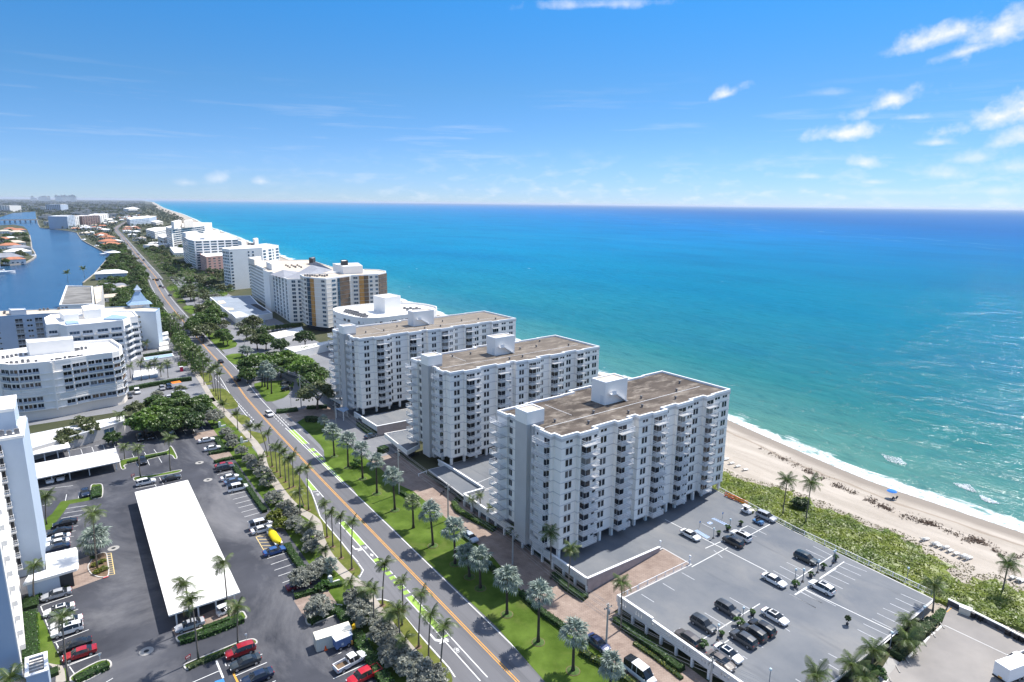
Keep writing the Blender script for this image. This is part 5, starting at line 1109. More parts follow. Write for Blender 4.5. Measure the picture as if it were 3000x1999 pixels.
tree_kind('green', LEAF_G, 2.7, 2.2, 2.6, 58, 46, .28, 4)
tree_kind('bright', LEAF_B, 2.8, 2.1, 2.5, 58, 46, .28, 3)
tree_kind('dark', LEAF_D, 2.5, 2.1, 2.3, 54, 44, .28, 3)
tree_kind('olive', LEAF_O, 2.7, 1.8, 2.6, 52, 42, .27, 3)
tree_kind('silver', LEAF_S, 1.55, 1.15, 1.35, 76, 52, .135, 4, .25, .09)
tree_kind('shrub', LEAF_H, 1.0, .75, .75, 20, 36, .17, 3, .38, .06, 3)
tree_kind('yellow', LEAF_Y, 1.3, .9, .9, 26, 36, .20, 2, .34, .06, 3)
tree_kind('open', LEAF_O, 3.0, 1.9, 3.6, 26, 34, .30, 2, .24, .15, 6)
KW = dict(green='green leafy tree', bright='bright green tree', dark='dark green tree', olive='olive green tree', silver='silvery grey buttonwood shrub', shrub='rounded green shrub', yellow='yellow green shrub', open='open branching tree')
SC = dict(green=1.38, bright=1.38, dark=1.38, olive=1.35, open=1.2, silver=1.0)
def tree(kind, x, y, s=1.0, label=None, group=None, z=0.0, sz=1.0, name=None):
    cm, tm = random.choice(TREE[kind]); nm = name or {'silver':'buttonwood_shrub','shrub':'shrub','yellow':'shrub'}.get(kind, 'tree')
    t = thing(nm, label or KW[kind], 'shrub' if kind in ('silver','shrub','yellow') else 'tree', (x,y,z), random.uniform(0,6.28), group); s = s*SC.get(kind,1.0); t.scale = (s,s,s*sz)
    link('crown', cm, t); link('trunk', tm, t); return t
# palms ------------------------------------------------------------
def frond_mesh(name, L_, droop, rng, leaf=.62, n=15, m=None, w=.055, sweep=0.0):
    mb = MB(); pts = []
    for i in range(n+1):
        t = i/n; pts.append(Vector((L_*t*(1-.18*droop*t), sweep*t*t*L_*.25, L_*(.34*t-droop*t*t*.62))))
    for i in range(1, n+1):
        p = pts[i]; d = (pts[i]-pts[i-1]).normalized(); t = i/n; l = leaf*(math.sin(math.pi*min(1,t*.9+.1))**.6)*rng.uniform(.85,1.1)+.06
        for sgn in (-1, 1):
            side = Vector((d.x*.35, sgn*1.0, -.45-.35*rng.random())).normalized()
            tip = p+side*l; mb.add([p-d*w, p+d*w, tip+d*w*.35, tip-d*w*.35], [(0,1,2,3)])
        if i < n: mb.add([pts[i-1]+Vector((0,-.025,0)), pts[i-1]+Vector((0,.025,0)), p+Vector((0,.025,0)), p-Vector((0,.025,0))], [(0,1,2,3)])
    return mb.mesh(name, m or FROND)
_rf = np.random.default_rng(3)
FR = [frond_mesh('frond', 2.2, d, _rf, sweep=s) for d, s in ((.55,0),(.9,.6),(1.2,-.6),(1.5,.3))]; FRY = [frond_mesh('frond', 2.0, 1.7, _rf, m=FROND_Y)]
def fan_mesh(name, R, rng, m, n=13):
    mb = MB(); st = .95
    mb.add([(0,-.035,0),(0,.035,0),(st,.03,.12),(st,-.03,.12)], [(0,1,2,3)])
    for i in range(n):
        a0 = -1.95+3.9*i/n; a1 = -1.95+3.9*(i+.8)/n; am = (a0+a1)/2; k = .12*(1 if i % 2 else -1)
        l = R*(1-.18*abs(am)/1.95)*rng.uniform(.9,1.05); c = (st,0,.12)
        mb.add([c, (st+math.cos(a0)*l*.7, math.sin(a0)*l*.7, .12+.10+k*.4), (st+math.cos(am)*l, math.sin(am)*l, .12-.16-.1*abs(am)), (st+math.cos(a1)*l*.7, math.sin(a1)*l*.7, .12+.10-k*.4)], [(0,1,2,3)])
    return mb.mesh(name, m)
FAN = [fan_mesh('fan_leaf', 1.0, _rf, FAN_S) for _ in range(3)]; FANG = [fan_mesh('fan_leaf', .95, _rf, FAN_G) for _ in range(2)]
_ptr = {}
def palm_trunk(h, lx, ly, r):
    key = (round(h*2)/2, round(lx,1), round(ly,1), r)
    if key not in _ptr:
        h_, lx_, ly_, _ = key; mb = MB(); k = 6
        mb.tube([(lx_*(i/k)**1.6, ly_*(i/k)**1.6, h_*i/k-(.1 if i == 0 else 0)) for i in range(k+1)], [r*(1.5 if i == 0 else 1.05-.35*i/k) for i in range(k+1)], 7)
        _ptr[key] = (mb.mesh('trunk', BARKP if r < .2 else BARKD, True), h_)
    return _ptr[key]
_crown_joined = {}
def palm(base, top, label, group, s=1.0, n=15, wind=.55, z=0.0, kind='coco', far=False):
    """base and top: points of the photograph (region, x, y) of the trunk's foot and of the crown's heart"""
    B = A(*base, z); h = max(1.6, height(base[0], base[1:], top[1:], z)-z) if base[0] == top[0] else 8.0
    ox, oy, sc_ = Z[top[0]]; d = pix(ox+top[1]/sc_, oy+top[2]/sc_); t = math.hypot(B.x, B.y)/math.hypot(d.x, d.y); lx, ly = d.x*t-B.x, d.y*t-B.y
    lim = h*.28; 
    if math.hypot(lx, ly) > lim: f = lim/math.hypot(lx, ly); lx, ly = lx*f, ly*f
    return palm_at(B.x, B.y, z, h, lx, ly, label, group, s, n, wind, kind, far)
def palm_at(x, y, z, h, lx, ly, label, group, s=1.0, n=15, wind=.55, kind='coco', far=False):
    root = thing({'coco':'coconut_palm','fan':'silver_fan_palm','gfan':'fan_palm'}[kind], label, 'palm tree', (x,y,z), 0, group)
    tm, h_ = palm_trunk(h, lx, ly, .15 if kind == 'coco' else .27); link('trunk', tm, root); top = Vector((round(lx,1), round(ly,1), h_))
    if kind == 'coco':
        for i in range(n):
            a = 6.2832*i/n+random.uniform(-.2,.2); lay = (i*7 % n)/n; el = 1.15-1.45*lay+random.uniform(-.12,.12)
            dx, dy, dz = math.cos(a)*math.cos(el)-wind*.55, math.sin(a)*math.cos(el)-wind*.12, math.sin(el)*.85; az = math.atan2(dy, dx); e2 = math.atan2(dz, math.hypot(dx, dy))
            old = lay > .88 and random.random() < .55; me = random.choice(FRY) if old else FR[min(3, int(lay*3.2+random.random()*.9))]
            f = link('frond', me, root); f.location = top; f.rotation_euler = (0, -e2*.8+.05, az); q = 1.32*s*random.uniform(.85,1.12); f.scale = (q,q,q)
    else:
        for i in range(n):
            a = i*2.39996+random.uniform(-.3,.3); lay = i/n; el = 1.3-2.0*lay+random.uniform(-.15,.15)
            f = link('fan_leaf', random.choice(FANG if kind == 'gfan' or (lay > .85 and random.random() < .35) else FAN), root); f.location = top+Vector((0,0,.05-.3*lay)); f.rotation_euler = (random.uniform(-.25,.25), -el+random.uniform(-.12,.12), a); q = s*random.uniform(.8,1.15); f.scale = (q,q,q)
    return root
ORD = ['first','second','third','fourth','fifth','sixth','seventh','eighth','ninth','tenth','eleventh','twelfth','thirteenth','fourteenth','fifteenth','sixteenth','seventeenth','eighteenth','nineteenth','twentieth']+['twenty-'+w for w in ('first','second','third','fourth','fifth','sixth','seventh','eighth','ninth')]+['thirtieth']
W1G, E1G = 'coconut palms along the west side of the road', 'silver fan palms along the east lawn'
def wl_(i): return None
WP = [((360,270),(310,95)),((388,330),(360,140)),((415,360),(402,205)),((435,392),(428,218)),((465,418),(455,238)),((487,455),(478,285)),((510,445),(505,268)),((550,645),(545,345)),((568,556),(540,480)),((597,580),(587,335)),
 ((703,735),(690,545)),((737,790),(730,585)),((785,855),(780,612)),((845,920),(850,645)),((1022,1128),(1035,885)),((850,1090),(835,985)),((975,1260),(968,1035)),((945,1150),(930,1035)),((1140,1160),(1136,985)),((1230,1368),(1248,1065)),((1287,1448),(1300,1170)),((1355,1535),(1378,1245)),((1060,1310),(1062,1185)),((1128,1380),(1105,1140)),((1135,1240),(1130,1160)),((1155,1480),(1152,1315)),
 ((338,335),(330,275)),((372,440),(373,378)),((606,730),(600,660)),((697,890),(688,800))]
for _i, (b, t) in enumerate(sorted(WP, key=lambda q: -A('R2',*q[0]).y)): palm(('R2',*b), ('R2',*t), 'slender windblown coconut palm on the west verge, '+ORD[_i]+' of the row from the far end', W1G, s=random.uniform(.72,.92))
for i, (b, t) in enumerate([((640,1130),(625,930)),((805,1240),(800,1085)),((330,640),(285,400)),((362,700),(330,360)),((392,745),(372,335)),((422,775),(408,420)),((465,910),(455,810)),((210,560),(185,185)),((78,350),(60,125)),((112,345),(100,100)),((160,410),(140,135)),((285,520),(262,265))]):
    palm(('S6',*b), ('S6',*t), 'tall coconut palm in a clump on the west verge farther up the road', 'coconut palm clumps on the west verge', s=random.uniform(.85,1.05), n=14)
for b, t in [((505,710),(490,445)),((480,670),(455,405)),((555,715),(540,440)),((425,500),(420,400)),((512,980),(505,765)),((540,960),(470,790)),((395,650),(385,440))]:
    palm(('S4',*b), ('S4',*t), 'coconut palm in the far thicket on the west verge', 'far palms on the west verge', s=.95, n=13)
# palms of the west lot
LP = [(('R1',268,662),('R1',262,505),'bushy palm by the narrow lawn strip beside the left tower',1.1,0),(('R1',560,915),('R1',535,592),'tall palm rising from the round planting bed before the entrance canopy',1.0,0),
 (('R1',808,390),('R1',790,228),'palm at the tip of the island north of the white carport',.85,0),(('R1',718,288),('R1',710,212),'small palm at the corner of the long cream carport',.75,0),(('R1',980,356),('R1',972,168),'double headed palm on the island beside the long hedge',.95,0),
 (('R1',197,1095),('R1',198,905),'palm against the white wall beside the entrance canopy',.75,0),(('R1',392,1560),('R1',355,1190),'palm overhanging the white cars in the left row',.8,0),
 (('S8',242,960),('S8',170,420),'windblown palm at the left end of the hedge before the white carport',.95,.9),(('S8',320,1310),('S8',240,610),'tall leaning palm with twin heads beside the red signboard island',1.0,.9),(('S8',670,830),('S8',612,190),'palm standing over the right corner of the white carport',.9,.9),(('S8',775,1150),('S8',770,710),'palm on the island beside the dark red hatchback',.9,.7),
 (('R7',1103,1150),('R7',1098,985),'palm before the cream garage beside the bright green trees',.95,.2),(('R7',998,1135),('R7',985,1058),'smaller palm before the cream garage wall',.8,.2),(('X1',55,1700),('X1',62,1530),'palm crown at the bottom left corner by the tower',1.0,.2)]
for b, t, lab, s, w in LP: palm(b, t, lab, 'palms of the west parking lot', s=s, wind=w, n=16)
for x, y, t in [(1200,655,540),(1300,675,512),(1372,655,540),(1427,645,500),(1480,640,555),(1545,650,520),(1350,400,330),(1660,540,350)]:
    palm(('R7',x,y), ('R7',x-8,t), 'palm beside the white pool terrace and its clipped hedge', 'palms round the pool terrace', s=.95, wind=.2, n=13)
# palms on the east side by the decks and on the dune
for b, t, lab, s, z in [(('R3',812,975),('R3',812,715),'tall palm standing against the corner of the nearest slab tower',1.15,0),(('R3',912,1050),('R3',930,800),'leaning palm before the pillars of the nearest slab tower',1.05,0),(('R3',1215,1265),('R3',1222,990),'windswept palm at the foot of the paver ramp',1.0,0),
 (('R3',370,605),('R3',355,522),'small palm in the curved hedge bed by the deck, leftmost',.7,0),(('R3',411,612),('R3',402,498),'taller of the small palms in the curved hedge bed',.7,0),(('R3',472,655),('R3',470,572),'bushy small palm at the end of the curved hedge bed',.8,0),
 (('R4',1215,485),('R4',1250,245),'left of the two tall coconut palms on the dune',1.35,.6),(('R4',1365,545),('R4',1408,252),'right of the two tall coconut palms on the dune, carrying coconuts',1.3,.6),(('R5',1245,1070),('R5',1285,885),'wide leaning coconut palm on the dune near the right edge',1.3,.6),
 (('R5',848,1165),('R5',858,1015),'palm at the seaward corner of the near parking deck',1.2,1.6),(('R5',710,1312),('R5',706,1222),'palm in the planting strip between the deck and the lower lot',1.1,1.6),(('R5',690,1400),('R5',705,1330),'low spreading palm that throws a shadow on the lower lot',1.25,1.6),
 (('R5',495,1505),('R5',508,1378),'curving palm at the edge of the pale pavement strip',1.2,1.6),(('R5',382,1580),('R5',386,1468),'palm near the bottom edge over the deck corner',1.25,1.6),(('R5',185,1640),('R5',182,1530),'palm crown cut by the bottom edge, leftmost of the deck corner palms',1.25,1.6),(('R5',465,1640),('R5',462,1530),'low palm crown at the bottom edge beside a round bush',1.1,1.6)]:
    palm(b, t, lab, 'palms by the decks and dune', s=s*.80, z=z, wind=.15, n=17)
for i, (x, y, t) in enumerate([(600,760,690),(640,790,715),(675,780,700),(715,770,690),(95,150,80),(120,175,110)]):
    palm(('R3',x,y), ('R3',x+3,t), 'dark young palm in the shade at the foot of a slab tower', 'shaded palms at the tower feet', s=.9, wind=0, n=12)
# silver fan palms
FP = [('R2',745,270,735,140),('R2',825,335,820,190),('R2',908,400,900,240),('R2',990,485,985,298),('R2',1093,580,1080,388),('R2',1312,785,1295,600),('R3',262,890,255,700),('R3',345,965,325,840),('R3',407,1030,400,860),('R3',560,1180,560,975),('R3',740,1340,745,1065),('R3',940,1505,945,1300),('R3',1150,1650,1165,1470)]
for _i, (r, bx, by, tx, ty) in enumerate(sorted(FP, key=lambda q: -A(q[0],q[1],q[2]).y)): palm((r,bx,by), (r,tx,ty), 'silver fan palm on the east lawn, '+ORD[_i]+' of the row from the far end', E1G, s=random.uniform(1.3,1.75), n=random.randint(22,30), kind='fan')
palm(('R2',1200,682), ('R2',1195,535), 'yellow green fan palm, the one greener head among the silver palms', None, s=1.2, n=30, kind='gfan')
palm(('S6',1760,1150), ('S6',1735,1005), 'silver fan palm at the north tip of the east lawn', None, s=1.1, n=26, kind='fan')
for bx, by, tx, ty in [(950,580,955,410),(985,582,990,310),(1020,615,1030,380),(1070,672,1065,420),(1738,560,1780,435),(690,210,745,110),(760,190,860,120)]:
    palm(('S6',bx,by), ('S6',tx,ty), 'silver fan palm in the group on the lawn north of the farthest slab tower', 'silver fan palms north of the slab towers', s=1.4, n=28, kind='fan')
palm(('R1',552,830), ('R1',545,745), 'broad silver fan palm in the planting bed before the left tower entrance', None, s=1.9, n=34, kind='fan')
palm(('R2',725,945), ('R2',720,895), 'small silver fan palm beside the white entrance pillar', None, s=1.0, n=22, kind='fan')
for p in FP[:8]+FP[8:]:      # planting rings round the fan palm feet
    B = A(p[0], p[1], p[2]); rg = MB().lathe([(0,.16),(.7,.2),(1.0,.12),(1.15,.05)], 14); o = rg.obj('planting_ring', mat('ring_planting', (.06,.11,.025), var=.4, scale=3), loc=(B.x,B.y,.03)); tag(o, 'low green planting ring round the foot of a silver fan palm', 'planting ring', 'planting rings under the fan palms')
    rg = MB(); wallrun(rg, [(1.15*math.cos(a*.449),1.15*math.sin(a*.449)) for a in range(14)], .12, .0, .07, closed=True); rg.obj('edging', M_SOIL, o)
for b, t in WP[:14]+WP[14:23]:
    B = A('R2', *b); o = MB().lathe([(0,.10),(.5,.08),(.62,.03)], 10).obj('mulch_ring', M_SOIL, loc=(B.x,B.y,.03)); tag(o, 'bare mulch ring at the foot of a coconut palm', 'mulch ring', 'mulch rings under the coconut palms')
# silver buttonwood shrubs along the west lot
for _i, (x, y, r) in enumerate(sorted([(160,200,44),(210,240,46),(255,285,44),(290,325,48),(335,365,46),(360,415,44),(395,510,46),(460,565,46),(500,600,46),(520,655,44),(575,690,48),(620,735,46),(610,790,44),(560,975,52),(625,940,50),(665,905,46),(655,1145,52),(870,1090,52),(900,1160,54),(930,1200,48),(1020,1300,56),(1060,1340,46),(1110,1440,56),(1085,1400,50),(1180,1490,60),(1230,1530,60),(1280,1568,60),(120,130,42),(150,165,40)], key=lambda q: q[1])):
    p = A('R2', x, y, 1.6); tree('silver', p.x, p.y, r/46*1.32, 'silvery grey buttonwood shrub in the border by the sidewalk, '+ORD[_i]+' from the far end', 'silver buttonwood shrubs along the lot')
for x, y, k, s, lab in [(410,620,'yellow',1.5,'yellow green croton bush in the hedge border beside the parked cars'),(440,660,'yellow',1.3,'smaller yellow green bush next to the croton'),(690,1010,'shrub',1.3,'green bush behind the white entrance pillar'),(660,1030,'shrub',1.2,'green bush beside the maroon car tail'),(540,570,'shrub',1.2,'green bush among the silver shrubs')]:
    p = A('R2', x, y, .9); tree(k, p.x, p.y, s, lab)
# round trees
for r, x, y, k, s, lab in [('R7',1310,1060,'bright',1.25,'brightest green tree at the edge of the dark parking lot'),('R7',1420,1000,'bright',1.2,'bright green tree beside the brightest one'),('R7',1500,930,'green',1.25,'green tree in the middle of the clump by the parking lot'),('R7',1600,1010,'green',1.2,'green tree at the front right of the clump by the lot'),
 ('R7',1700,930,'green',1.25,'green tree at the right of the clump by the lot'),('R7',1830,960,'dark',1.15,'dark tree where the clump meets the silver shrubs'),('R7',1420,880,'green',1.0,'green tree at the back of the clump near the parked vans'),('R7',1650,840,'green',.9,'green tree behind the clump beside the small car court'),('R7',1240,930,'olive',.9,'olive tree against the curved white building'),('R7',1960,1000,'silver',2.2,'large silver leaved tree by the sidewalk'),('R7',1450,800,'silver',1.4,'small silver tree in the car court'),('R7',1660,760,'open',.7,'thin tree in the car court'),
 ('R7',760,1090,'open',1.15,'open crowned tree over the cream garage roof'),('R7',850,1130,'open',.9,'thin crowned tree right of the open crowned one'),('R7',620,1180,'olive',.95,'olive tree beside the short carport'),('R7',560,1230,'olive',.8,'low olive tree behind the short carport'),('R7',1030,1190,'dark',.7,'dark spiky bush at the lot edge'),('R7',1390,1080,'bright',1.1,'low bright tree at the front of the clump by the parked black cars'),('R7',1540,1080,'green',1.1,'low green tree at the front of the clump by the lot'),('R7',1760,1050,'dark',1.1,'dark tree at the front right of the clump'),('R7',1590,930,'bright',1.1,'bright tree in the heart of the clump'),('R7',1850,880,'green',1.0,'green tree behind the silver leaved tree'),
 ('S6',920,250,'bright',1.3,'bright tree between the road lawn and the silver fan palms'),('S6',1180,330,'green',1.3,'green tree over the shaded parking behind the fan palms'),('S6',1380,280,'bright',1.4,'bright tree in the middle of the thicket by the shaded drive'),('S6',1560,520,'green',1.2,'green tree low in the thicket by the shaded drive'),
 ('S6',820,310,'green',1.5,'green tree by the road north of the farthest slab tower'),('S6',1080,210,'dark',1.4,'dark tree behind the silver fan palm group'),('S6',1260,250,'bright',1.6,'bright spreading tree beside the silver fan palm group'),('S6',1480,330,'bright',1.6,'bright tree above the shaded drive'),('S6',1600,420,'green',1.5,'green tree nearest the curved white rimmed deck'),('S6',1640,660,'olive',1.7,'wide umbrella shaped tree with dry top by the drive'),('S6',760,430,'green',1.0,'low green tree at the lawn corner by the road'),
 ('S4',990,640,'green',1.25,'round tree on the lawn halfway up the road'),('S4',1040,680,'green',1.0,'smaller round tree on the same lawn'),('S4',1380,690,'olive',1.4,'olive tree beside the thatched shelter'),('S4',1480,700,'green',1.3,'green tree at the terrace corner'),('S4',1650,740,'dark',1.2,'dark tree before the terrace podium'),('S4',1930,660,'dark',1.4,'dark tree at the foot of the curved tower'),('S4',1260,600,'olive',1.2,'olive date palm like tree by the sandy drive'),('S4',1330,480,'olive',1.5,'spiky date palm before the blue pool'),('S4',1420,600,'dark',1.0,'dark bush at the small gatehouse')]:
    hgt = 3.8*s if k not in ('silver',) else 1.5*s; p = A(r, x, y, hgt); tree(k, p.x, p.y, s, lab)
for i in range(9):
    p = A('S4', 1520+i*45, 545-i*5, 3); tree('green', p.x, p.y, .55, 'clipped street tree before the gabled building, '+ORD[i]+' of the row from the left', 'clipped trees in a row')
for i in range(12):
    p = A('S4', 1700+i*52, 850-i*9, 2); tree('dark', p.x, p.y, .6, 'dark bushy tree along the bare white roof, '+ORD[i]+' from the left', 'dark hedge trees')
for x, y in [(640,560),(690,540),(735,520),(690,610),(760,640),(830,600),(820,420),(870,450),(920,470),(990,480),(560,160),(620,190),(700,280),(740,300),(780,380),(860,520),(1000,500)]:
    p = A('S4', x, y+random.uniform(-20,20), 3.5); tree(random.choice(['silver','olive','green']), p.x, p.y, random.choice([1.2,1.5]) if True else 1, 'street tree on the east lawns halfway up the road', 'street trees on the east lawns')
# far trees, individually to about a kilometre, then as one wood
blocked = []
for o in list(COL.objects):
    if o.type == 'MESH' and o.parent and o.name.startswith(('wall','deck_surface','slab')):
        bb = [o.parent.matrix_basis @ Vector(c) for c in o.bound_box]; blocked.append((min(v.x for v in bb)-3, max(v.x for v in bb)+3, min(v.y for v in bb)-3, max(v.y for v in bb)+3))
BL = np.array(blocked)
rcy = np.array([p[1] for p in RC]); rcx = np.array([p[0] for p in RC]); esy = np.array(sorted([(p[1],p[0]) for p in eshore])); 
def east_limit(y): return float(shore(y))-42 if y > 1250 else 170 if y > 600 else 118
def west_limit(y): return float(np.interp(y, esy[:,0], esy[:,1]))+5 if y > 700 else (28 if y > 560 else 24)
def free(x, y):
    if abs(x-np.interp(y, rcy, rcx)) < 7.5+(0 if x < np.interp(y, rcy, rcx) else 2): return False
    return not np.any((BL[:,0] < x) & (x < BL[:,1]) & (BL[:,2] < y) & (y < BL[:,3]))
cnt = 0; rr = random.Random(21)
while cnt < 285:
    y = 400+(rr.random()**1.25)*800; side = rr.random() < .55; c = float(np.interp(y, rcy, rcx))
    x = rr.uniform(max(west_limit(y), c-42), c-9) if side else rr.uniform(c+14, min(east_limit(y), c+75))
    if y < 560 and not side and x > c+34: continue
    if not free(x, y): continue
    k = rr.choice(['green','green','dark','olive','bright' if rr.random() < .35 else 'green','dark'] if side else ['green','olive','dark','olive','silver'])
    tree(k, x, y, rr.uniform(.8,1.25)*(1.6 if k == 'silver' else 1), {'green':'mid green','dark':'dark green','olive':'olive','bright':'bright green','silver':'silvery'}[k]+' tree '+('west' if side else 'east')+' of the road, '+('level with the grey parking podium' if y < 530 else 'level with the tall white block' if y < 680 else 'level with the pink block' if y < 820 else 'level with the broad banded building' if y < 960 else 'level with the moored yacht'), 'trees of the green belt '+('west' if side else 'east')+' of the road'); cnt += 1
for i in range(46):
    y = 380+rr.random()*560; c = float(np.interp(y, rcy, rcx)); x = c+rr.choice([rr.uniform(12,30), -rr.uniform(9,13)])
    if free(x, y): palm_at(x, y, 0, rr.uniform(6,9), rr.uniform(-.6,.3), 0, 'distant coconut palm lining the road', 'distant palms along the road', s=1.1, n=10)
def wood(name, label, region, count, m, size, hmin, hmax, per=16, rad=2.4):
    rng = np.random.default_rng(17); P, N_ = [], []
    pts = region(rng, count); 
    for x, y, sc_ in pts:
        h = rng.uniform(hmin, hmax)*min(1.5, sc_**.3); d = rng.normal(0,1,(per,3)); d /= np.linalg.norm(d,axis=1,keepdims=True); d[:,2] = np.abs(d[:,2])
        P.append(np.array([x,y,h*.35])+d*np.array([rad*sc_, rad*sc_, h*.62])*rng.uniform(.75,1.05,(per,1))); N_.append(d); 
    P = np.concatenate(P); N_ = np.concatenate(N_); S = np.repeat(np.array([p[2] for p in pts])*size, per)
    return link(name, card_mesh(name, cards(P, N_, S, rng, .55), m), kind='stuff', label=label)
def reg_belt(rng, n):
    out = []
    while len(out) < n:
        y = 365+(rng.random()**1.1)*860; c = float(np.interp(y, rcy, rcx)); side = rng.random() < .5
        x = rng.uniform(max(west_limit(y), c-46), c-8.5) if side else rng.uniform(c+(24 if y < 560 else 8.5), min(east_limit(y), c+90))
        if free(x, y) and not (not side and y < 560 and x > c+40): out.append((x, y, .75+.35*rng.random()))
    return out
def reg_side(rng, n):
    out = []
    while len(out) < n:
        y = rng.uniform(300, 600); c = float(np.interp(y, rcy, rcx)); x = rng.uniform(c-13, c-7.5) if y < 420 else rng.uniform(max(26, c-30), c-7)
        if free(x, y): out.append((x, y, 1.0+.4*rng.random()))
    return out
wood('roadside_thicket', 'dense green thicket on the west side of the road before the pale blue building', reg_side, 260, LEAF_G, .42, 4, 7.5, 60, 2.4)
wood('undergrowth', 'dark green undergrowth of the tree belts along the road', reg_belt, 2300, LEAF_G, .5, 2, 4.2, 30, 2.3)
def reg_strip(rng, n):
    out = []
    while len(out) < n:
        y = 1150*math.exp(rng.random()*2.2); c = float(np.interp(y, rcy, rcx)); lo = west_limit(min(y,4700)) if y < 4700 else -200; hi = east_limit(y); x = rng.uniform(lo, hi)
        if not free(x, y): continue
        out.append((x, y, 1+max(0,(y-1500))/2600))
    return out
wood('far_wood', 'dark green far wood between the waterway and the beach', reg_strip, 2600, LEAF_F, 1.15, 5, 9)
def reg_far(rng, n):
    out = []
    while len(out) < n:
        y = 4600*math.exp(rng.random()*1.9); a = rng.uniform(-.06*1.0, .1); x = rng.uniform(-.085*y-60, min(.105*y, float(shore(y))-80))
        out.append((x, y, 2.2+y/5500))
    return out
wood('far_wood', 'hazy green plain of trees reaching to the horizon', reg_far, 2600, LEAF_F, 1.6, 6, 10, 12)
def reg_west(rng, n):
    out = []
    while len(out) < n:
        y = 2560*math.exp(rng.random()*.62); lo = -.085*y-60; x = rng.uniform(lo, float(np.interp(y, [2500,3300,4226,4760],[-185,-168,-160,-80]))); out.append((x, y, 1.7))
    return out
wood('far_wood', 'green wooded bank west of the bridge', reg_west, 260, LEAF_F, 1.3, 6, 9)
# island trees
ip = np.array(isl)
def inside(x, y, poly):
    c = False; n = len(poly)
    for i in range(n):
        x1, y1 = poly[i-1][0], poly[i-1][1]; x2, y2 = poly[i][0], poly[i][1]
        if (y1 > y) != (y2 > y) and x < (x2-x1)*(y-y1)/(y2-y1)+x1: c = not c
    return c
isl_tree = []
while len(isl_tree) < 46:
    y = 930+rr.random()*900; x = rr.uniform(-.085*y-12, -22)
    if inside(x, y, isl): isl_tree.append((x, y)); tree(rr.choice(['green','dark','olive']), x, y, rr.uniform(1.1,1.6), 'tree among the houses of the island in the waterway', 'trees of the island')
# hedges -------------------------------------------------------------
def hedge(label, path, w, h, m=None, z=0.0, leaf=.15, dens=26, base=None):
    P = [Vector(xy(p)) for p in path]; rng = np.random.default_rng(len(COL.objects)); root = link('hedge', None, label=label, cat='hedge', loc=(P[0].x,P[0].y,z))
    Q = [(p.x-P[0].x, p.y-P[0].y) for p in P]; mb = MB(); wallrun(mb, Q, w*.86, 0, h*.93); mb.obj('stem_mass', mat('hedge_core', (.02,.04,.012), var=.3, scale=2), root)
    pts, nn = [], []
    for a, b in zip(Q[:-1], Q[1:]):
        L_ = elen(a, b); t = ((b[0]-a[0])/L_, (b[1]-a[1])/L_); n_ = int(L_*dens*(w+2*h)*.5)+6; s = rng.random(n_)*L_; u = rng.uniform(-1, 1, n_); f = rng.random(n_)*(w+2*h)
        top = f < w; off = np.where(top, u*w/2, np.sign(u)*w/2)+rng.normal(0,.035,n_); zz = np.where(top, h+rng.normal(0,.05,n_), rng.random(n_)*h)
        pts.append(np.stack([a[0]+t[0]*s-t[1]*off, a[1]+t[1]*s+t[0]*off, zz], -1)); nn.append(np.stack([np.where(top,0,-t[1]*np.sign(u)), np.where(top,0,t[0]*np.sign(u)), np.where(top,1.0,.25)], -1))
    link('foliage', card_mesh('foliage', cards(np.concatenate(pts), np.concatenate(nn), leaf, rng, .55), m or LEAF_H), root, kind='stuff'); return root
def hr(label, r, pts, w, h, **k): return hedge(label, AL(r, pts, k.pop('zm', h)), w, h, **k)
hr('long dark hedge along the parked cars beside the silver shrubs', 'R2', [(165,310),(225,405),(300,515),(345,575)], 1.3, .9)
hr('dark hedge along the empty stalls below the blue car', 'R2', [(470,765),(520,845),(575,920)], 1.5, 1.0)
hr('hedge beside the pale car entrance, short upper one', 'R2', [(55,295),(110,280),(165,270)], 1.3, .8)
hr('hedge strip below the upper pale entrance apron', 'S6', [(265,1415),(400,1395),(545,1360)], 1.3, .8); hr('hedge strip beside the upper silver shrubs', 'S6', [(360,1210),(430,1320),(470,1370)], 1.6, .8); hr('hedge at the top of the parking lot by the silver shrubs', 'S6', [(310,1090),(400,1060)], 1.6, .9)
hr('clipped hedge beside the bottom pale entrance apron', 'R2', [(600,1205),(690,1160),(765,1130)], 1.8, 1.0); hr('broad hedge running down behind the container and pickups', 'R2', [(775,1130),(830,1215),(900,1330),(980,1450),(1060,1575)], 2.2, 1.1)
hr('low hedge beside the maroon car tail and white pillar', 'R2', [(515,1065),(640,1030),(700,1010),(790,990)], 1.3, .7)
hr('double row hedge before the white carport, front row', 'S8', [(110,1060),(300,1010),(480,955),(700,870),(830,810)], 1.7, .9); hr('double row hedge before the white carport, back row', 'S8', [(370,930),(560,860),(680,815)], 1.0, .9)
hr('low flowering hedge on the curbed island above the blue bay', 'S8', [(195,1390),(330,1325),(520,1255),(700,1170),(800,1130)], 1.0, .55, m=LEAF_O)
hr('square clipped hedge block beside the dark blue car', 'R1', [(552,440),(553,495)], 2.3, .9)
hr('long low hedge on the island under the small palms', 'R1', [(730,300),(800,283),(870,265),(960,248)], 1.1, .7)
hr('low hedge at the foot of the entrance pavilion', 'Y2', [(400,560),(520,500),(680,450),(800,430)], 1.1, .8); hr('long hedge along the foot of the left tower', 'Y2', [(330,740),(325,860),(335,1000),(340,1150),(350,1270)], 2.6, .8); hr('short hedge at the corner of the entrance pavilion', 'Y2', [(345,560),(345,690)], 2.4, .8)
hr('rounded clipped hedge on the curbed island at the bottom left', 'R1', [(430,1545),(520,1500),(620,1455)], 1.8, .9)
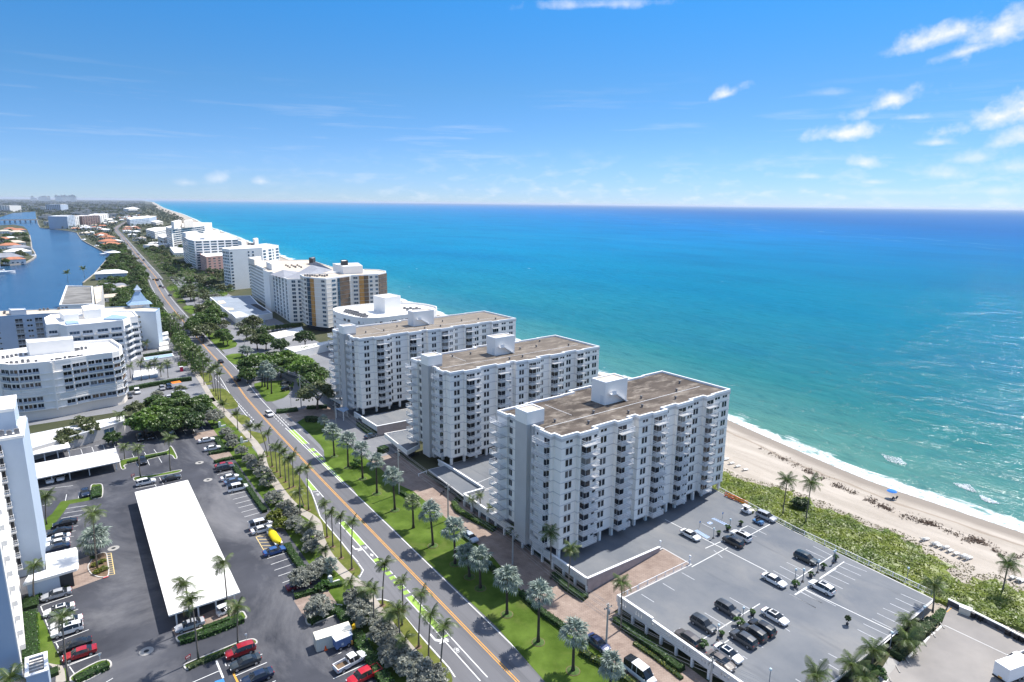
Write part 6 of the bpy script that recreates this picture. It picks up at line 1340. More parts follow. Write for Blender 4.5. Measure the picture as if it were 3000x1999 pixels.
hr('clipped hedge by the grey path at the bottom left', 'Y2', [(590,1400),(600,1470)], 2.0, .7)
hr('hedge line between east lawn and paver drive, upper length', 'R2', [(1120,465),(1150,480),(1185,510)], 1.0, .8); hr('hedge line along the paver drive by the silver palms, middle length', 'R3', [(640,1040),(760,1150),(890,1240)], 1.3, .9); hr('hedge line along the paver drive with yellow tops, lower length', 'R3', [(985,1370),(1060,1420),(1100,1440),(1300,1568)], 1.3, .9, m=LEAF_Y)
hr('hedge in the shade between lawn and drive by the silver palms', 'R3', [(430,860),(520,940),(600,1010)], 1.2, .8, m=LEAF_D)
hr('clipped hedge under the deck wall of the nearest tower', 'R3', [(830,930),(900,1000),(960,1040),(1015,1070)], 1.8, 1.0); hr('curved bright hedge around the deck corner by the small palms', 'R3', [(365,465),(310,480),(255,530),(280,570),(370,620),(490,680)], 1.5, .9, m=LEAF_B)
hr('long clipped hedge under the pierced wall of the near deck', 'R3', [(1185,1190),(1290,1270),(1400,1350),(1568,1480)], 1.7, 1.0); hr('low border of yellow flowering plants before the pierced deck wall', 'R3', [(1290,1335),(1400,1410),(1480,1470),(1568,1540)], .8, .45, m=LEAF_Y)
hr('hedge beside the rose block wall of the far deck', 'R8', [(400,1010),(460,1060),(520,1095)], 2.4, 1.1, m=LEAF_B); hr('round hedge mass beside the small roof deck', 'R8', [(560,1195),(600,1210)], 3.0, 1.6)
hr('clipped hedge at the deck corner by the lower lot', 'R5', [(870,1170),(900,1140),(930,1105)], 2.0, 1.4, z=0.0, zm=3.0); hr('mixed shrub bed between deck and lower lot', 'R5', [(640,1400),(700,1330),(770,1270),(850,1200)], 2.2, 1.0, z=1.6, zm=2.6, m=LEAF_O)
hr('clipped hedge behind the car court of the curved building', 'R7', [(1180,735),(1350,700),(1500,675),(1620,655),(1760,640)], 2.0, 1.6); hr('hedge at the foot of the pale blue building', 'R7', [(1320,435),(1450,415),(1580,400)], 2.2, 1.5, m=LEAF_D)
hr('low hedge bed in front of the wide umbrella tree', 'S6', [(1520,830),(1650,825),(1780,815)], 2.0, 1.0); hr('dark shrub mass on the east lawn corner by the pale drive', 'S6', [(1500,970),(1560,960),(1640,975)], 2.6, 1.6, m=LEAF_D); hr('green shrub bed in the drive mouth', 'S6', [(1130,880),(1250,870),(1400,850)], 3.0, 1.0)
for k, (r, x, y) in enumerate([('R2',880,315),('R3',640,1060),('R7',1260,1075)]): pass
p = A('R3',225,385,.8); tree('shrub', p.x, p.y, 1.2, 'round clipped bush under the middle deck wall'); p = A('R2',870,315,.7); tree('shrub', p.x, p.y, 1.5, 'dark round bush on the east lawn behind the silver palms')
p = A('R5',530,1525,2.6); tree('shrub', p.x, p.y, 1.6, 'round dark bush at the bottom beside the curving palm', z=1.6)
# planting bed of the entrance island
bed = [xy(p) for p in smooth_path(AL('S7', [(830,470),(890,400),(970,380),(990,440),(1000,580),(940,605),(850,580),(812,520)]), 3, True)]
o = flat('planting_bed', [bed], .14, M_SOIL, kind=None); tag(o, 'oval planting bed with a palm before the entrance canopy', 'planting bed'); mb = MB(); wallrun(mb, bed, .22, 0, .16, closed=True); mb.obj('kerb', M_KERB, o)
for i in range(7): p = A('S7', 850+i*18, 420+(i*67 % 150), .4); tree(rr.choice(['shrub','yellow','shrub']), p.x, p.y, .55, 'small plant in the oval bed before the entrance', 'plants of the oval bed')
# dune cover ----------------------------------------------------------
_veg = [xy(A('R8',2205,720,1.0)), xy(A('R4',700,60,1.0))] + [xy(p) for p in AL('R4', [(790,130),(850,165),(930,205),(1040,240),(1140,258),(1250,290),(1350,330),(1470,370),(1568,408)], 1.0)] + [xy(p) for p in AL('R5', [(210,548),(330,580),(450,625),(520,660),(640,690),(740,735),(800,765),(870,820),(960,870),(1060,885),(1100,908),(1080,935),(1000,948),(1100,945),(1200,935),(1260,965),(1374,1012),(1500,1070)], 1.0)]
_veg = _veg + [(152,-20),(136,-20),(135,26)] + [(131.2,41),(132.3,70),(135.4,93),(138,128),(141,160)]
flat('dune', [_veg], .55, mat('dune_sand', (.34,.28,.17), var=.25, scale=.5, bump=.4))
edge = [(p[0],p[1]) for p in _veg[1:30]]
def thicket():
    rng = np.random.default_rng(4); E = np.array(edge); nx, ny = 60, 170; xs = np.linspace(129, 177, nx); ys_ = np.linspace(-20, 150, ny); idx = {}; vs = []; fs = []
    for i, x in enumerate(xs):
        for j, y in enumerate(ys_):
            dd = float(np.min(np.hypot(E[:,0]-x, E[:,1]-y))); ins = inside(x, y, _veg)
            h = .5+(min(1.0, dd*.16)+.3*math.sin(x*.9+1.3*math.sin(y*.5))*math.sin(y*.7+x*.3)+rng.random()*.35-.1 if ins and dd > 2.2 else -.6); idx[i,j] = len(vs); vs.append((x+rng.uniform(-.3,.3), y+rng.uniform(-.4,.4), h))
    for i in range(nx-1):
        for j in range(ny-1): 
            q = (idx[i,j],idx[i+1,j],idx[i+1,j+1],idx[i,j+1])
            if any(vs[k][2] > 0 for k in q): fs.append(q)
    me = bpy.data.meshes.new('dune_thicket'); me.from_pydata(vs, [], fs); me.materials.append(LEAF_SG); link('dune_thicket', me, kind='stuff', label='low green thicket filling the dune')
thicket()
def dune_cover(name, label, m, n, size, sel, hgt):
    rng = np.random.default_rng(9); P = []
    vx = [p[0] for p in _veg]; vy = [p[1] for p in _veg]; E = np.array(edge)
    while len(P) < n:
        X = rng.uniform(128, 176, 4000); Y = rng.uniform(0, 150, 4000)
        for x, y in zip(X, Y):
            if not inside(x, y, _veg): continue
            dd = float(np.min(np.hypot(E[:,0]-x, E[:,1]-y))); k = math.sin(x*.9+1.3*math.sin(y*.5))*math.sin(y*.7+x*.3)
            if sel(dd, k, rng): P.append((x, y, hgt(dd, k))); 
            if len(P) >= n: break
    P = np.array(P); N_ = np.tile([0,0,1.0], (len(P),1)); return link(name, card_mesh(name, cards(P, N_, size, rng, .42), m), kind='stuff', label=label)
dune_cover('sea_grape_cover', 'bright green sea grape thicket covering the dune', LEAF_SG, 36000, .21, lambda d, k, r: d > 1.5+3.2*r.random()+1.2*k, lambda d, k: .6+min(1.0,d*.16)+.35*k+random.random()*.22)
dune_cover('dune_grass', 'dry tan grass along the seaward edge of the dune', LEAF_DRY, 6500, .22, lambda d, k, r: d < 1.2+4.0*r.random(), lambda d, k: .6+random.random()*.4)
for x, y, s in [(1335,400,.75),(1320,365,.6)]: pass
p = A('R4',1332,440,.8); tree('dark', p.x, p.y, .62, 'small dark tree standing between the two tall dune palms', z=.6)
# ================================================================== vehicles
def paint_mat():
    m = bpy.data.materials.new('car_paint'); m.use_nodes = True; nt = m.node_tree; b = nt.nodes['Principled BSDF']; oi = nt.nodes.new('ShaderNodeObjectInfo')
    nt.links.new(oi.outputs['Color'], b.inputs['Base Color']); b.inputs['Roughness'].default_value = .32; b.inputs['Coat Weight'].default_value = .6; b.inputs['Coat Roughness'].default_value = .06; return m
M_PAINT = paint_mat()
M_CGLASS = mat('car_glass', (.018,.022,.027), rough=.06, var=.1, spec=.6); M_TYRE = mat('tyre', (.02,.02,.02), rough=.8, var=.1); M_RIM = mat('wheel_rim', (.42,.43,.45), rough=.3, var=.1, metal=.6)
M_HEAD = mat('headlamp', (.75,.76,.78), rough=.15, var=.05, spec=.6); M_TAIL = mat('tail_lamp', (.35,.015,.012), rough=.25, var=.1, spec=.5); M_TRIM = mat('black_trim', (.022,.022,.024), rough=.5, var=.1)
# stations: x, half width, sill z, belt z, roof z, roof half width
CARS = dict(
 sedan=[(-2.42,.66,.46,.74,.80,.55),(-2.30,.84,.30,.96,1.00,.66),(-1.72,.91,.24,.98,1.05,.68),(-1.02,.92,.24,.97,1.40,.60),(-.30,.92,.24,.96,1.46,.60),(.42,.92,.24,.95,1.42,.60),(1.18,.92,.24,.93,.99,.74),(1.95,.90,.26,.84,.88,.72),(2.30,.80,.32,.72,.77,.60),(2.42,.62,.44,.60,.62,.5)],
 suv=[(-2.36,.74,.46,.92,.98,.62),(-2.28,.90,.32,1.06,1.12,.70),(-2.02,.94,.28,1.08,1.60,.64),(-1.00,.95,.28,1.06,1.72,.66),(-.20,.95,.28,1.05,1.73,.66),(.48,.95,.28,1.04,1.68,.66),(1.25,.95,.28,1.03,1.10,.78),(1.98,.93,.30,.98,1.03,.76),(2.28,.84,.36,.86,.92,.66),(2.40,.66,.48,.70,.74,.55)],
 van=[(-2.56,.84,.42,1.1,1.15,.74),(-2.50,.96,.32,1.15,1.9,.78),(-1.5,.97,.30,1.13,2.0,.80),(-.3,.97,.30,1.12,2.02,.80),(.75,.97,.30,1.10,1.95,.78),(1.62,.97,.30,1.08,1.18,.80),(2.20,.93,.32,1.0,1.05,.76),(2.50,.78,.44,.8,.84,.6)])
GL = dict(sedan=(2,5,2,5), suv=(1,5,1,5), van=(1,4,1,4))
def car_meshes(kind):
    S = CARS[kind]; rings = []
    for x, w, zs, zb, zr, wr in S:
        half = [(w*.86,zs),(w,zs+.14),(w*1.0,(zs+zb)*.5+.06),(w*.965,zb),(wr,zr-.02),(wr*.55,zr+.025)]
        rings.append([(x,-y,z) for y, z in half]+[(x,y,z) for y, z in reversed(half)])
    m = 12; body, side, front, rear = MB(), {-1: MB(), 1: MB()}, MB(), MB()
    g0, g1, _, _ = GL[kind]
    for mb in (body, front, rear, side[-1], side[1]): mb.v = [p for r in rings for p in r]
    for i in range(len(S)-1):
        for k in range(m):
            f = (i*m+k, i*m+(k+1)%m, (i+1)*m+(k+1)%m, (i+1)*m+k)[::-1]
            if k in (3,7) and g0 <= i < g1+1 and S[i][4]-S[i][3] > .05 or (k in (3,7) and i == g0):
                t = side[-1 if k == 3 else 1]
            elif k in (4,5,6) and i == g1: t = front
            elif k in (4,5,6) and i == g0: t = rear
            else: t = body
            t.f.append(f); t.m.append(0)
    body.f += [tuple(range(m)), tuple(reversed([(len(S)-1)*m+k for k in range(m)]))]; body.m += [0,0]
    # door pillars and roof edge over the glass
    xb = (S[g0+1][0]+S[g1][0])/2-.05; zr = max(s[4] for s in S); zb = S[g0+2][3]; wr = S[g0+2][5]; w = S[g0+2][1]
    for sg in (-1,1):
        for xx in (xb, xb-.95 if kind != 'sedan' else xb-.85): body.add([(xx-.04,sg*w*.975,zb-.02),(xx+.04,sg*w*.975,zb-.02),(xx+.04,sg*(wr+.012),zr-.06),(xx-.04,sg*(wr+.012),zr-.06)], [(0,1,2,3)])
        body.box(S[g1+1][0]-.42, sg*w-.02 if sg > 0 else -w-.16, zb+.02, S[g1+1][0]-.25, w+.16 if sg > 0 else -w+.02, zb+.14)
    def fin(mb, name, m_, smooth=False):
        use = sorted({i for f in mb.f for i in f}); ix = {v: k for k, v in enumerate(use)}; mb.v = [mb.v[i] for i in use]; mb.f = [tuple(ix[i] for i in f) for f in mb.f]
        return mb.mesh(name, m_, smooth)
    wl = MB(); n = 14
    for r, y0, y1, mi in ((.345,-.11,.11,0),(.225,-.118,.118,1)):
        vs = [(r*math.cos(6.2832*k/n), y, r*math.sin(6.2832*k/n)) for y in (y0,y1) for k in range(n)]
        wl.add(vs, [(k,(k+1)%n,n+(k+1)%n,n+k) for k in range(n)]+[tuple(range(n)), tuple(reversed(range(n,2*n)))], mi)
    wm_ = wl.mesh('wheel', [M_TYRE, M_RIM]); xf = S[-1][0]; xr = S[0][0]
    lamp = lambda z, m_, nm: MB().box(-.08,-.17,-.06,.08,.17,.06).mesh(nm, m_)
    bm = fin(body, 'body', M_PAINT, False)
    return dict(body=bm, side=[fin(side[-1],'side_window',M_CGLASS), fin(side[1],'side_window',M_CGLASS)], front=fin(front,'windshield',M_CGLASS), rear=fin(rear,'rear_window',M_CGLASS), wheel=wm_,
      wx=(xf-.92, xr+.95), wy=S[4][1]-.09, zl=(S[-2][3]-.06, S[1][3]-.12), xf=xf-.10, xr=xr+.07, ly=S[-2][1]*.72, lyr=S[1][1]*.74, hl=lamp(0,M_HEAD,'headlight'), tl=lamp(0,M_TAIL,'taillight'), top=max(s[4] for s in S))
CM = {k: car_meshes(k) for k in CARS}
WHITE, BLACK, DGREY, SILVER, RED, BLUE, NAVY, BROWN, MAROON, TEAL = (.78,.78,.77),(.012,.013,.015),(.055,.06,.066),(.40,.41,.43),(.33,.012,.018),(.03,.09,.26),(.010,.022,.055),(.14,.115,.095),(.14,.008,.016),(.02,.035,.04)
def car(kind, loc, head, color, label, group=None, name=None, sunroof=False, s=1.02):
    c = CM[kind]; root = thing(name or {'sedan':'car','suv':'car','van':'van'}[kind], label, {'sedan':'car','suv':'car','van':'van'}[kind], (loc[0],loc[1],loc[2]), math.radians(head), group); root.scale = (s,s,s)
    b = link('body', c['body'], root); b.color = (*color,1)
    for w in c['side']: link('side_window', w, root)
    link('windshield', c['front'], root); link('rear_window', c['rear'], root)
    for x in c['wx']:
        for y in (-1,1): link('wheel', c['wheel'], root, (x, y*c['wy'], .345))
    for y in (-1,1): link('headlight', c['hl'], root, (c['xf'], y*c['ly'], c['zl'][0])); link('taillight', c['tl'], root, (c['xr'], y*c['lyr'], c['zl'][1]))
    if sunroof: MB().box(-.75,-.42,c['top']-.01,.25,.42,c['top']+.035).obj('sunroof', M_CGLASS, root)
    return root
def carat(kind, r, x, y, head, color, label, z=0.02, **k):
    p = A(r, x, y, z+.5); return car(kind, (p.x, p.y, z), head, color, label, **k)
N_, S_, E_, W_ = 90, -90, 0, 180
DKG = 'cars parked on the near roof deck'
for a in [('sedan','R4',612,602,S_,WHITE,'white sedan on the deck beside the upper blue hatched bay'),('suv','R4',892,648,N_,BLACK,'black boxy off roader on the deck, next to a white hatchback'),('suv','R4',945,610,N_,WHITE,'white hatchback with dark sunroof half hidden by the black off roader'),
 ('suv','R4',1370,757,S_,TEAL,'dark green black estate alone on the seaward side of the deck'),('sedan','R4',1162,900,S_,WHITE,'white sedan beside the potted plants in mid deck'),('suv','R4',1475,950,N_,WHITE,'white crossover with dark sunroof across the plant strip from the white sedan'),
 ('suv','R4',857,1092,S_,DGREY,'dark grey estate parked alone above the lower plant strip'),('suv','R4',697,1190,S_,(.035,.045,.055),'blue black estate second in the row by the pierced wall'),('suv','R4',595,1285,N_,(.085,.075,.07),'brown grey crossover nearest the pierced deck wall'),
 ('sedan','R4',1167,1140,S_,WHITE,'white sedan with glass roof at the end of the dark trio on the deck'),('suv','R4',1082,1215,N_,BLACK,'black estate, right one of three dark cars side by side'),('suv','R4',1025,1247,N_,(.03,.032,.036),'black grey car in the middle of three dark cars side by side'),('suv','R4',960,1288,N_,DGREY,'grey black car, left one of three dark cars side by side'),
 ('sedan','R4',862,1382,S_,WHITE,'white sedan with black roof beside the brown one at the deck wall'),('sedan','R4',812,1432,S_,BROWN,'brown sedan nearest the bottom of the deck by the wall'),('suv','X5',985,650,S_,SILVER,'silver car in the palm shade by the beach railing')]:
    carat(*a, z=DECKZ+.01, group=DKG, sunroof=('sunroof' in a[6] or 'glass roof' in a[6] or 'black roof' in a[6]))
WLG = 'cars parked in the west lot'
for a in [('sedan','S7',520,762,W_,SILVER,'silver sedan nearest the entrance pavilion hedge'),('sedan','S7',545,905,W_,WHITE,'white sedan with sunroof, second below the entrance pavilion'),('sedan','S7',615,1022,W_,WHITE,'white sedan partly under the overhanging palm'),('suv','S7',620,1092,W_,WHITE,'white crossover with dark glass roof under the overhanging palm'),
 ('sedan','S7',692,1232,W_,BLACK,'black sedan beside the red car at the bottom left'),('sedan','S7',735,1305,W_,RED,'red sedan at the end of the left row'),
 ('sedan','R1',375,654,W_,BLACK,'black sedan at the top of the upper left row'),('sedan','R1',344,705,W_,BLACK,'black sedan, second in the upper left row above the white ones'),('sedan','R1',332,742,W_,WHITE,'white sedan, upper of the white pair in the left row'),('sedan','R1',326,772,W_,WHITE,'white sedan, lower of the white pair in the left row'),('sedan','R1',328,800,W_,NAVY,'navy sedan against the white entrance canopy'),
 ('suv','R1',838,420,E_,WHITE,'white hatchback at the north end of the white carport'),('sedan','R1',985,395,E_,DGREY,'dark grey sedan at the north end of the white carport'),('sedan','R1',490,478,S_,NAVY,'dark blue sedan beside the square hedge block'),
 ('suv','R1',288,405,S_,WHITE,'left white car under the long cream carport'),('suv','R1',348,391,S_,WHITE,'right white car under the long cream carport'),('suv','R1',822,298,S_,BLACK,'black car against the island hedge under small palms'),('suv','R1',978,125,S_,WHITE,'white car backed against the tree clump at the lot top'),('suv','R1',806,166,S_,(.03,.032,.034),'grey black car in the tree shade, left one'),('suv','R1',862,158,S_,BLACK,'black car in the tree shade, right one'),
 ('sedan','S6',240,1265,E_,WHITE,'white sedan upper of two between the pale aprons'),('sedan','S6',315,1368,E_,WHITE,'white sedan lower of two between the pale aprons'),('sedan','R2',110,322,E_,RED,'red car peeping from behind the grey one below the apron'),('suv','R2',117,338,E_,DGREY,'dark grey hatchback below the lower upper apron'),
 ('sedan','R2',145,392,E_,WHITE,'white sedan beside the steel blue car'),('sedan','R2',165,415,E_,(.10,.15,.24),'steel blue sedan between white sedan and white van'),('sedan','R2',328,692,E_,WHITE,'white coupe beside the yellow covered boat'),('sedan','R2',402,815,E_,BLUE,'bright blue sedan below the yellow covered boat'),('sedan','R2',540,1010,E_,MAROON,'maroon car half hidden under the silver shrub'),
 ('sedan','S8',222,915,W_,SILVER,'silver sedan at the lower left corner of the white carport'),('suv','S8',805,1215,W_,RED,'red crossover on the bay below the palm island'),('sedan','S8',860,1345,W_,(.035,.045,.05),'dark green grey sedan below the red crossover'),('sedan','S8',1000,1515,W_,NAVY,'navy car cut by the bottom edge beside the yellow line')]:
    carat(*a, group=WLG, sunroof='roof' in a[6] or 'sunroof' in a[6])
carat('van','R2',190,455,E_,WHITE,'white van parked beside the steel blue car', group=WLG)
carat('van','R2',322,665,E_,(.62,.63,.66),'pale car under a fitted cover beside the white coupe', group=WLG)
RDG = 'cars driving on the road'
for a in [('suv','S6',1040,935,-87,WHITE,'white crossover driving near the green bike lane'),('suv','S6',632,490,93,BLACK,'black crossover in the far lane beside the lawn palms'),('sedan','S6',420,258,93,BLACK,'black sedan following farther up the road'),('sedan','S4',752,648,94,BLUE,'blue sedan near the dashed crossing far up the road'),('sedan','S4',597,476,-86,(.30,.05,.02),'orange red car coming down by the palm thicket'),('sedan','S4',385,178,-84,(.012,.012,.012),'small black car far up the road at the bright lawns'),('sedan','S4',312,88,-84,(.25,.16,.17),'small pinkish car beyond the black one')]:
    carat(*a, group=RDG)
for i, (x, y) in enumerate([(2090,1178),(2030,1100),(1865,930),(1830,880),(1800,845),(1788,820),(1760,770),(1740,755),(1690,700),(1660,660),(1640,640),(1605,590),(1560,545)]):
    p = A('S1', x, y); c = float(np.interp(p.y, rcy, rcx)); car('sedan', (c+rr.choice([-2,2]), p.y, .02), 82, rr.choice([WHITE,BLACK,DGREY,SILVER,WHITE]), 'tiny distant car in the line of traffic along the straight road', 'distant traffic', s=1.25)
for a in [('van','R7',1260,780,S_,WHITE,'white people carrier in the small car court'),('suv','R7',1490,748,S_,(.3,.3,.3),'grey pickup like car beside the blue one in the court'),('suv','R7',1552,735,S_,NAVY,'navy crossover next to the orange awning'),('suv','R7',1188,820,S_,DGREY,'grey car half hidden by the curved white building'),('sedan','R7',1640,785,E_,WHITE,'white car in the court by the sidewalk'),('sedan','R7',1560,830,E_,WHITE,'white car at the near edge of the small court'),
 ('suv','S6',1265,610,20,BLACK,'black car under the umbrella tree, nearer one'),('suv','S6',1255,545,20,DGREY,'grey car in the tree shade beyond the black one'),('suv','S6',905,480,15,(.3,.3,.31),'silver car behind the silver fan palm group'),('sedan','R3',350,735,S_,(.45,.50,.58),'pale silver blue car on the paver drive in building shade'),('sedan','R3',1085,1345,S_,(.03,.05,.14),'dark blue car on the drive behind a silver fan palm'),('suv','S6',1890,255,0,BLACK,'black car beside the farthest slab tower balconies'),('sedan','R8',490,1117,10,(.02,.05,.09),'dark teal car beside the hedge under the rose wall')]:
    carat(*a)
# long white passenger van on the drive, half under a fan palm
def shuttle():
    p = A('R3',1325,1505,1.2); root = thing('van', 'long white high roofed passenger van parked on the drive beside a silver fan palm', 'van', (p.x,p.y,.02), math.radians(-88))
    S = [(-2.9,.9,.4,1.2,1.3,.8),(-2.82,.98,.34,1.25,2.35,.86),(-1.2,1.0,.33,1.22,2.5,.86),(1.3,1.0,.33,1.2,2.42,.85),(2.15,1.0,.33,1.15,1.3,.86),(2.7,.94,.36,.98,1.05,.74),(2.92,.74,.5,.74,.78,.6)]
    CARS['shuttle'] = S; GL['shuttle'] = (1,3,1,3); c = car_meshes('shuttle'); b = link('body', c['body'], root); b.color = (*WHITE,1)
    for w in c['side']: link('side_window', w, root)
    link('windshield', c['front'], root); link('rear_window', c['rear'], root)
    for x in c['wx']:
        for y in (-1,1): link('wheel', c['wheel'], root, (x, y*c['wy'], .345))
    for y in (-1,1): link('headlight', c['hl'], root, (c['xf'], y*c['ly'], c['zl'][0]))
shuttle()
def pickup(r, x, y, head, color, label, z=.02, double=False):
    p = A(r, x, y, z+.6); root = thing('pickup_truck', label, 'pickup truck', (p.x,p.y,z), math.radians(head))
    S = [(-.62,.95,.42,1.10,1.16,.7),(-.55,.98,.40,1.12,1.80,.70),(.2 if not double else -.1,.98,.40,1.10,1.86,.70),(.75,.98,.40,1.10,1.80,.70),(1.45,.98,.40,1.08,1.16,.82),(2.35,.96,.42,1.02,1.08,.80),(2.75,.86,.48,.86,.92,.66),(2.85,.7,.55,.7,.72,.55)]
    if double: S[0] = (-1.12,.95,.42,1.10,1.16,.7); S[1] = (-1.05,.98,.40,1.12,1.80,.70)
    k = 'pick2' if double else 'pick'; CARS[k] = S; GL[k] = (0,3,0,3); c = car_meshes(k); b = link('body', c['body'], root); b.color = (*color,1)
    for w in c['side']: link('side_window', w, root)
    link('windshield', c['front'], root); link('rear_window', c['rear'], root)
    xb = S[0][0]; bed = MB(); bed.box(-2.95,-.98,.45,xb,-.84,1.12).box(-2.95,.84,.45,xb,.98,1.12).box(-2.97,-.98,.45,-2.83,.98,1.1).box(-2.95,-.9,.45,xb,.9,.62); o = bed.obj('cargo_bed', M_PAINT, root); o.color = (*color,1)
    MB().box(-2.8,-.82,.625,xb-.03,.82,.66).obj('bed_liner', M_SOIL if not double else M_TRIM, root)
    MB().box(-3.08,-.9,.45,-2.95,.9,.62).obj('bumper', M_RIM, root)
    for x in (1.95,-1.95):
        for y_ in (-1,1): link('wheel', c['wheel'], root, (x, y_*.90, .37)).scale = (1.1,1.1,1.1)
    for y_ in (-1,1): link('headlight', c['hl'], root, (2.72, y_*.62, .86)); link('taillight', c['tl'], root, (-2.95, y_*.86, .95))
    return root
pickup('X2',1070,1130,8,WHITE,'white pickup with open cargo bed beside the blue equipment trailer'); pickup('X2',1330,1440,185,(.45,.008,.015),'bright red pickup at the bottom of the lot below the white one',double=True)
pickup('X6',1480,1235,165,WHITE,'white pickup at the right edge of the lower lot',LZ+.01)
# container, trailer, lift, boats, carts
def container():
    c0 = A('X2',345,945); c1 = A('X2',975,740); root = thing('shipping_container', 'cream corrugated shipping container beside the hedge in the lot', 'container', (c0.x,c0.y,.02), math.atan2(c1.y-c0.y, c1.x-c0.x)); L_ = 6.2; w = 2.35; h = 2.35; mb = MB(); n = 44; xs = [L_*i/n for i in range(n+1)]
    for y0, s in ((0,-1),(w,1)):
        pts = [(x, y0+(.045*s if (i//1) % 2 else 0)) for i, x in enumerate(xs)]; vs = [(x,y,.12) for x, y in pts]+[(x,y,h-.1) for x, y in pts]; mb.add(vs, [(i,i+1,n+2+i,n+1+i) for i in range(n)])
    mb.obj('corrugated_side', M_CORR, root); mb = MB()
    for x in (0,L_-.12):
        for y in (-.03,w-.09): mb.box(x,y,0,x+.12,y+.12,h)
    mb.box(0,-.03,0,L_,.09,.14).box(0,w-.09,0,L_,w+.03,.14).box(0,-.03,h-.12,L_,.09,h-.002).box(0,w-.09,h-.12,L_,w+.03,h-.002); mb.obj('frame', M_CORR, root)
    MB().box(-.01,-.03,h-.001,L_+.01,w+.03,h+.05).obj('roof', mat('container_roof',(.80,.75,.62),var=.05), root)
    for k in (0,1):
        d = MB().box(-.06,.06+k*(w/2-.03),.14,0,w/2-.02+k*(w/2-.03),h-.12).obj('door', M_CORR, root); MB().box(-.09,.4+k*1.0,.14,-.06,.44+k*1.0,h-.12).obj('lock_rod', M_RIM, d)
    MB().box(L_-.02,.05,.1,L_,w-.05,h-.1).obj('end_wall', M_CORR, root)
container()
p0 = A('X2',700,900); t = thing('equipment_trailer', 'blue sided equipment trailer with white roof, in front of the cream container', 'trailer', (p0.x+.2,p0.y+.2,.02), .05)
MB().box(0,-1.0,.45,2.9,.9,2.1).obj('body', mat('trailer_blue',(.16,.22,.40),var=.12,scale=.8), t); MB().box(-.12,-1.1,2.1,3.0,1.0,2.25).obj('roof', M_COPE, t); MB().box(.9,-1.03,.9,1.3,-1.0,1.3).obj('badge', M_WHITE, t); MB().box(2.9,-.08,.4,4.6,.08,.52).obj('tow_bar', M_TRIM, t)
for x in (.7,2.2):
    for y in (-1.0,.9): link('wheel', CM['suv']['wheel'], t, (x,y,.345))
p = A('X2',1040,640); t = thing('boom_lift', 'small yellow folded boom lift behind the blue trailer', 'lift', (p.x,p.y,.02), .6); M_LIFT = mat('lift_yellow',(.72,.46,.02),var=.1)
MB().box(-.7,-.5,.35,.7,.5,.9).obj('chassis', M_LIFT, t); MB().box(-.9,-.14,.95,1.3,.14,1.25).obj('boom', M_LIFT, t); MB().box(1.2,-.35,.7,1.9,.35,1.6).obj('basket', M_LIFT, t)
for x in (-.5,.5):
    for y in (-.55,.55): link('wheel', CM['sedan']['wheel'], t, (x,y,.345))
p = A('X2',1110,740); t = thing('equipment_dolly', 'orange brown frame trolley next to the yellow lift', 'trolley', (p.x,p.y,.02), .7); MB().box(-.9,-.35,.3,.9,.35,.45).box(-.9,-.35,.45,-.8,.35,1.1).obj('frame', mat('dolly_orange',(.55,.30,.08),var=.1), t)
for x in (-.6,.6): link('wheel', CM['sedan']['wheel'], t, (x,0,.2)).scale = (.55,.55,.55)
def cone(r, x, y, label):
    p = A(r, x, y, .1); t = thing('traffic_cone', label, 'traffic cone', (p.x,p.y,.02)); m = mat('cone_orange',(.85,.13,.03),var=.05); MB().lathe([(.26,.05),(.22,.06),(.07,.75),(.0,.76)],12).obj('cone', m, t); MB().box(-.3,-.3,0,.3,.3,.05).obj('base', m, t); MB().lathe([(.168,.3),(.115,.5)],12).obj('reflective_band', M_COPE, t)
cone('X2',530,880,'orange red traffic cone at the corner of the cream container')
def covered_boat(p, head, L_, label, z=.02):
    t = thing('covered_boat', label, 'boat', (p.x,p.y,z), head); m = mat('yellow_cover',(.62,.48,.01),rough=.6,var=.12,scale=1.4,bump=.4,bscale=5); mb = MB(); n = 12; k = 9; rings = []
    for i in range(n+1):
        u = i/n; w = .95*min(1,(.35+u*2.6))*min(1,(1-u)*3.2+.25); h = .55+.25*math.sin(u*9)*.25; rings += [(-L_/2+L_*u, w*math.cos(math.pi*j/(k-1)), .75+h*math.sin(math.pi*j/(k-1))) for j in range(k)]
    mb.add(rings, [(i*k+j,i*k+j+1,(i+1)*k+j+1,(i+1)*k+j) for i in range(n) for j in range(k-1)]+[tuple(range(k)), tuple(reversed(range(n*k,n*k+k)))]); mb.obj('cover', m, t, True)
    MB().box(-L_/2+.3,-.8,.5,L_/2-.4,.8,.76).obj('hull', M_COPE, t); MB().box(-L_/2,-.06,.35,L_/2+.6,.06,.47).obj('trailer_bar', M_TRIM, t)
    for y in (-.85,.85): link('wheel', CM['sedan']['wheel'], t, (-.3,y,.345))
a = A('R2',380,705,.6); b = A('R2',425,770,.6); covered_boat((a+b)/2, math.atan2(b.y-a.y,b.x-a.x), elen(a,b)+1.6, 'long boat under a bright yellow cover on the hatched bay')
a = A('Y1',560,1185,.6); b = A('Y1',820,1130,.6); covered_boat((a+b)/2, math.atan2(b.y-a.y,b.x-a.x), elen(a,b)+.5, 'yellow covered boat under the short cream carport')
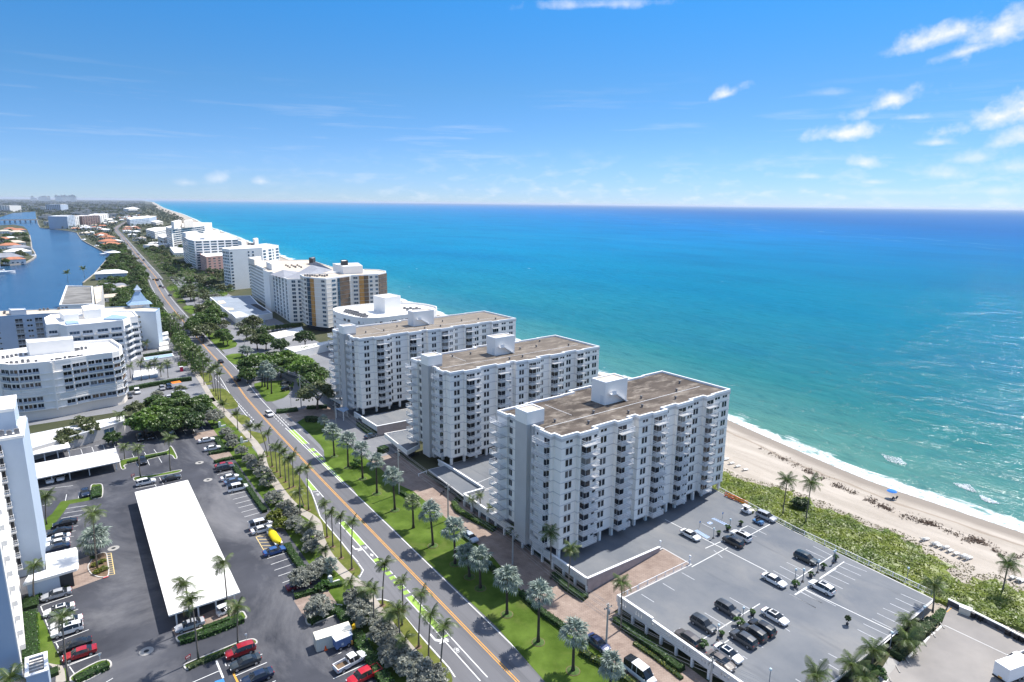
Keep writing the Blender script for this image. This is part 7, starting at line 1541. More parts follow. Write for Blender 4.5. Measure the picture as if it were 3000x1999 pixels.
def cart(r, x, y, head, label, z, roof=True, color=(.78,.78,.78)):
    p = A(r, x, y, z+.6); t = thing('golf_cart', label, 'cart', (p.x,p.y,z), math.radians(head)); o = MB().box(-1.2,-.6,.3,1.2,.6,.75).box(.5,-.55,.75,1.1,.55,.95).obj('body', M_PAINT, t); o.color = (*color,1); MB().box(-.4,-.5,.75,.1,.5,.95).box(-.5,-.5,.95,-.38,.5,1.35).obj('seat', M_TRIM, t)
    if roof:
        o = MB().box(-1.0,-.62,1.8,.9,.62,1.88).obj('roof', M_PAINT, t); o.color = (*color,1)
        for xx in (-.9,.8):
            for yy in (-.55,.55): MB().box(xx-.03,yy-.03,.75,xx+.03,yy+.03,1.8).obj('post', M_RIM, t)
    for xx in (-.8,.8):
        for yy in (-.55,.55): link('wheel', CM['sedan']['wheel'], t, (xx,yy,.25)).scale = (.7,.7,.7)
cart('X5',590,520,-95,'white utility cart near the orange barriers on the deck',DECKZ); cart('S8',610,750,12,'white golf cart under the front edge of the white carport',.02,color=(.8,.8,.8)); cart('X5',830,735,-90,'low cart with a blue tarpaulin near the silver car',DECKZ,False,(.05,.16,.33))
p = A('X5',695,530,DECKZ+.4); t = thing('bin', 'round olive bin with pale lid beside the utility cart', 'bin', (p.x,p.y,DECKZ)); MB().lathe([(.55,0),(.6,.7),(.62,.72)],14).obj('bin_body', mat('bin_olive',(.18,.20,.05),var=.1), t); MB().lathe([(.64,.72),(.5,.82),(0,.85)],14).obj('lid', M_CORR, t)
# box trailer of the lower lot
p = A('X6',1400,1400,LZ+1); t = thing('box_trailer', 'white box trailer with dark bumper at the right edge of the lower lot', 'trailer', (p.x,p.y,LZ+.01), math.radians(165)); MB().box(-3,-1.15,.6,3.0,1.15,2.9).obj('body', M_COPE, t); MB().box(2.9,-1.1,.35,3.15,1.1,.6).obj('bumper', M_TRIM, t); MB().box(3.0,-.3,.62,3.06,.3,.86).obj('plate', M_YEL, t)
for x in (-1,0):
    for y in (-1.05,1.05): link('wheel', CM['suv']['wheel'], t, (x,y,.345))
# ================================================================== bay lines, street furniture, beach things, far town
def lines(r, L_, z, w, m, par): return marks('bay_line', [(A(r,*a,z), A(r,*b,z)) for a, b in L_], w, z, m, par)
lotroot = bpy.data.objects['parking_lot']
for a, b in [((145,492),(258,467)),((163,517),(270,490)),((178,542),(285,514)),((193,566),(300,538)),((210,592),(318,562)),((226,619),(332,588)),((243,645),(347,617)),((360,857),(475,822)),((380,892),(502,850)),((400,925),(525,883)),((423,958),(548,915)),((447,997),(545,960)),((470,1030),(495,1020)),((70,375),(175,350)),((25,200),(100,185))]: lines('R2',[(a,b)],.02,.13,M_WHITE,lotroot)
for a, b in [((380,862),(668,768)),((590,940),(720,895)),((495,1205),(818,1083)),((600,1425),(935,1298)),((375,868),(400,935)),((415,985),(440,1050)),((445,1065),(465,1115)),((515,1205),(550,1270)),((640,1425),(685,1490)),((430,985),(530,960))]: lines('S7',[(a,b)],.02,.14,M_WHITE,lotroot)
for a, b in [((380,570),(500,552)),((368,597),(488,578)),((352,626),(470,605)),((435,640),(462,634)),((425,672),(450,668)),((405,703),(435,697)),((398,735),(424,729)),((396,766),(412,762)),((375,530),(383,488)),((450,510),(456,475)),((465,228),(475,258)),((528,215),(540,245)),((592,203),(603,232)),((652,193),(665,225)),((395,243),(400,272)),((400,235),(520,213)),((545,209),(655,190)),((760,255),(772,277)),((830,245),(845,270)),((885,230),(905,255)),((780,300),(797,330)),((845,285),(860,320)),((910,270),(930,305)),((1000,120),(1015,150)),((1055,120),(1070,142)),((1107,108),(1122,132)),((1160,98),(1175,120)),((895,150),(905,170)),((780,455),(900,432)),((890,430),(900,445)),((917,390),(940,430)),((930,405),(1045,395)),((380,1470),(583,1400)),((610,1568),(650,1545)),((200,462),(420,438)),((232,556),(300,540))]: lines('R1',[(a,b)],.02,.13,M_WHITE,lotroot)
for a, b, w in [((525,1320),(605,1520),.3),((240,1575),(575,1430),.14),((745,1495),(1108,1340),.14),((1170,1568),(1210,1550),.14),((1025,1255),(1055,1243),.14),((1812,1298),(1965,1225),.14),((625,1345),(640,1382),.14)]: lines('S8',[(a,b)],.02,w,M_WHITE,lotroot)
lines('S8',[((720,1460),(775,1575))],.021,.3,M_YEL,lotroot); MB().poly([tuple(A('S8',x,y,.019)) for x, y in [(480,1590),(515,1555),(610,1525),(630,1590)]]).obj('blue_bay', M_BLUE, lotroot)
for a, b in [((580,1078),(800,970)),((690,1495),(1410,1165)),((1590,1568),(1710,1520))]: lines('X2',[(a,b)],.02,.14,M_WHITE,lotroot)
ZB = Z['YB'] = (740,1500,11.2)
for a, b in [((110,820),(365,1255)),((110,820),(490,700)),((145,815),(480,800)),((185,910),(540,900)),((240,1010),(600,990)),((295,1110),(660,1105)),((345,1215),(560,1205))]: lines('YB',[(a,b)],.021,.16,mat('pale_yellow_marking',(.66,.50,.22),var=.15),lotroot)
for i in range(11):
    u = i/10; a = lerp2((970,385),(1000,580),u); b = lerp2((1022,378),(1055,572),u); lines('S7',[(a,b)],.021,.16,mat('pale_yellow_marking',(.66,.50,.22)),lotroot)
lines('S7',[((970,385),(1000,580)),((1022,378),(1055,572))],.022,.16,MATS['pale_yellow_marking'],lotroot); lines('S7',[((950,608),(998,592))],.17,.3,mat('red_kerb',(.55,.05,.06)),lotroot)
for r, x, y in [('S7',1045,335),('S7',1348,1282),('R2',18,405),('S6',150,1550)]:   # manholes on pale concrete collars
    p = A(r,x,y); o = MB().lathe([(1.15,.014),(0,.0145)],14).obj('manhole_collar', M_CONC, lotroot, loc=(p.x,p.y,0)); MB().lathe([(.42,.03),(.36,.035),(0,.035)],14).obj('manhole_cover', M_TRIM, o)
# kerbed islands of the west lot
def island(r, pts, label, m=M_GRASS):
    P = smooth_path([xy(A(r,x,y)) for x, y in pts], 3, True); o = flat('planted_island', [P], .13, m, kind=None); tag(o, label, 'traffic island'); mb = MB(); wallrun(mb, P, .25, 0, .17, closed=True); mb.obj('kerb', M_KERB, o); return o
island('S8',[(75,1085),(90,1040),(300,970),(480,900),(700,810),(820,760),(860,800),(860,840),(700,900),(480,985),(300,1045),(130,1105)],'kerbed island with a double hedge before the white carport'); island('S8',[(160,1395),(185,1360),(400,1270),(600,1190),(800,1110),(930,1078),(985,1095),(985,1130),(900,1160),(700,1215),(500,1300),(300,1385),(200,1425)],'kerbed island with palms above the red crossover')
island('R1',[(405,1560),(430,1525),(560,1455),(620,1445),(640,1470),(610,1500),(470,1575)],'kerbed island with a clipped hedge at the bottom left'); island('R1',[(690,300),(715,290),(850,262),(960,240),(975,215),(990,220),(1018,275),(1005,285),(975,262),(850,290),(720,320),(722,340),(700,345)],'kerbed island with low hedge and small palms')
island('R1',[(770,395),(800,388),(900,375),(1030,350),(1040,358),(1000,370),(900,388),(800,408),(772,410)],'narrow kerbed island with palms north of the carport'); island('R2',[(583,1205),(620,1180),(770,1125),(790,1150),(770,1175),(680,1215),(600,1240)],'kerbed island beside the bottom entrance apron'); island('R1',[(525,440),(555,432),(588,436),(588,500),(560,512),(527,510)],'square kerbed island with the clipped hedge block')
MB().box(0,0,.011,1,1,.016)
flat('carport_floor', [polyz('S8',[(10,950),(700,640),(800,700),(760,770),(60,1050)],0)], .017, M_PAVE)
# deck lines
DZ = DECKZ+.006; dr = dk
def dline(r, segs, w=.13, m=M_WORN): 
    for a, b in segs:
        a2, b2 = A(r,*a,DECKZ), A(r,*b,DECKZ); marks('bay_line', [((a2.x-dk.location.x,a2.y-dk.location.y),(b2.x-dk.location.x,b2.y-dk.location.y))], w, DZ, m, dk)
dline('R4',[((445,498),(555,555)),((690,620),(1115,838)),((620,810),(857,683)),((710,688),(840,632)),((1000,603),(1135,530)),((935,565),(988,540)),((670,1300),(1068,1052)),((835,1310),(870,1285)),((1300,995),(1400,935)),((1310,890),(1545,735)),((1570,820),(1460,890))],.17,M_WHITE)
dline('R4',[((765,700),(822,750)),((990,540),(1112,598)),((945,570),(1045,612)),((690,525),(780,570)),((555,848),(638,895)),((430,918),(508,965)),((290,990),(373,1042)),((870,1012),(1000,1085)),((705,1112),(852,1200)),((1265,990),(1440,1082)),((1335,975),(1480,1050)),((1365,962),(1568,1068)),((1420,675),(1545,738)),((1370,695),(1500,755)),((1245,780),(1380,845)),((1200,805),(1325,870)),((1157,835),(1290,908)),((955,1395),(985,1415)),((1050,1320),(1090,1340)),((1230,1210),(1265,1235))])
dline('R5',[((55,1065),(140,1010)),((200,970),(340,875)),((550,1362),(845,1105))],.18,M_WHITE); dline('R5',[((115,1035),(650,1290))],.16,M_WHITE)
dline('R5',[((340,880),(470,933)),((310,900),(437,957)),((275,922),(403,982)),((242,948),(368,1005)),((205,972),(332,1032)),((90,1048),(215,1115)),((28,1062),(180,1143)),((665,1060),(815,1125)),((635,1085),(785,1155)),((603,1115),(745,1180)),((563,1142),(685,1195)),((530,1172),(650,1230)),((500,1203),(645,1275)),((450,1232),(610,1308)),((416,1265),(565,1340)),((248,1403),(300,1430)),((202,1438),(310,1500)),((60,1550),(90,1568))])
for i in range(9):
    u = i/8; dline('R4',[(lerp2((752,495),(855,545),u), lerp2((775,490),(875,538),u))],.3,M_LBLUE); dline('R4',[(lerp2((640,575),(715,622),u), lerp2((660,568),(738,612),u))],.3,M_LBLUE)
dline('R4',[((722,520),(740,530)),((740,530),(758,522)),((758,522),(742,513)),((742,513),(722,520))],.2,M_LBLUE); dline('R4',[((735,524),(748,519))],.25,M_WHITE)
for a in [((370,430),(550,355))]: 
    p, q = A('R3',*a[0],DECKZ), A('R3',*a[1],DECKZ); marks('bay_line', [(loc(d4,p),loc(d4,q))], .15, DECKZ-.01, M_WHITE, d4)
# lower lot lines
lw = bpy.data.objects['lower_parking_lot']
for r, segs, w, m in [('R5',[((915,1240),(1285,1415))],.12,M_WHITE),('R5',[((905,1240),(870,1272)),((860,1282),(845,1297)),((830,1305),(790,1350)),((740,1395),(710,1425)),((600,1540),(565,1575))],.32,M_WHITE),('R5',[((960,1138),(930,1165)),((1225,1265),(1400,1355)),((1235,1258),(1225,1270))],.14,M_YEL)]:
    for a, b in segs: marks('bay_line', [(A(r,*a,LZ),A(r,*b,LZ))], w, LZ+.008, m, lw)
flat('pale_pavement', [polyz('R5',[(545,1510),(600,1420),(660,1455),(560,1568),(530,1560)],LZ)], LZ+.012, M_CONC)
for i in range(7):
    u = i/6; a = A('R5',*lerp2((600,1540),(905,1240),u),LZ+.1); t = link('wheel_stop', MB().box(-.8,-.09,0,.8,.09,.13).mesh('wheel_stop', M_CONC), loc=(a.x-.1,a.y,LZ), rz=.75, label='low concrete wheel stop along the edge of the lower lot', cat='wheel stop', group='wheel stops of the lower lot')
# ---- potted plants and lamp posts of the deck
POTM = mat('dark_pot', (.05,.05,.055), rough=.6); M_LAMP = mat('lamp_post_grey', (.20,.23,.26), rough=.5, var=.1); M_GLOBE = mat('lamp_glass', (.55,.66,.70), rough=.3, var=.05)
def pot(r, x, y, s, label, z=DECKZ, kind='shrub', group='potted plants on the deck'):
    p = A(r,x,y,z); t = thing('potted_plant', label, 'potted plant', (p.x,p.y,z), rr.uniform(0,6), group); MB().lathe([(.28,0),(.40,.45),(.42,.5),(.0,.48)],12).obj('pot', POTM, t); MB().tube([(0,0,.4),(.02,0,.4+.55*s)],.045,5).obj('stem', BARK, t)
    cm, tm = random.choice(TREE[kind]); o = link('foliage', cm, t); k = .62*s; o.scale = (k,k,k); o.location = (0,0,.45)
for i, (x, y, s) in enumerate([(855,572,1.1),(940,538,.9),(797,603,.8),(1018,1130,.9),(930,1198,1.3),(813,1268,.8),(693,1345,1.2),(1300,943,1.1),(1402,878,.9),(1483,825,1.0),(1562,768,1.0)]):
    pot('R4',x,y,s,['bushy potted plant in the strip by the blue bay','round potted plant alone by the upper bay lines','small potted plant next to the lamp by the blue bay','potted plant beside the white glass roofed sedan','largest potted plant in the lower strip','small potted plant beside the lower lamp post','potted plant between the brown cars near the wall','potted plant beside the white sedan in mid deck','small potted plant in the middle strip','potted plant near the dark estate','potted plant at the seaward end of the strip'][i], kind='bright' if False else 'shrub')
p = A('R5',357,1238,DECKZ); t = thing('potted_plant', 'spindly potted plant with drooping dark leaves alone on the open deck', 'potted plant', (p.x,p.y,DECKZ)); MB().lathe([(.2,0),(.26,.35),(0,.34)],10).obj('pot', POTM, t); MB().tube([(0,0,.3),(.05,0,1.0),(.0,.02,1.9)],.04,5).obj('stem', BARK, t); o = link('foliage', TREE['dark'][0][0], t); o.scale = (.2,.2,.3); o.location = (-.02,.02,.55)
def lamp(r, x, y, h, label, z=DECKZ, group='lamp posts of the deck', globe=True):
    p = A(r,x,y,z); t = thing('lamp_post', label, 'lamp post', (p.x,p.y,z), 0, group); MB().lathe([(.28,0),(.28,.12),(.10,.16),(.10,.3)],10).obj('base', POTM, t); MB().tube([(0,0,.2),(0,0,h)],.065,6).obj('pole', M_LAMP, t); MB().lathe([(.05,h),(.24,h+.06),(.20,h+.34),(.05,h+.42),(0,h+.42)],10).obj('lantern', M_GLOBE, t)
for i, (r, x, y, h) in enumerate([('R4',870,560,2.2),('R4',762,622,2.2),('R4',1555,785,2.8),('R4',1448,848,2.6),('R4',1348,908,2.6),('R4',1298,898,2.2),('R4',953,1170,2.6),('R4',790,1292,2.8),('R5',102,990,2.4),('R5',185,938,2.4),('R5',700,978,2.4),('R5',790,1208,2.4),('R5',602,1372,2.8),('R5',275,885,2.6)]):
    lamp(r,x,y,h,'thin grey lamp post with pale lantern along the deck plant strips')
lamp('R4',1128,1585,2.6,'lamp post with teal lantern cut by the bottom edge of the deck', group=None)
for x, y, lab in [(410,690,'white globe lamp on the wall end at the head of the ramp, tower side'),(605,790,'white globe lamp on the railing end at the head of the ramp, lot side')]:
    p = A('R4',x,y,DECKZ); t = thing('globe_lamp', lab, 'lamp', (p.x,p.y,DECKZ)); MB().tube([(0,0,0),(0,0,1.5)],.09,6).obj('post', M_COPE, t); MB().lathe([(.0,1.45),(.2,1.55),(.28,1.75),(.2,1.95),(0,2.05)],12).obj('globe', M_COPE, t, True)
for x, y, lab in [(672,552,'upper small sign post by the blue bays'),(822,493,'thin sign post at the head of the upper blue bay')]:
    p = A('R4',x,y,DECKZ); t = thing('sign_post', lab, 'sign', (p.x,p.y,DECKZ)); MB().tube([(0,0,0),(0,0,1.6)],.04,5).obj('post', M_LAMP, t); MB().box(-.18,-.02,1.2,.18,.02,1.65).obj('plate', M_BLUE, t)
# orange barriers
OR = mat('barrier_orange', (.85,.30,.02), rough=.6, var=.1); RE = mat('barrier_red', (.70,.10,.04), rough=.6, var=.1)
for i in range(6):
    u = i/5; p = A('X5',*lerp2((215,250),(545,385),u),DECKZ); t = thing('barrier', 'orange plastic mesh barrier in the jumble by the beach railing', 'barrier', (p.x,p.y,DECKZ), -1.5+.1*(i%3), 'orange barriers by the beach railing'); m = OR if i % 2 else RE; mb = MB(); mb.box(-.9,-.04,.85,.9,.04,1.05).box(-.9,-.04,.2,.9,.04,.4)
    for k in range(7): mb.box(-.88+.28*k,-.03,.4,-.8+.28*k,.03,.85)
    mb.obj('panel', m, t); MB().box(-.7,-.35,0,-.6,.35,.2).box(.6,-.35,0,.7,.35,.2).obj('foot', m, t)
# utility poles and wires
M_POLE = mat('concrete_pole', (.42,.41,.39), rough=.9, var=.12, scale=1.2); M_WIRE = mat('wire', (.30,.31,.32), rough=.5, var=.05)
tops = []
for b, tp, lab in [(('S6',1450,855),('S6',1410,425),'concrete utility pole beside the umbrella shaped tree'),(('S6',1892,1088),('S6',1872,785),'concrete utility pole at the corner of the farthest slab tower'),(('R2',1118,487),('R2',1108,225),'concrete utility pole behind the silver fan palms in mid row'),(('R3',222,637),('R3',211,425),'concrete utility pole on the paver drive by the curved hedge'),(('R3',592,890),('R3',589,695),'concrete utility pole in the tower shade beside the drive'),(('R3',1130,1372),('R3',1136,1115),'concrete utility pole on the drive with a parked cycle at its foot'),(('R4',738,1640),('R4',750,1400),'concrete utility pole at the bottom edge before the pierced wall')]:
    B = A(*b); h = height(b[0], b[1:], tp[1:]); t = thing('utility_pole', lab, 'utility pole', (B.x,B.y,0), 0, 'utility poles along the paver drive'); MB().tube([(0,0,0),(0,0,h)],[.20,.13],8).obj('pole', M_POLE, t); MB().box(-.9,-.06,h-.9,.9,.06,h-.78).box(-.06,-.5,h-.5,.06,.5,h-.4).obj('crossarm', M_POLE, t)
    for x in (-.8,-.4,.4,.8): MB().lathe([(.05,h-.78),(.09,h-.7),(.05,h-.6),(0,h-.58)],6).obj('insulator', M_DARK, t, loc=(x,0,0))
    MB().lathe([(.18,h-2.1),(.2,h-1.4),(0,h-1.38)],8).obj('transformer', M_LAMP, t, loc=(.28,0,0)); tops.append(Vector((B.x,B.y,h)))
d0 = tops[-1]-tops[-2]; tops.append(tops[-1]+Vector((d0.x,d0.y,0))*1.0); up = tops[0]+(tops[0]-tops[1]); tops.insert(0, Vector((up.x,up.y,tops[0].z)))
for _k, (a, b) in enumerate(zip(tops[:-1], tops[1:])):
    for _n, (dx, dz) in zip(('outer west','inner west','inner east','outer east','upper cable','lowest'), ((-.8,-.6),(-.4,-.6),(.4,-.6),(.8,-.6),(.1,-2.6),(.15,-3.3))):
        pts = []
        for i in range(9):
            u = i/8; q = a.lerp(b,u); pts.append((q.x+dx, q.y, q.z+dz-1.0*4*u*(1-u)*.45))
        o = MB().tube(pts,.028,4,cap=False).obj('wire', M_WIRE); tag(o, 'thin '+_n+' power line, '+ORD[_k]+' span from the far end', 'power line', 'power lines')
for r, b, tp, lab in [('S6',(1320,830),(1298,560),'street light with a curved arm over the lawn by the umbrella tree'),('S4',(1245,780),(1240,670),'tall thin white post among the trees halfway up')]:
    B = A(r,*b); h = height(r,b,tp); t = thing('street_light', lab, 'street light', (B.x,B.y,0)); MB().tube([(0,0,0),(0,0,h*.92),(-.5,.2,h),(-2.2,.6,h+.1)],.08,6).obj('pole', M_POLE, t); MB().box(-2.8,.45,h+.02,-2.1,.75,h+.16).obj('lamp_head', M_LAMP, t)
# entrance pillars and signs
for r, x, y, lab in [('S8',1840,450,'round topped white entrance pillar beside the bottom apron'),('S6',690,1300,'white entrance pillar beside the second apron among silver shrubs'),('S6',410,1100,'white entrance pillar by the uppermost apron'),('R2',815,1115,'grey white entrance pillar at the inner corner of the bottom apron')]:
    p = A(r,x,y); t = thing('entrance_pillar', lab, 'pillar', (p.x,p.y,0)); MB().box(-.42,-.3,0,.42,.3,1.7).obj('pillar', M_COPE, t); mb = MB(); n = 8; vs = [(.42*math.cos(math.pi*i/n), yy, 1.7+.42*math.sin(math.pi*i/n)) for yy in (-.3,.3) for i in range(n+1)]; mb.add(vs, [(i,i+1,n+2+i,n+1+i)[::-1] for i in range(n)]+[tuple(range(n+1)), tuple(reversed(range(n+1,2*n+2)))]); mb.obj('rounded_top', M_COPE, t); MB().box(.4,-.15,0,1.9,.15,.6).obj('wing_wall', M_COPE, t)
for r, x, y, lab in [('S8',205,1320,'small dark red signboard beside the leaning palm island'),('R1',765,392,'small dark red signboard by the tip of the north island')]:
    p = A(r,x,y); t = thing('signboard', lab, 'sign', (p.x,p.y,0), .5); MB().box(-.5,-.04,.5,.5,.04,1.0).obj('board', mat('sign_red',(.25,.02,.035),var=.1), t); MB().box(-.42,-.03,0,-.36,.03,.5).box(.36,-.03,0,.42,.03,.5).obj('leg', M_TRIM, t); MB().box(-.36,-.052,.68,.36,-.041,.74).box(-.36,-.052,.80,.28,-.041,.86).obj('lettering', M_WHITE, t)
for r, x, y, lab in [('S8',875,1110,'white sign on a post in the palm island'),('S7',925,1385,'white sign on a post in the bottom left hedge')]:
    p = A(r,x,y); t = thing('sign_post', lab, 'sign', (p.x,p.y,0)); MB().tube([(0,0,0),(0,0,1.7)],.035,5).obj('post', M_COPE, t); MB().box(-.18,-.02,1.35,.18,.02,1.75).obj('plate', M_COPE, t)
# orange awning, red stand, thatched shelter
p = A('R7',1618,690,2.4); t = thing('awning', 'square bright orange awning in the small car court', 'awning', (p.x,p.y,0), .1); mb = MB(); mb.add([(-1.7,-1.6,2.4),(1.7,-1.6,2.4),(1.7,1.6,2.4),(-1.7,1.6,2.4),(0,0,2.75)],[(0,1,4),(1,2,4),(2,3,4),(3,0,4),(3,2,1,0)]); mb.obj('canopy', mat('awning_orange',(.80,.20,.025),var=.06), t)
for x in (-1.6,1.6):
    for y in (-1.5,1.5): MB().box(x-.05,y-.05,0,x+.05,y+.05,2.4).obj('post', M_POST, t)
p = A('R7',1668,572,1); t = thing('kiosk', 'narrow red and white kiosk by the pool palms', 'kiosk', (p.x,p.y,0)); MB().box(-.6,-.5,0,.6,.5,2.2).obj('body', mat('kiosk_red',(.55,.03,.08)), t); MB().box(-.75,-.65,2.2,.75,.65,2.35).obj('roof', M_COPE, t)
p = A('S4',1440,585,2.5); t = thing('thatched_shelter', 'brown thatched shelter beside the terrace podium', 'shelter', (p.x,p.y,0)); mb = MB(); mb.lathe([(3.0,2.2),(1.6,3.2),(.1,4.2),(0,4.2)],12); mb.obj('thatch', mat('thatch',(.22,.16,.10),var=.3,scale=2), t)
for a in range(4): MB().box(-.1,-.1,0,.1,.1,2.4).obj('post', BARK, t, loc=(2*math.cos(a*1.57+.8),2*math.sin(a*1.57+.8),0))
p = A('R3',190,488); t = thing('motorcycle', 'dark motorcycle parked on the pavers beside a utility pole', 'motorcycle', (p.x,p.y,.02), .4)
for x in (-.65,.65): link('wheel', CM['sedan']['wheel'], t, (x,0,.32)).scale = (.9,.55,.9)
MB().box(-.6,-.12,.45,.3,.12,.78).box(.25,-.14,.7,.55,.14,.98).box(.5,-.4,1.0,.58,.4,1.06).obj('frame', M_TRIM, t)
p = A('R3',232,380); t = thing('bench', 'white low gate beam on the shaded drive', 'gate', (A('R3',75,375).x,A('R3',75,375).y,0), .2); MB().box(-1.6,-.1,.6,1.6,.1,.75).box(-1.5,-.08,0,-1.35,.08,.6).box(1.35,-.08,0,1.5,.08,.6).obj('beam', M_COPE, t); t.name = 'gate'
# utility box, bins at the lot wall
a = A('X6',565,500,LZ); b = A('X6',740,570,LZ); t = thing('utility_cabinet', 'big pale metal cabinet against the lot wall by the dune', 'cabinet', (a.x,a.y,LZ), math.atan2(b.y-a.y,b.x-a.x)); L_ = elen(a,b); MB().box(0,0,0,L_,1.1,1.25).obj('cabinet', M_CORR, t); MB().box(-.06,-.06,1.25,L_+.06,1.16,1.36).obj('lid', M_COPE, t)
for i, (x, y) in enumerate([(778,575),(905,625),(1320,845),(1455,910),(1540,950)]):
    p = A('X6',x,y,LZ); t = thing('bin', 'dark wheeled bin against the lot wall', 'bin', (p.x,p.y,LZ), -.3, 'dark bins along the lot wall'); MB().box(-.34,-.34,.12,.34,.34,1.0).obj('bin_body', M_TRIM, t); MB().box(-.38,-.4,1.0,.38,.38,1.08).obj('lid', POTM, t)
    for y_ in (-.3,.3): link('wheel', CM['sedan']['wheel'], t, (-.3,y_,.14)).scale = (.4,.4,.4)
# ---- beach
LOU = mat('lounger_white', (.80,.79,.76), rough=.7, var=.04)
lm = [MB().box(-.95,-.36,.30,.45,.36,.42).mesh('seat', LOU), None]; mb = MB(); mb.add([(.45,-.36,.30),(1.0,-.36,.72),(1.0,.36,.72),(.45,.36,.30),(.45,-.36,.42),(.98,-.36,.84),(.98,.36,.84),(.45,.36,.42)],[(0,3,2,1),(4,5,6,7),(0,1,5,4),(3,7,6,2),(1,2,6,5)]); lm[1] = mb.mesh('backrest', LOU); lgm = MB().box(-.04,-.04,0,.04,.04,.3).mesh('leg', LOU)
def lounger(r, x, y, lab, g, rz):
    p = A(r,x,y,.95); t = thing('sun_lounger', lab, 'sun lounger', (p.x,p.y,.88), rz, g); link('seat', lm[0], t); link('backrest', lm[1], t)
    for a in (-.85,.4):
        for b in (-.3,.3): link('leg', lgm, t, (a,b,0))
for r, x, y in [('R5',795,752),('R5',808,750),('R5',852,778),('R5',864,775),('R5',880,788),('R5',910,800),('R5',922,797),('R5',945,817),('R5',980,834),('R5',1014,850),('R5',1026,846),('R5',1042,862),('R5',1054,858)]: lounger(r,x,y,'white sun lounger in the row at the dune edge','sun loungers in a row at the dune edge',2.9)
for r, x, y in [('R5',1305,972),('R5',1340,985),('R5',1358,990)]: lounger(r,x,y,'white sun lounger at the right edge beside the leaning palm','sun loungers at the right edge',2.9)
for r, x, y in [('R4',838,108),('R4',846,103),('R4',880,133),('R4',920,153),('R4',970,175)]: lounger(r,x,y,'white sun lounger on the sand just beyond the nearest tower','sun loungers beyond the nearest tower',2.9)
p = A('R5',615,510,.6); t = thing('beach_umbrella', 'bright blue beach umbrella alone on the sand near the waterline', 'umbrella', (p.x+.6,p.y+.5,.45)); mb = MB(); mb.lathe([(1.25,1.75),(.9,2.05),(.45,2.22),(0,2.3)],10); mb.obj('canopy', mat('umbrella_blue',(.05,.22,.62),var=.1), t); MB().tube([(0,0,0),(0,0,2.25)],.03,5).obj('pole', M_COPE, t)
for i in (0,1): t = thing('beach_chair', ['dark low beach chair left of the blue umbrella','dark low beach chair right of the other under the blue umbrella'][i], 'beach chair', (p.x-.9+1.3*i,p.y-.2-.4*i,.45), 2.6); MB().box(-.3,-.3,.22,.35,.3,.28).obj('seat', POTM, t); mb = MB(); mb.add([(-.3,-.3,.25),(-.62,-.3,.85),(-.62,.3,.85),(-.3,.3,.25)],[(0,1,2,3)]); mb.obj('backrest', POTM, t); MB().box(-.3,-.3,0,-.25,.3,.22).box(.28,-.3,0,.33,.3,.22).obj('leg', M_RIM, t)
# weed wrack along the beach
wr = AL('R5', [(-150,220),(0,290),(100,340),(200,390),(300,440),(440,500),(540,550),(640,600),(760,640),(840,660),(940,700),(1040,745),(1140,765),(1250,850),(1374,850)], .6)
rng = np.random.default_rng(31); P = []; seg = [(wr[i], wr[i+1]) for i in range(len(wr)-1)]
for k in range(5200):
    a, b = seg[rng.integers(len(seg))]; u = rng.random(); q = a.lerp(b,u); s1 = q.y*1.7; dens = .42+.75*math.sin(s1*.55)*math.sin(s1*.21+1)+.3*math.sin(s1*1.9)
    if rng.random() > dens: continue
    off = rng.normal(.2,.55+.5*(.5+.5*math.sin(s1*.33))); off += (1.6 if rng.random() < .16 else 0); x = q.x+off; P.append((x, q.y+rng.normal(0,.3), float(np.clip(-(x-shore(q.y))*.035,-.1,.9))+.05+rng.random()*.14))
P = np.array(P); link('seaweed_wrack', card_mesh('seaweed_wrack', cards(P, np.tile([0,0,1.0],(len(P),1)), .22, rng, .4, .5), mat('seaweed',(.07,.045,.03),var=.35,scale=3)), kind='stuff', label='broken brown line of seaweed along the sand')
for pts, lab in [([(548,255),(600,268),(660,282),(705,320),(650,318),(590,296)],'white broken wave crest off the beach, left one'),([(968,425),(1060,432),(1105,480),(1060,470),(1000,445)],'white broken wave crest off the beach, middle one'),([(1115,492),(1180,515),(1238,545),(1170,538),(1130,518)],'white broken wave crest off the beach, right one')]:
    c = AL('R5',pts,.05); rng = np.random.default_rng(len(pts)); n = 520; P = []
    poly = [xy(q) for q in c]; xs = [q[0] for q in poly]; ys_ = [q[1] for q in poly]
    while len(P) < n:
        x, y = rng.uniform(min(xs),max(xs)), rng.uniform(min(ys_),max(ys_))
        if inside(x,y,poly): P.append((x,y,.06+rng.random()*.2))
    P = np.array(P); link('wave_foam', card_mesh('wave_foam', cards(P, np.tile([0,0,1.0],(n,1)), .16, rng, .5), mat('foam_white',(.82,.85,.86),rough=.9,var=.05)), kind='stuff', label=lab)
# ---- houses, far towers, bridge, boats, far town
def house(x, y, w, d, h, rz, wall, roof, label, group=None, z=0.0):
    t = thing('house', label, 'house', (x,y,z), rz, group); MB().box(-w/2,-d/2,0,w/2,d/2,h).obj('wall', wall, t); mb = MB(); o = .8; rh = min(w,d)*.22; k = (w-d)/2 if w > d else 0; k2 = (d-w)/2 if d > w else 0
    mb.add([(-w/2-o,-d/2-o,h),(w/2+o,-d/2-o,h),(w/2+o,d/2+o,h),(-w/2-o,d/2+o,h),(-k,-k2,h+rh),(k,k2,h+rh)],[(0,1,5,4),(1,2,5),(2,3,4,5),(3,0,4),(3,2,1,0)] if k else [(0,1,4),(1,2,5,4),(2,3,5),(3,0,4,5),(3,2,1,0)]); mb.obj('roof', roof, t)
    for i in range(max(2,int(w/5))): MB().box(-w/2+2+i*4.5,-d/2-.06,1.0,-w/2+4+i*4.5,-d/2+.02,2.4).obj('window', M_BGLASS, t)
    return t
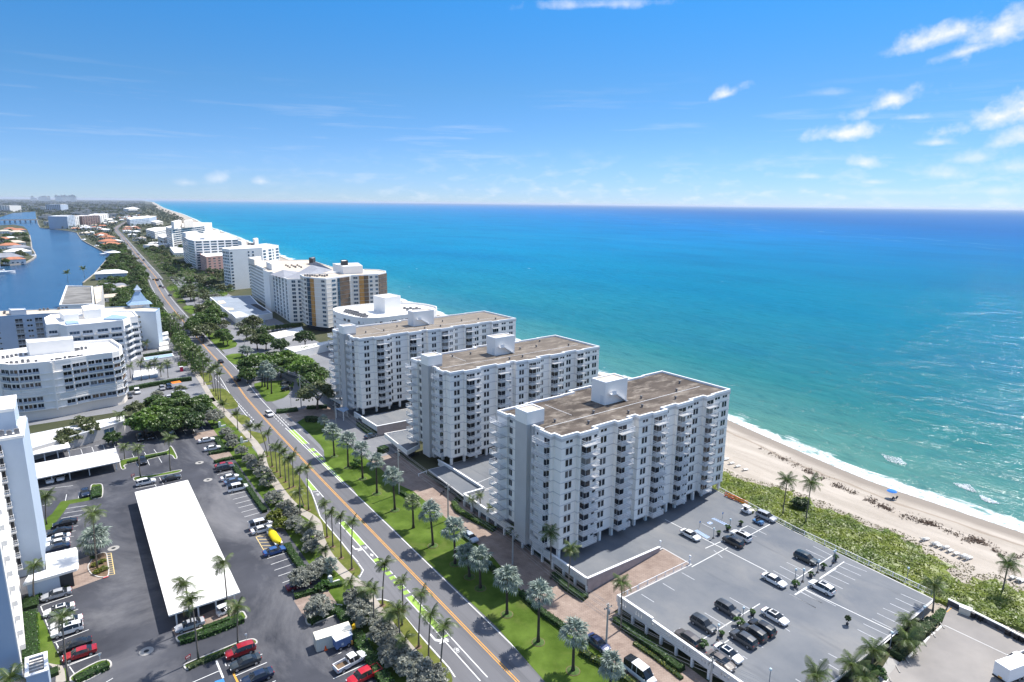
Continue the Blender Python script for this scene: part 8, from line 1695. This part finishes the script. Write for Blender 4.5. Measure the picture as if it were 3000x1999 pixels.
for x, y, w, lab in [(1300,512,22,'red tiled house on the east bank, farthest of the four'),(1370,545,22,'red tiled house on the east bank, third of the four'),(1385,595,26,'red tiled house on the east bank, second of the four'),(1420,635,26,'salmon tiled house on the east bank, nearest of the four')]:
    p = A('S1',x,y,5); house(p.x,p.y,w,18,5,.3,M_CREAM,M_TERRA,lab)
for i, (x, y, rf, w) in enumerate([(235,455,M_TERRA,26),(130,440,M_TERRA,22),(215,480,M_TANROOF,24),(60,470,M_TANROOF,22),(190,615,M_TANROOF,26),(125,650,M_TERRA,26),(245,680,M_GREYROOF,26),(225,730,M_COPE,28),(60,800,M_GREYROOF,34),(180,830,M_TERRA,20),(50,570,M_TERRA,22),(130,560,M_COPE,20)]):
    p = A('S1',x,y,5); house(p.x,p.y,w,w*.6,5.5,.2,M_WALL if i % 2 else M_CREAM,rf,['red tiled house far back on the island','small red roofed house at the island rear','tan roofed house behind the island trees','tan roofed house at the left edge rear','long tan roofed house in mid island','red brown roofed house in mid island','grey roofed house near the island shore','white roofed house near the island shore','wide grey gabled villa at the island front','red roofed house by the front villa','red roofed house at the left mid island','white house among mid island trees'][i])
for i, (x, y, w) in enumerate([(1370,150,22),(1530,150,20),(1400,225,24),(1540,230,20),(1430,290,30),(1560,180,16)]):
    p = A('S5',x,y,4); house(p.x,p.y,w*.6,9,3.5,.1,M_WALL,M_GREYROOF if i < 4 else M_TANROOF,'low grey roofed house between the weathered roof block and the trees' if i < 4 else ['','','','','tan roofed long shed before the pagoda building','small tan roofed shed among trees'][i],'low grey roofed houses' if i < 4 else None)
p = A('S1',1420,1000,6); house(p.x,p.y,26,14,6,-.1,M_WALLB,M_COPE,'pale blue two storey house in the trees by the waterway'); p = A('S1',1450,740,6); house(p.x,p.y,14,10,6,.3,M_WALLB,M_COPE,'blue white boathouse on the bank by the moored yacht')
def tower(r, p0, p1, hpx, depth, label, wall, n, roof=M_WROOF, stripes=None, glass='blue_glass'):
    a, b = A(r,*p0), A(r,*p1); h = height(r,p0,hpx); d = Vector((b.x-a.x,b.y-a.y)).normalized(); nrm = Vector((-d.y,d.x)); c = [xy(a),xy(b),(b.x+nrm.x*depth,b.y+nrm.y*depth),(a.x+nrm.x*depth,a.y+nrm.y*depth)]
    t, Q = block('distant_tower', label, 'apartment building', c, 0, h, wall, roof, par=.8); L_ = elen(a,b); qa, qb = loc(t,a), loc(t,b); k = max(3,int(h/3.2))
    for i in range(n):
        s = L_*(i+.5)/n; w_ = L_/n*.55
        for j in range(k): put(t,'window',win_mesh(w_,h/k*.55,1,'full',glass),qa,qb,s,h*(j+.5)/k)
    return t
tower('S1',(795,440),(870,437),(792,285),40,'far waterside block, pale plain left end of the row',M_WALL,2); tower('S1',(875,440),(968,420),(872,282),40,'far waterside block with pale blue stripes',M_WALLB,5); tower('S1',(970,420),(1062,412),(968,285),40,'far waterside block with white stripes beside the brown one',M_WALL,4); tower('S1',(1064,415),(1285,396),(1062,280),45,'far brown waterside block, darkest of the row',mat('brown_block',(.22,.15,.14),var=.1),7,glass='window_glass'); tower('S1',(1290,370),(1390,330),(1288,275),40,'far white stepped block right of the brown one',M_WALL,4)
tower('S1',(520,205),(582,208),(522,155),60,'distant grey block beyond the bridge, left small one',M_WALL,3); tower('S1',(588,214),(780,216),(590,130),70,'distant wide blue block beyond the bridge',M_WALLB,8); tower('S1',(784,190),(856,188),(786,125),70,'distant pale block right of the wide blue one',M_WALL,3); tower('S1',(0,218),(132,220),(2,142),70,'distant white block at the left edge beyond the bridge',M_WALL,4)
tower('S1',(560,395),(700,400),(560,345),30,'far low pale house row on the bank with flat white roof',M_CREAM,4); tower('S1',(700,400),(790,420),(702,330),30,'far blue white low block before the striped row',M_WALLB,3)
br = A('S1',-120,330,8); b2 = A('S1',482,322,8); t = thing('bridge', 'low concrete road bridge crossing the waterway', 'bridge', (br.x,br.y,0)); d = Vector((b2.x-br.x,b2.y-br.y)); mb = MB(); wallrun(mb,[(0,0),(d.x,d.y)],16,6.5,8.6); mb.obj('deck', M_GREYW, t)
mb = MB(); wallrun(mb,[(0,-8),(d.x,d.y-8)],.8,8.6,10); mb.obj('parapet', M_CONC, t)
for k in range(9): q = d*(k+.5)/9; MB().box(q.x-2,q.y-6,-1,q.x+2,q.y+6,6.5).obj('pier', M_GREYW, t)
def boat(r, x, y, L_, head, label):
    p = A(r,x,y,-1.0); t = thing('boat', label, 'boat', (p.x,p.y,-.95), head); w = L_*.14; n = 10; mb = MB(); vs = []
    for i in range(n+1):
        u = i/n; ww = w*(1-max(0,(u-.45)/.55)**2.2); vs += [(L_*(u-.5),-ww*.75,-.3),(L_*(u-.5),-ww,L_*.075*(1+.3*u)),(L_*(u-.5),ww,L_*.075*(1+.3*u)),(L_*(u-.5),ww*.75,-.3)]
    mb.add(vs,[(4*i+k,4*i+4+k,4*i+5+k,4*i+1+k) for i in range(n) for k in range(3)]+[(0,1,2,3)]); mb.obj('hull', M_COPE, t); MB().box(-L_*.3,-w*.6,L_*.08,L_*.12,w*.6,L_*.17).obj('cabin', M_COPE, t); MB().box(-L_*.22,-w*.55,L_*.171,L_*.05,w*.55,L_*.22).obj('bridge_deck', M_BGLASS, t); return t
b = boat('S1',20,1010,24,.3,'white sailing boat at the left frame edge on the waterway'); MB().tube([(0,0,1),(0,0,19)],.16,5).obj('mast', M_COPE, b)
boat('S1',1430,768,30,.5,'white motor yacht moored at the bank by the blue boathouse'); boat('S1',1075,585,18,1.2,'small white boat at the far pier on the east bank'); boat('S1',1250,665,18,1.0,'small white boat at the nearer pier on the east bank'); boat('S1',440,790,16,1.4,'small boat by the seawall at the island tip')
for i, (x, y, s) in enumerate([(870,1130,1.6),(1080,1070,1.6)]): p = A('S1',x,y); palm_at(p.x,p.y,0,9,0,0,['lone palm against the water behind the weathered roof block','tall palm at the waterway bank beside the pale house'][i],None,1.6,14,.2)
# town at the horizon: small pale blocks among trees
rng = np.random.default_rng(8); mb = MB(); k = 0
while k < 520:
    y = 2700*math.exp(rng.random()*2.2); x = rng.uniform(-.09*y-40, min(.10*y, float(shore(y))-110)); c = float(np.interp(y, rcy, rcx))
    if abs(x-c) < 14 or (y < 4800 and -190 < x < -25): continue
    s = rng.uniform(7,17)*(1+y/9000); mb.box(x-s,y-s*.6,0,x+s,y+s*.6,rng.uniform(5,10)*(1+y/14000)); k += 1
mb.obj('far_town', mat('far_town_white',(.40,.39,.38),var=.25,scale=.01), kind='stuff', label='scatter of pale roofs in the green plain near the horizon')
mb = MB(); k = 0
while k < 90:
    y = 1150+2300*rng.random(); c = float(np.interp(y, rcy, rcx)); x = c+rng.choice([-1,1])*rng.uniform(14,90)
    if x < west_limit(min(y,4700))+6 or x > east_limit(y)-5 or not free(x,y): continue
    p = (x,y); house(x,y,rng.uniform(12,20),10,4.5,rng.uniform(-.3,.3),M_WALL,rng.choice([M_COPE,M_TERRA,M_TANROOF,M_COPE,M_GREYROOF]),'small distant house roof showing between the far trees','distant houses in the green belt'); k += 1
for k in range(26):
    y = 15000+rng.random()*8000; x = y*rng.uniform(-.012,.035)-150; h = rng.uniform(60,150); w = rng.uniform(40,90); t = thing('distant_tower','faint far skyline tower on the horizon','tower',(x,y,0),0,'far skyline towers'); MB().box(-w/2,-40,0,w/2,40,h).obj('wall', M_WALL, t); MB().box(-w/4,-20,h,w/4,20,h+8).obj('roof', M_GREYROOF, t)
# air over the far coast
hz = MB().box(-42000,-3100,-3,96000,92000,96).obj('haze', None, kind='stuff', label='thin pale sea air softening the far coast')
hm = bpy.data.materials.new('haze'); hm.use_nodes = True; hm.node_tree.nodes.clear(); _o = hm.node_tree.nodes.new('ShaderNodeOutputMaterial'); _v = hm.node_tree.nodes.new('ShaderNodeVolumePrincipled')
_v.inputs['Color'].default_value = (.80,.88,1.0,1); _v.inputs['Density'].default_value = 3.2e-5; _v.inputs['Anisotropy'].default_value = .2; hm.node_tree.links.new(_v.outputs[0], _o.inputs['Volume'])
hz.data.materials.clear(); hz.data.materials.append(hm)
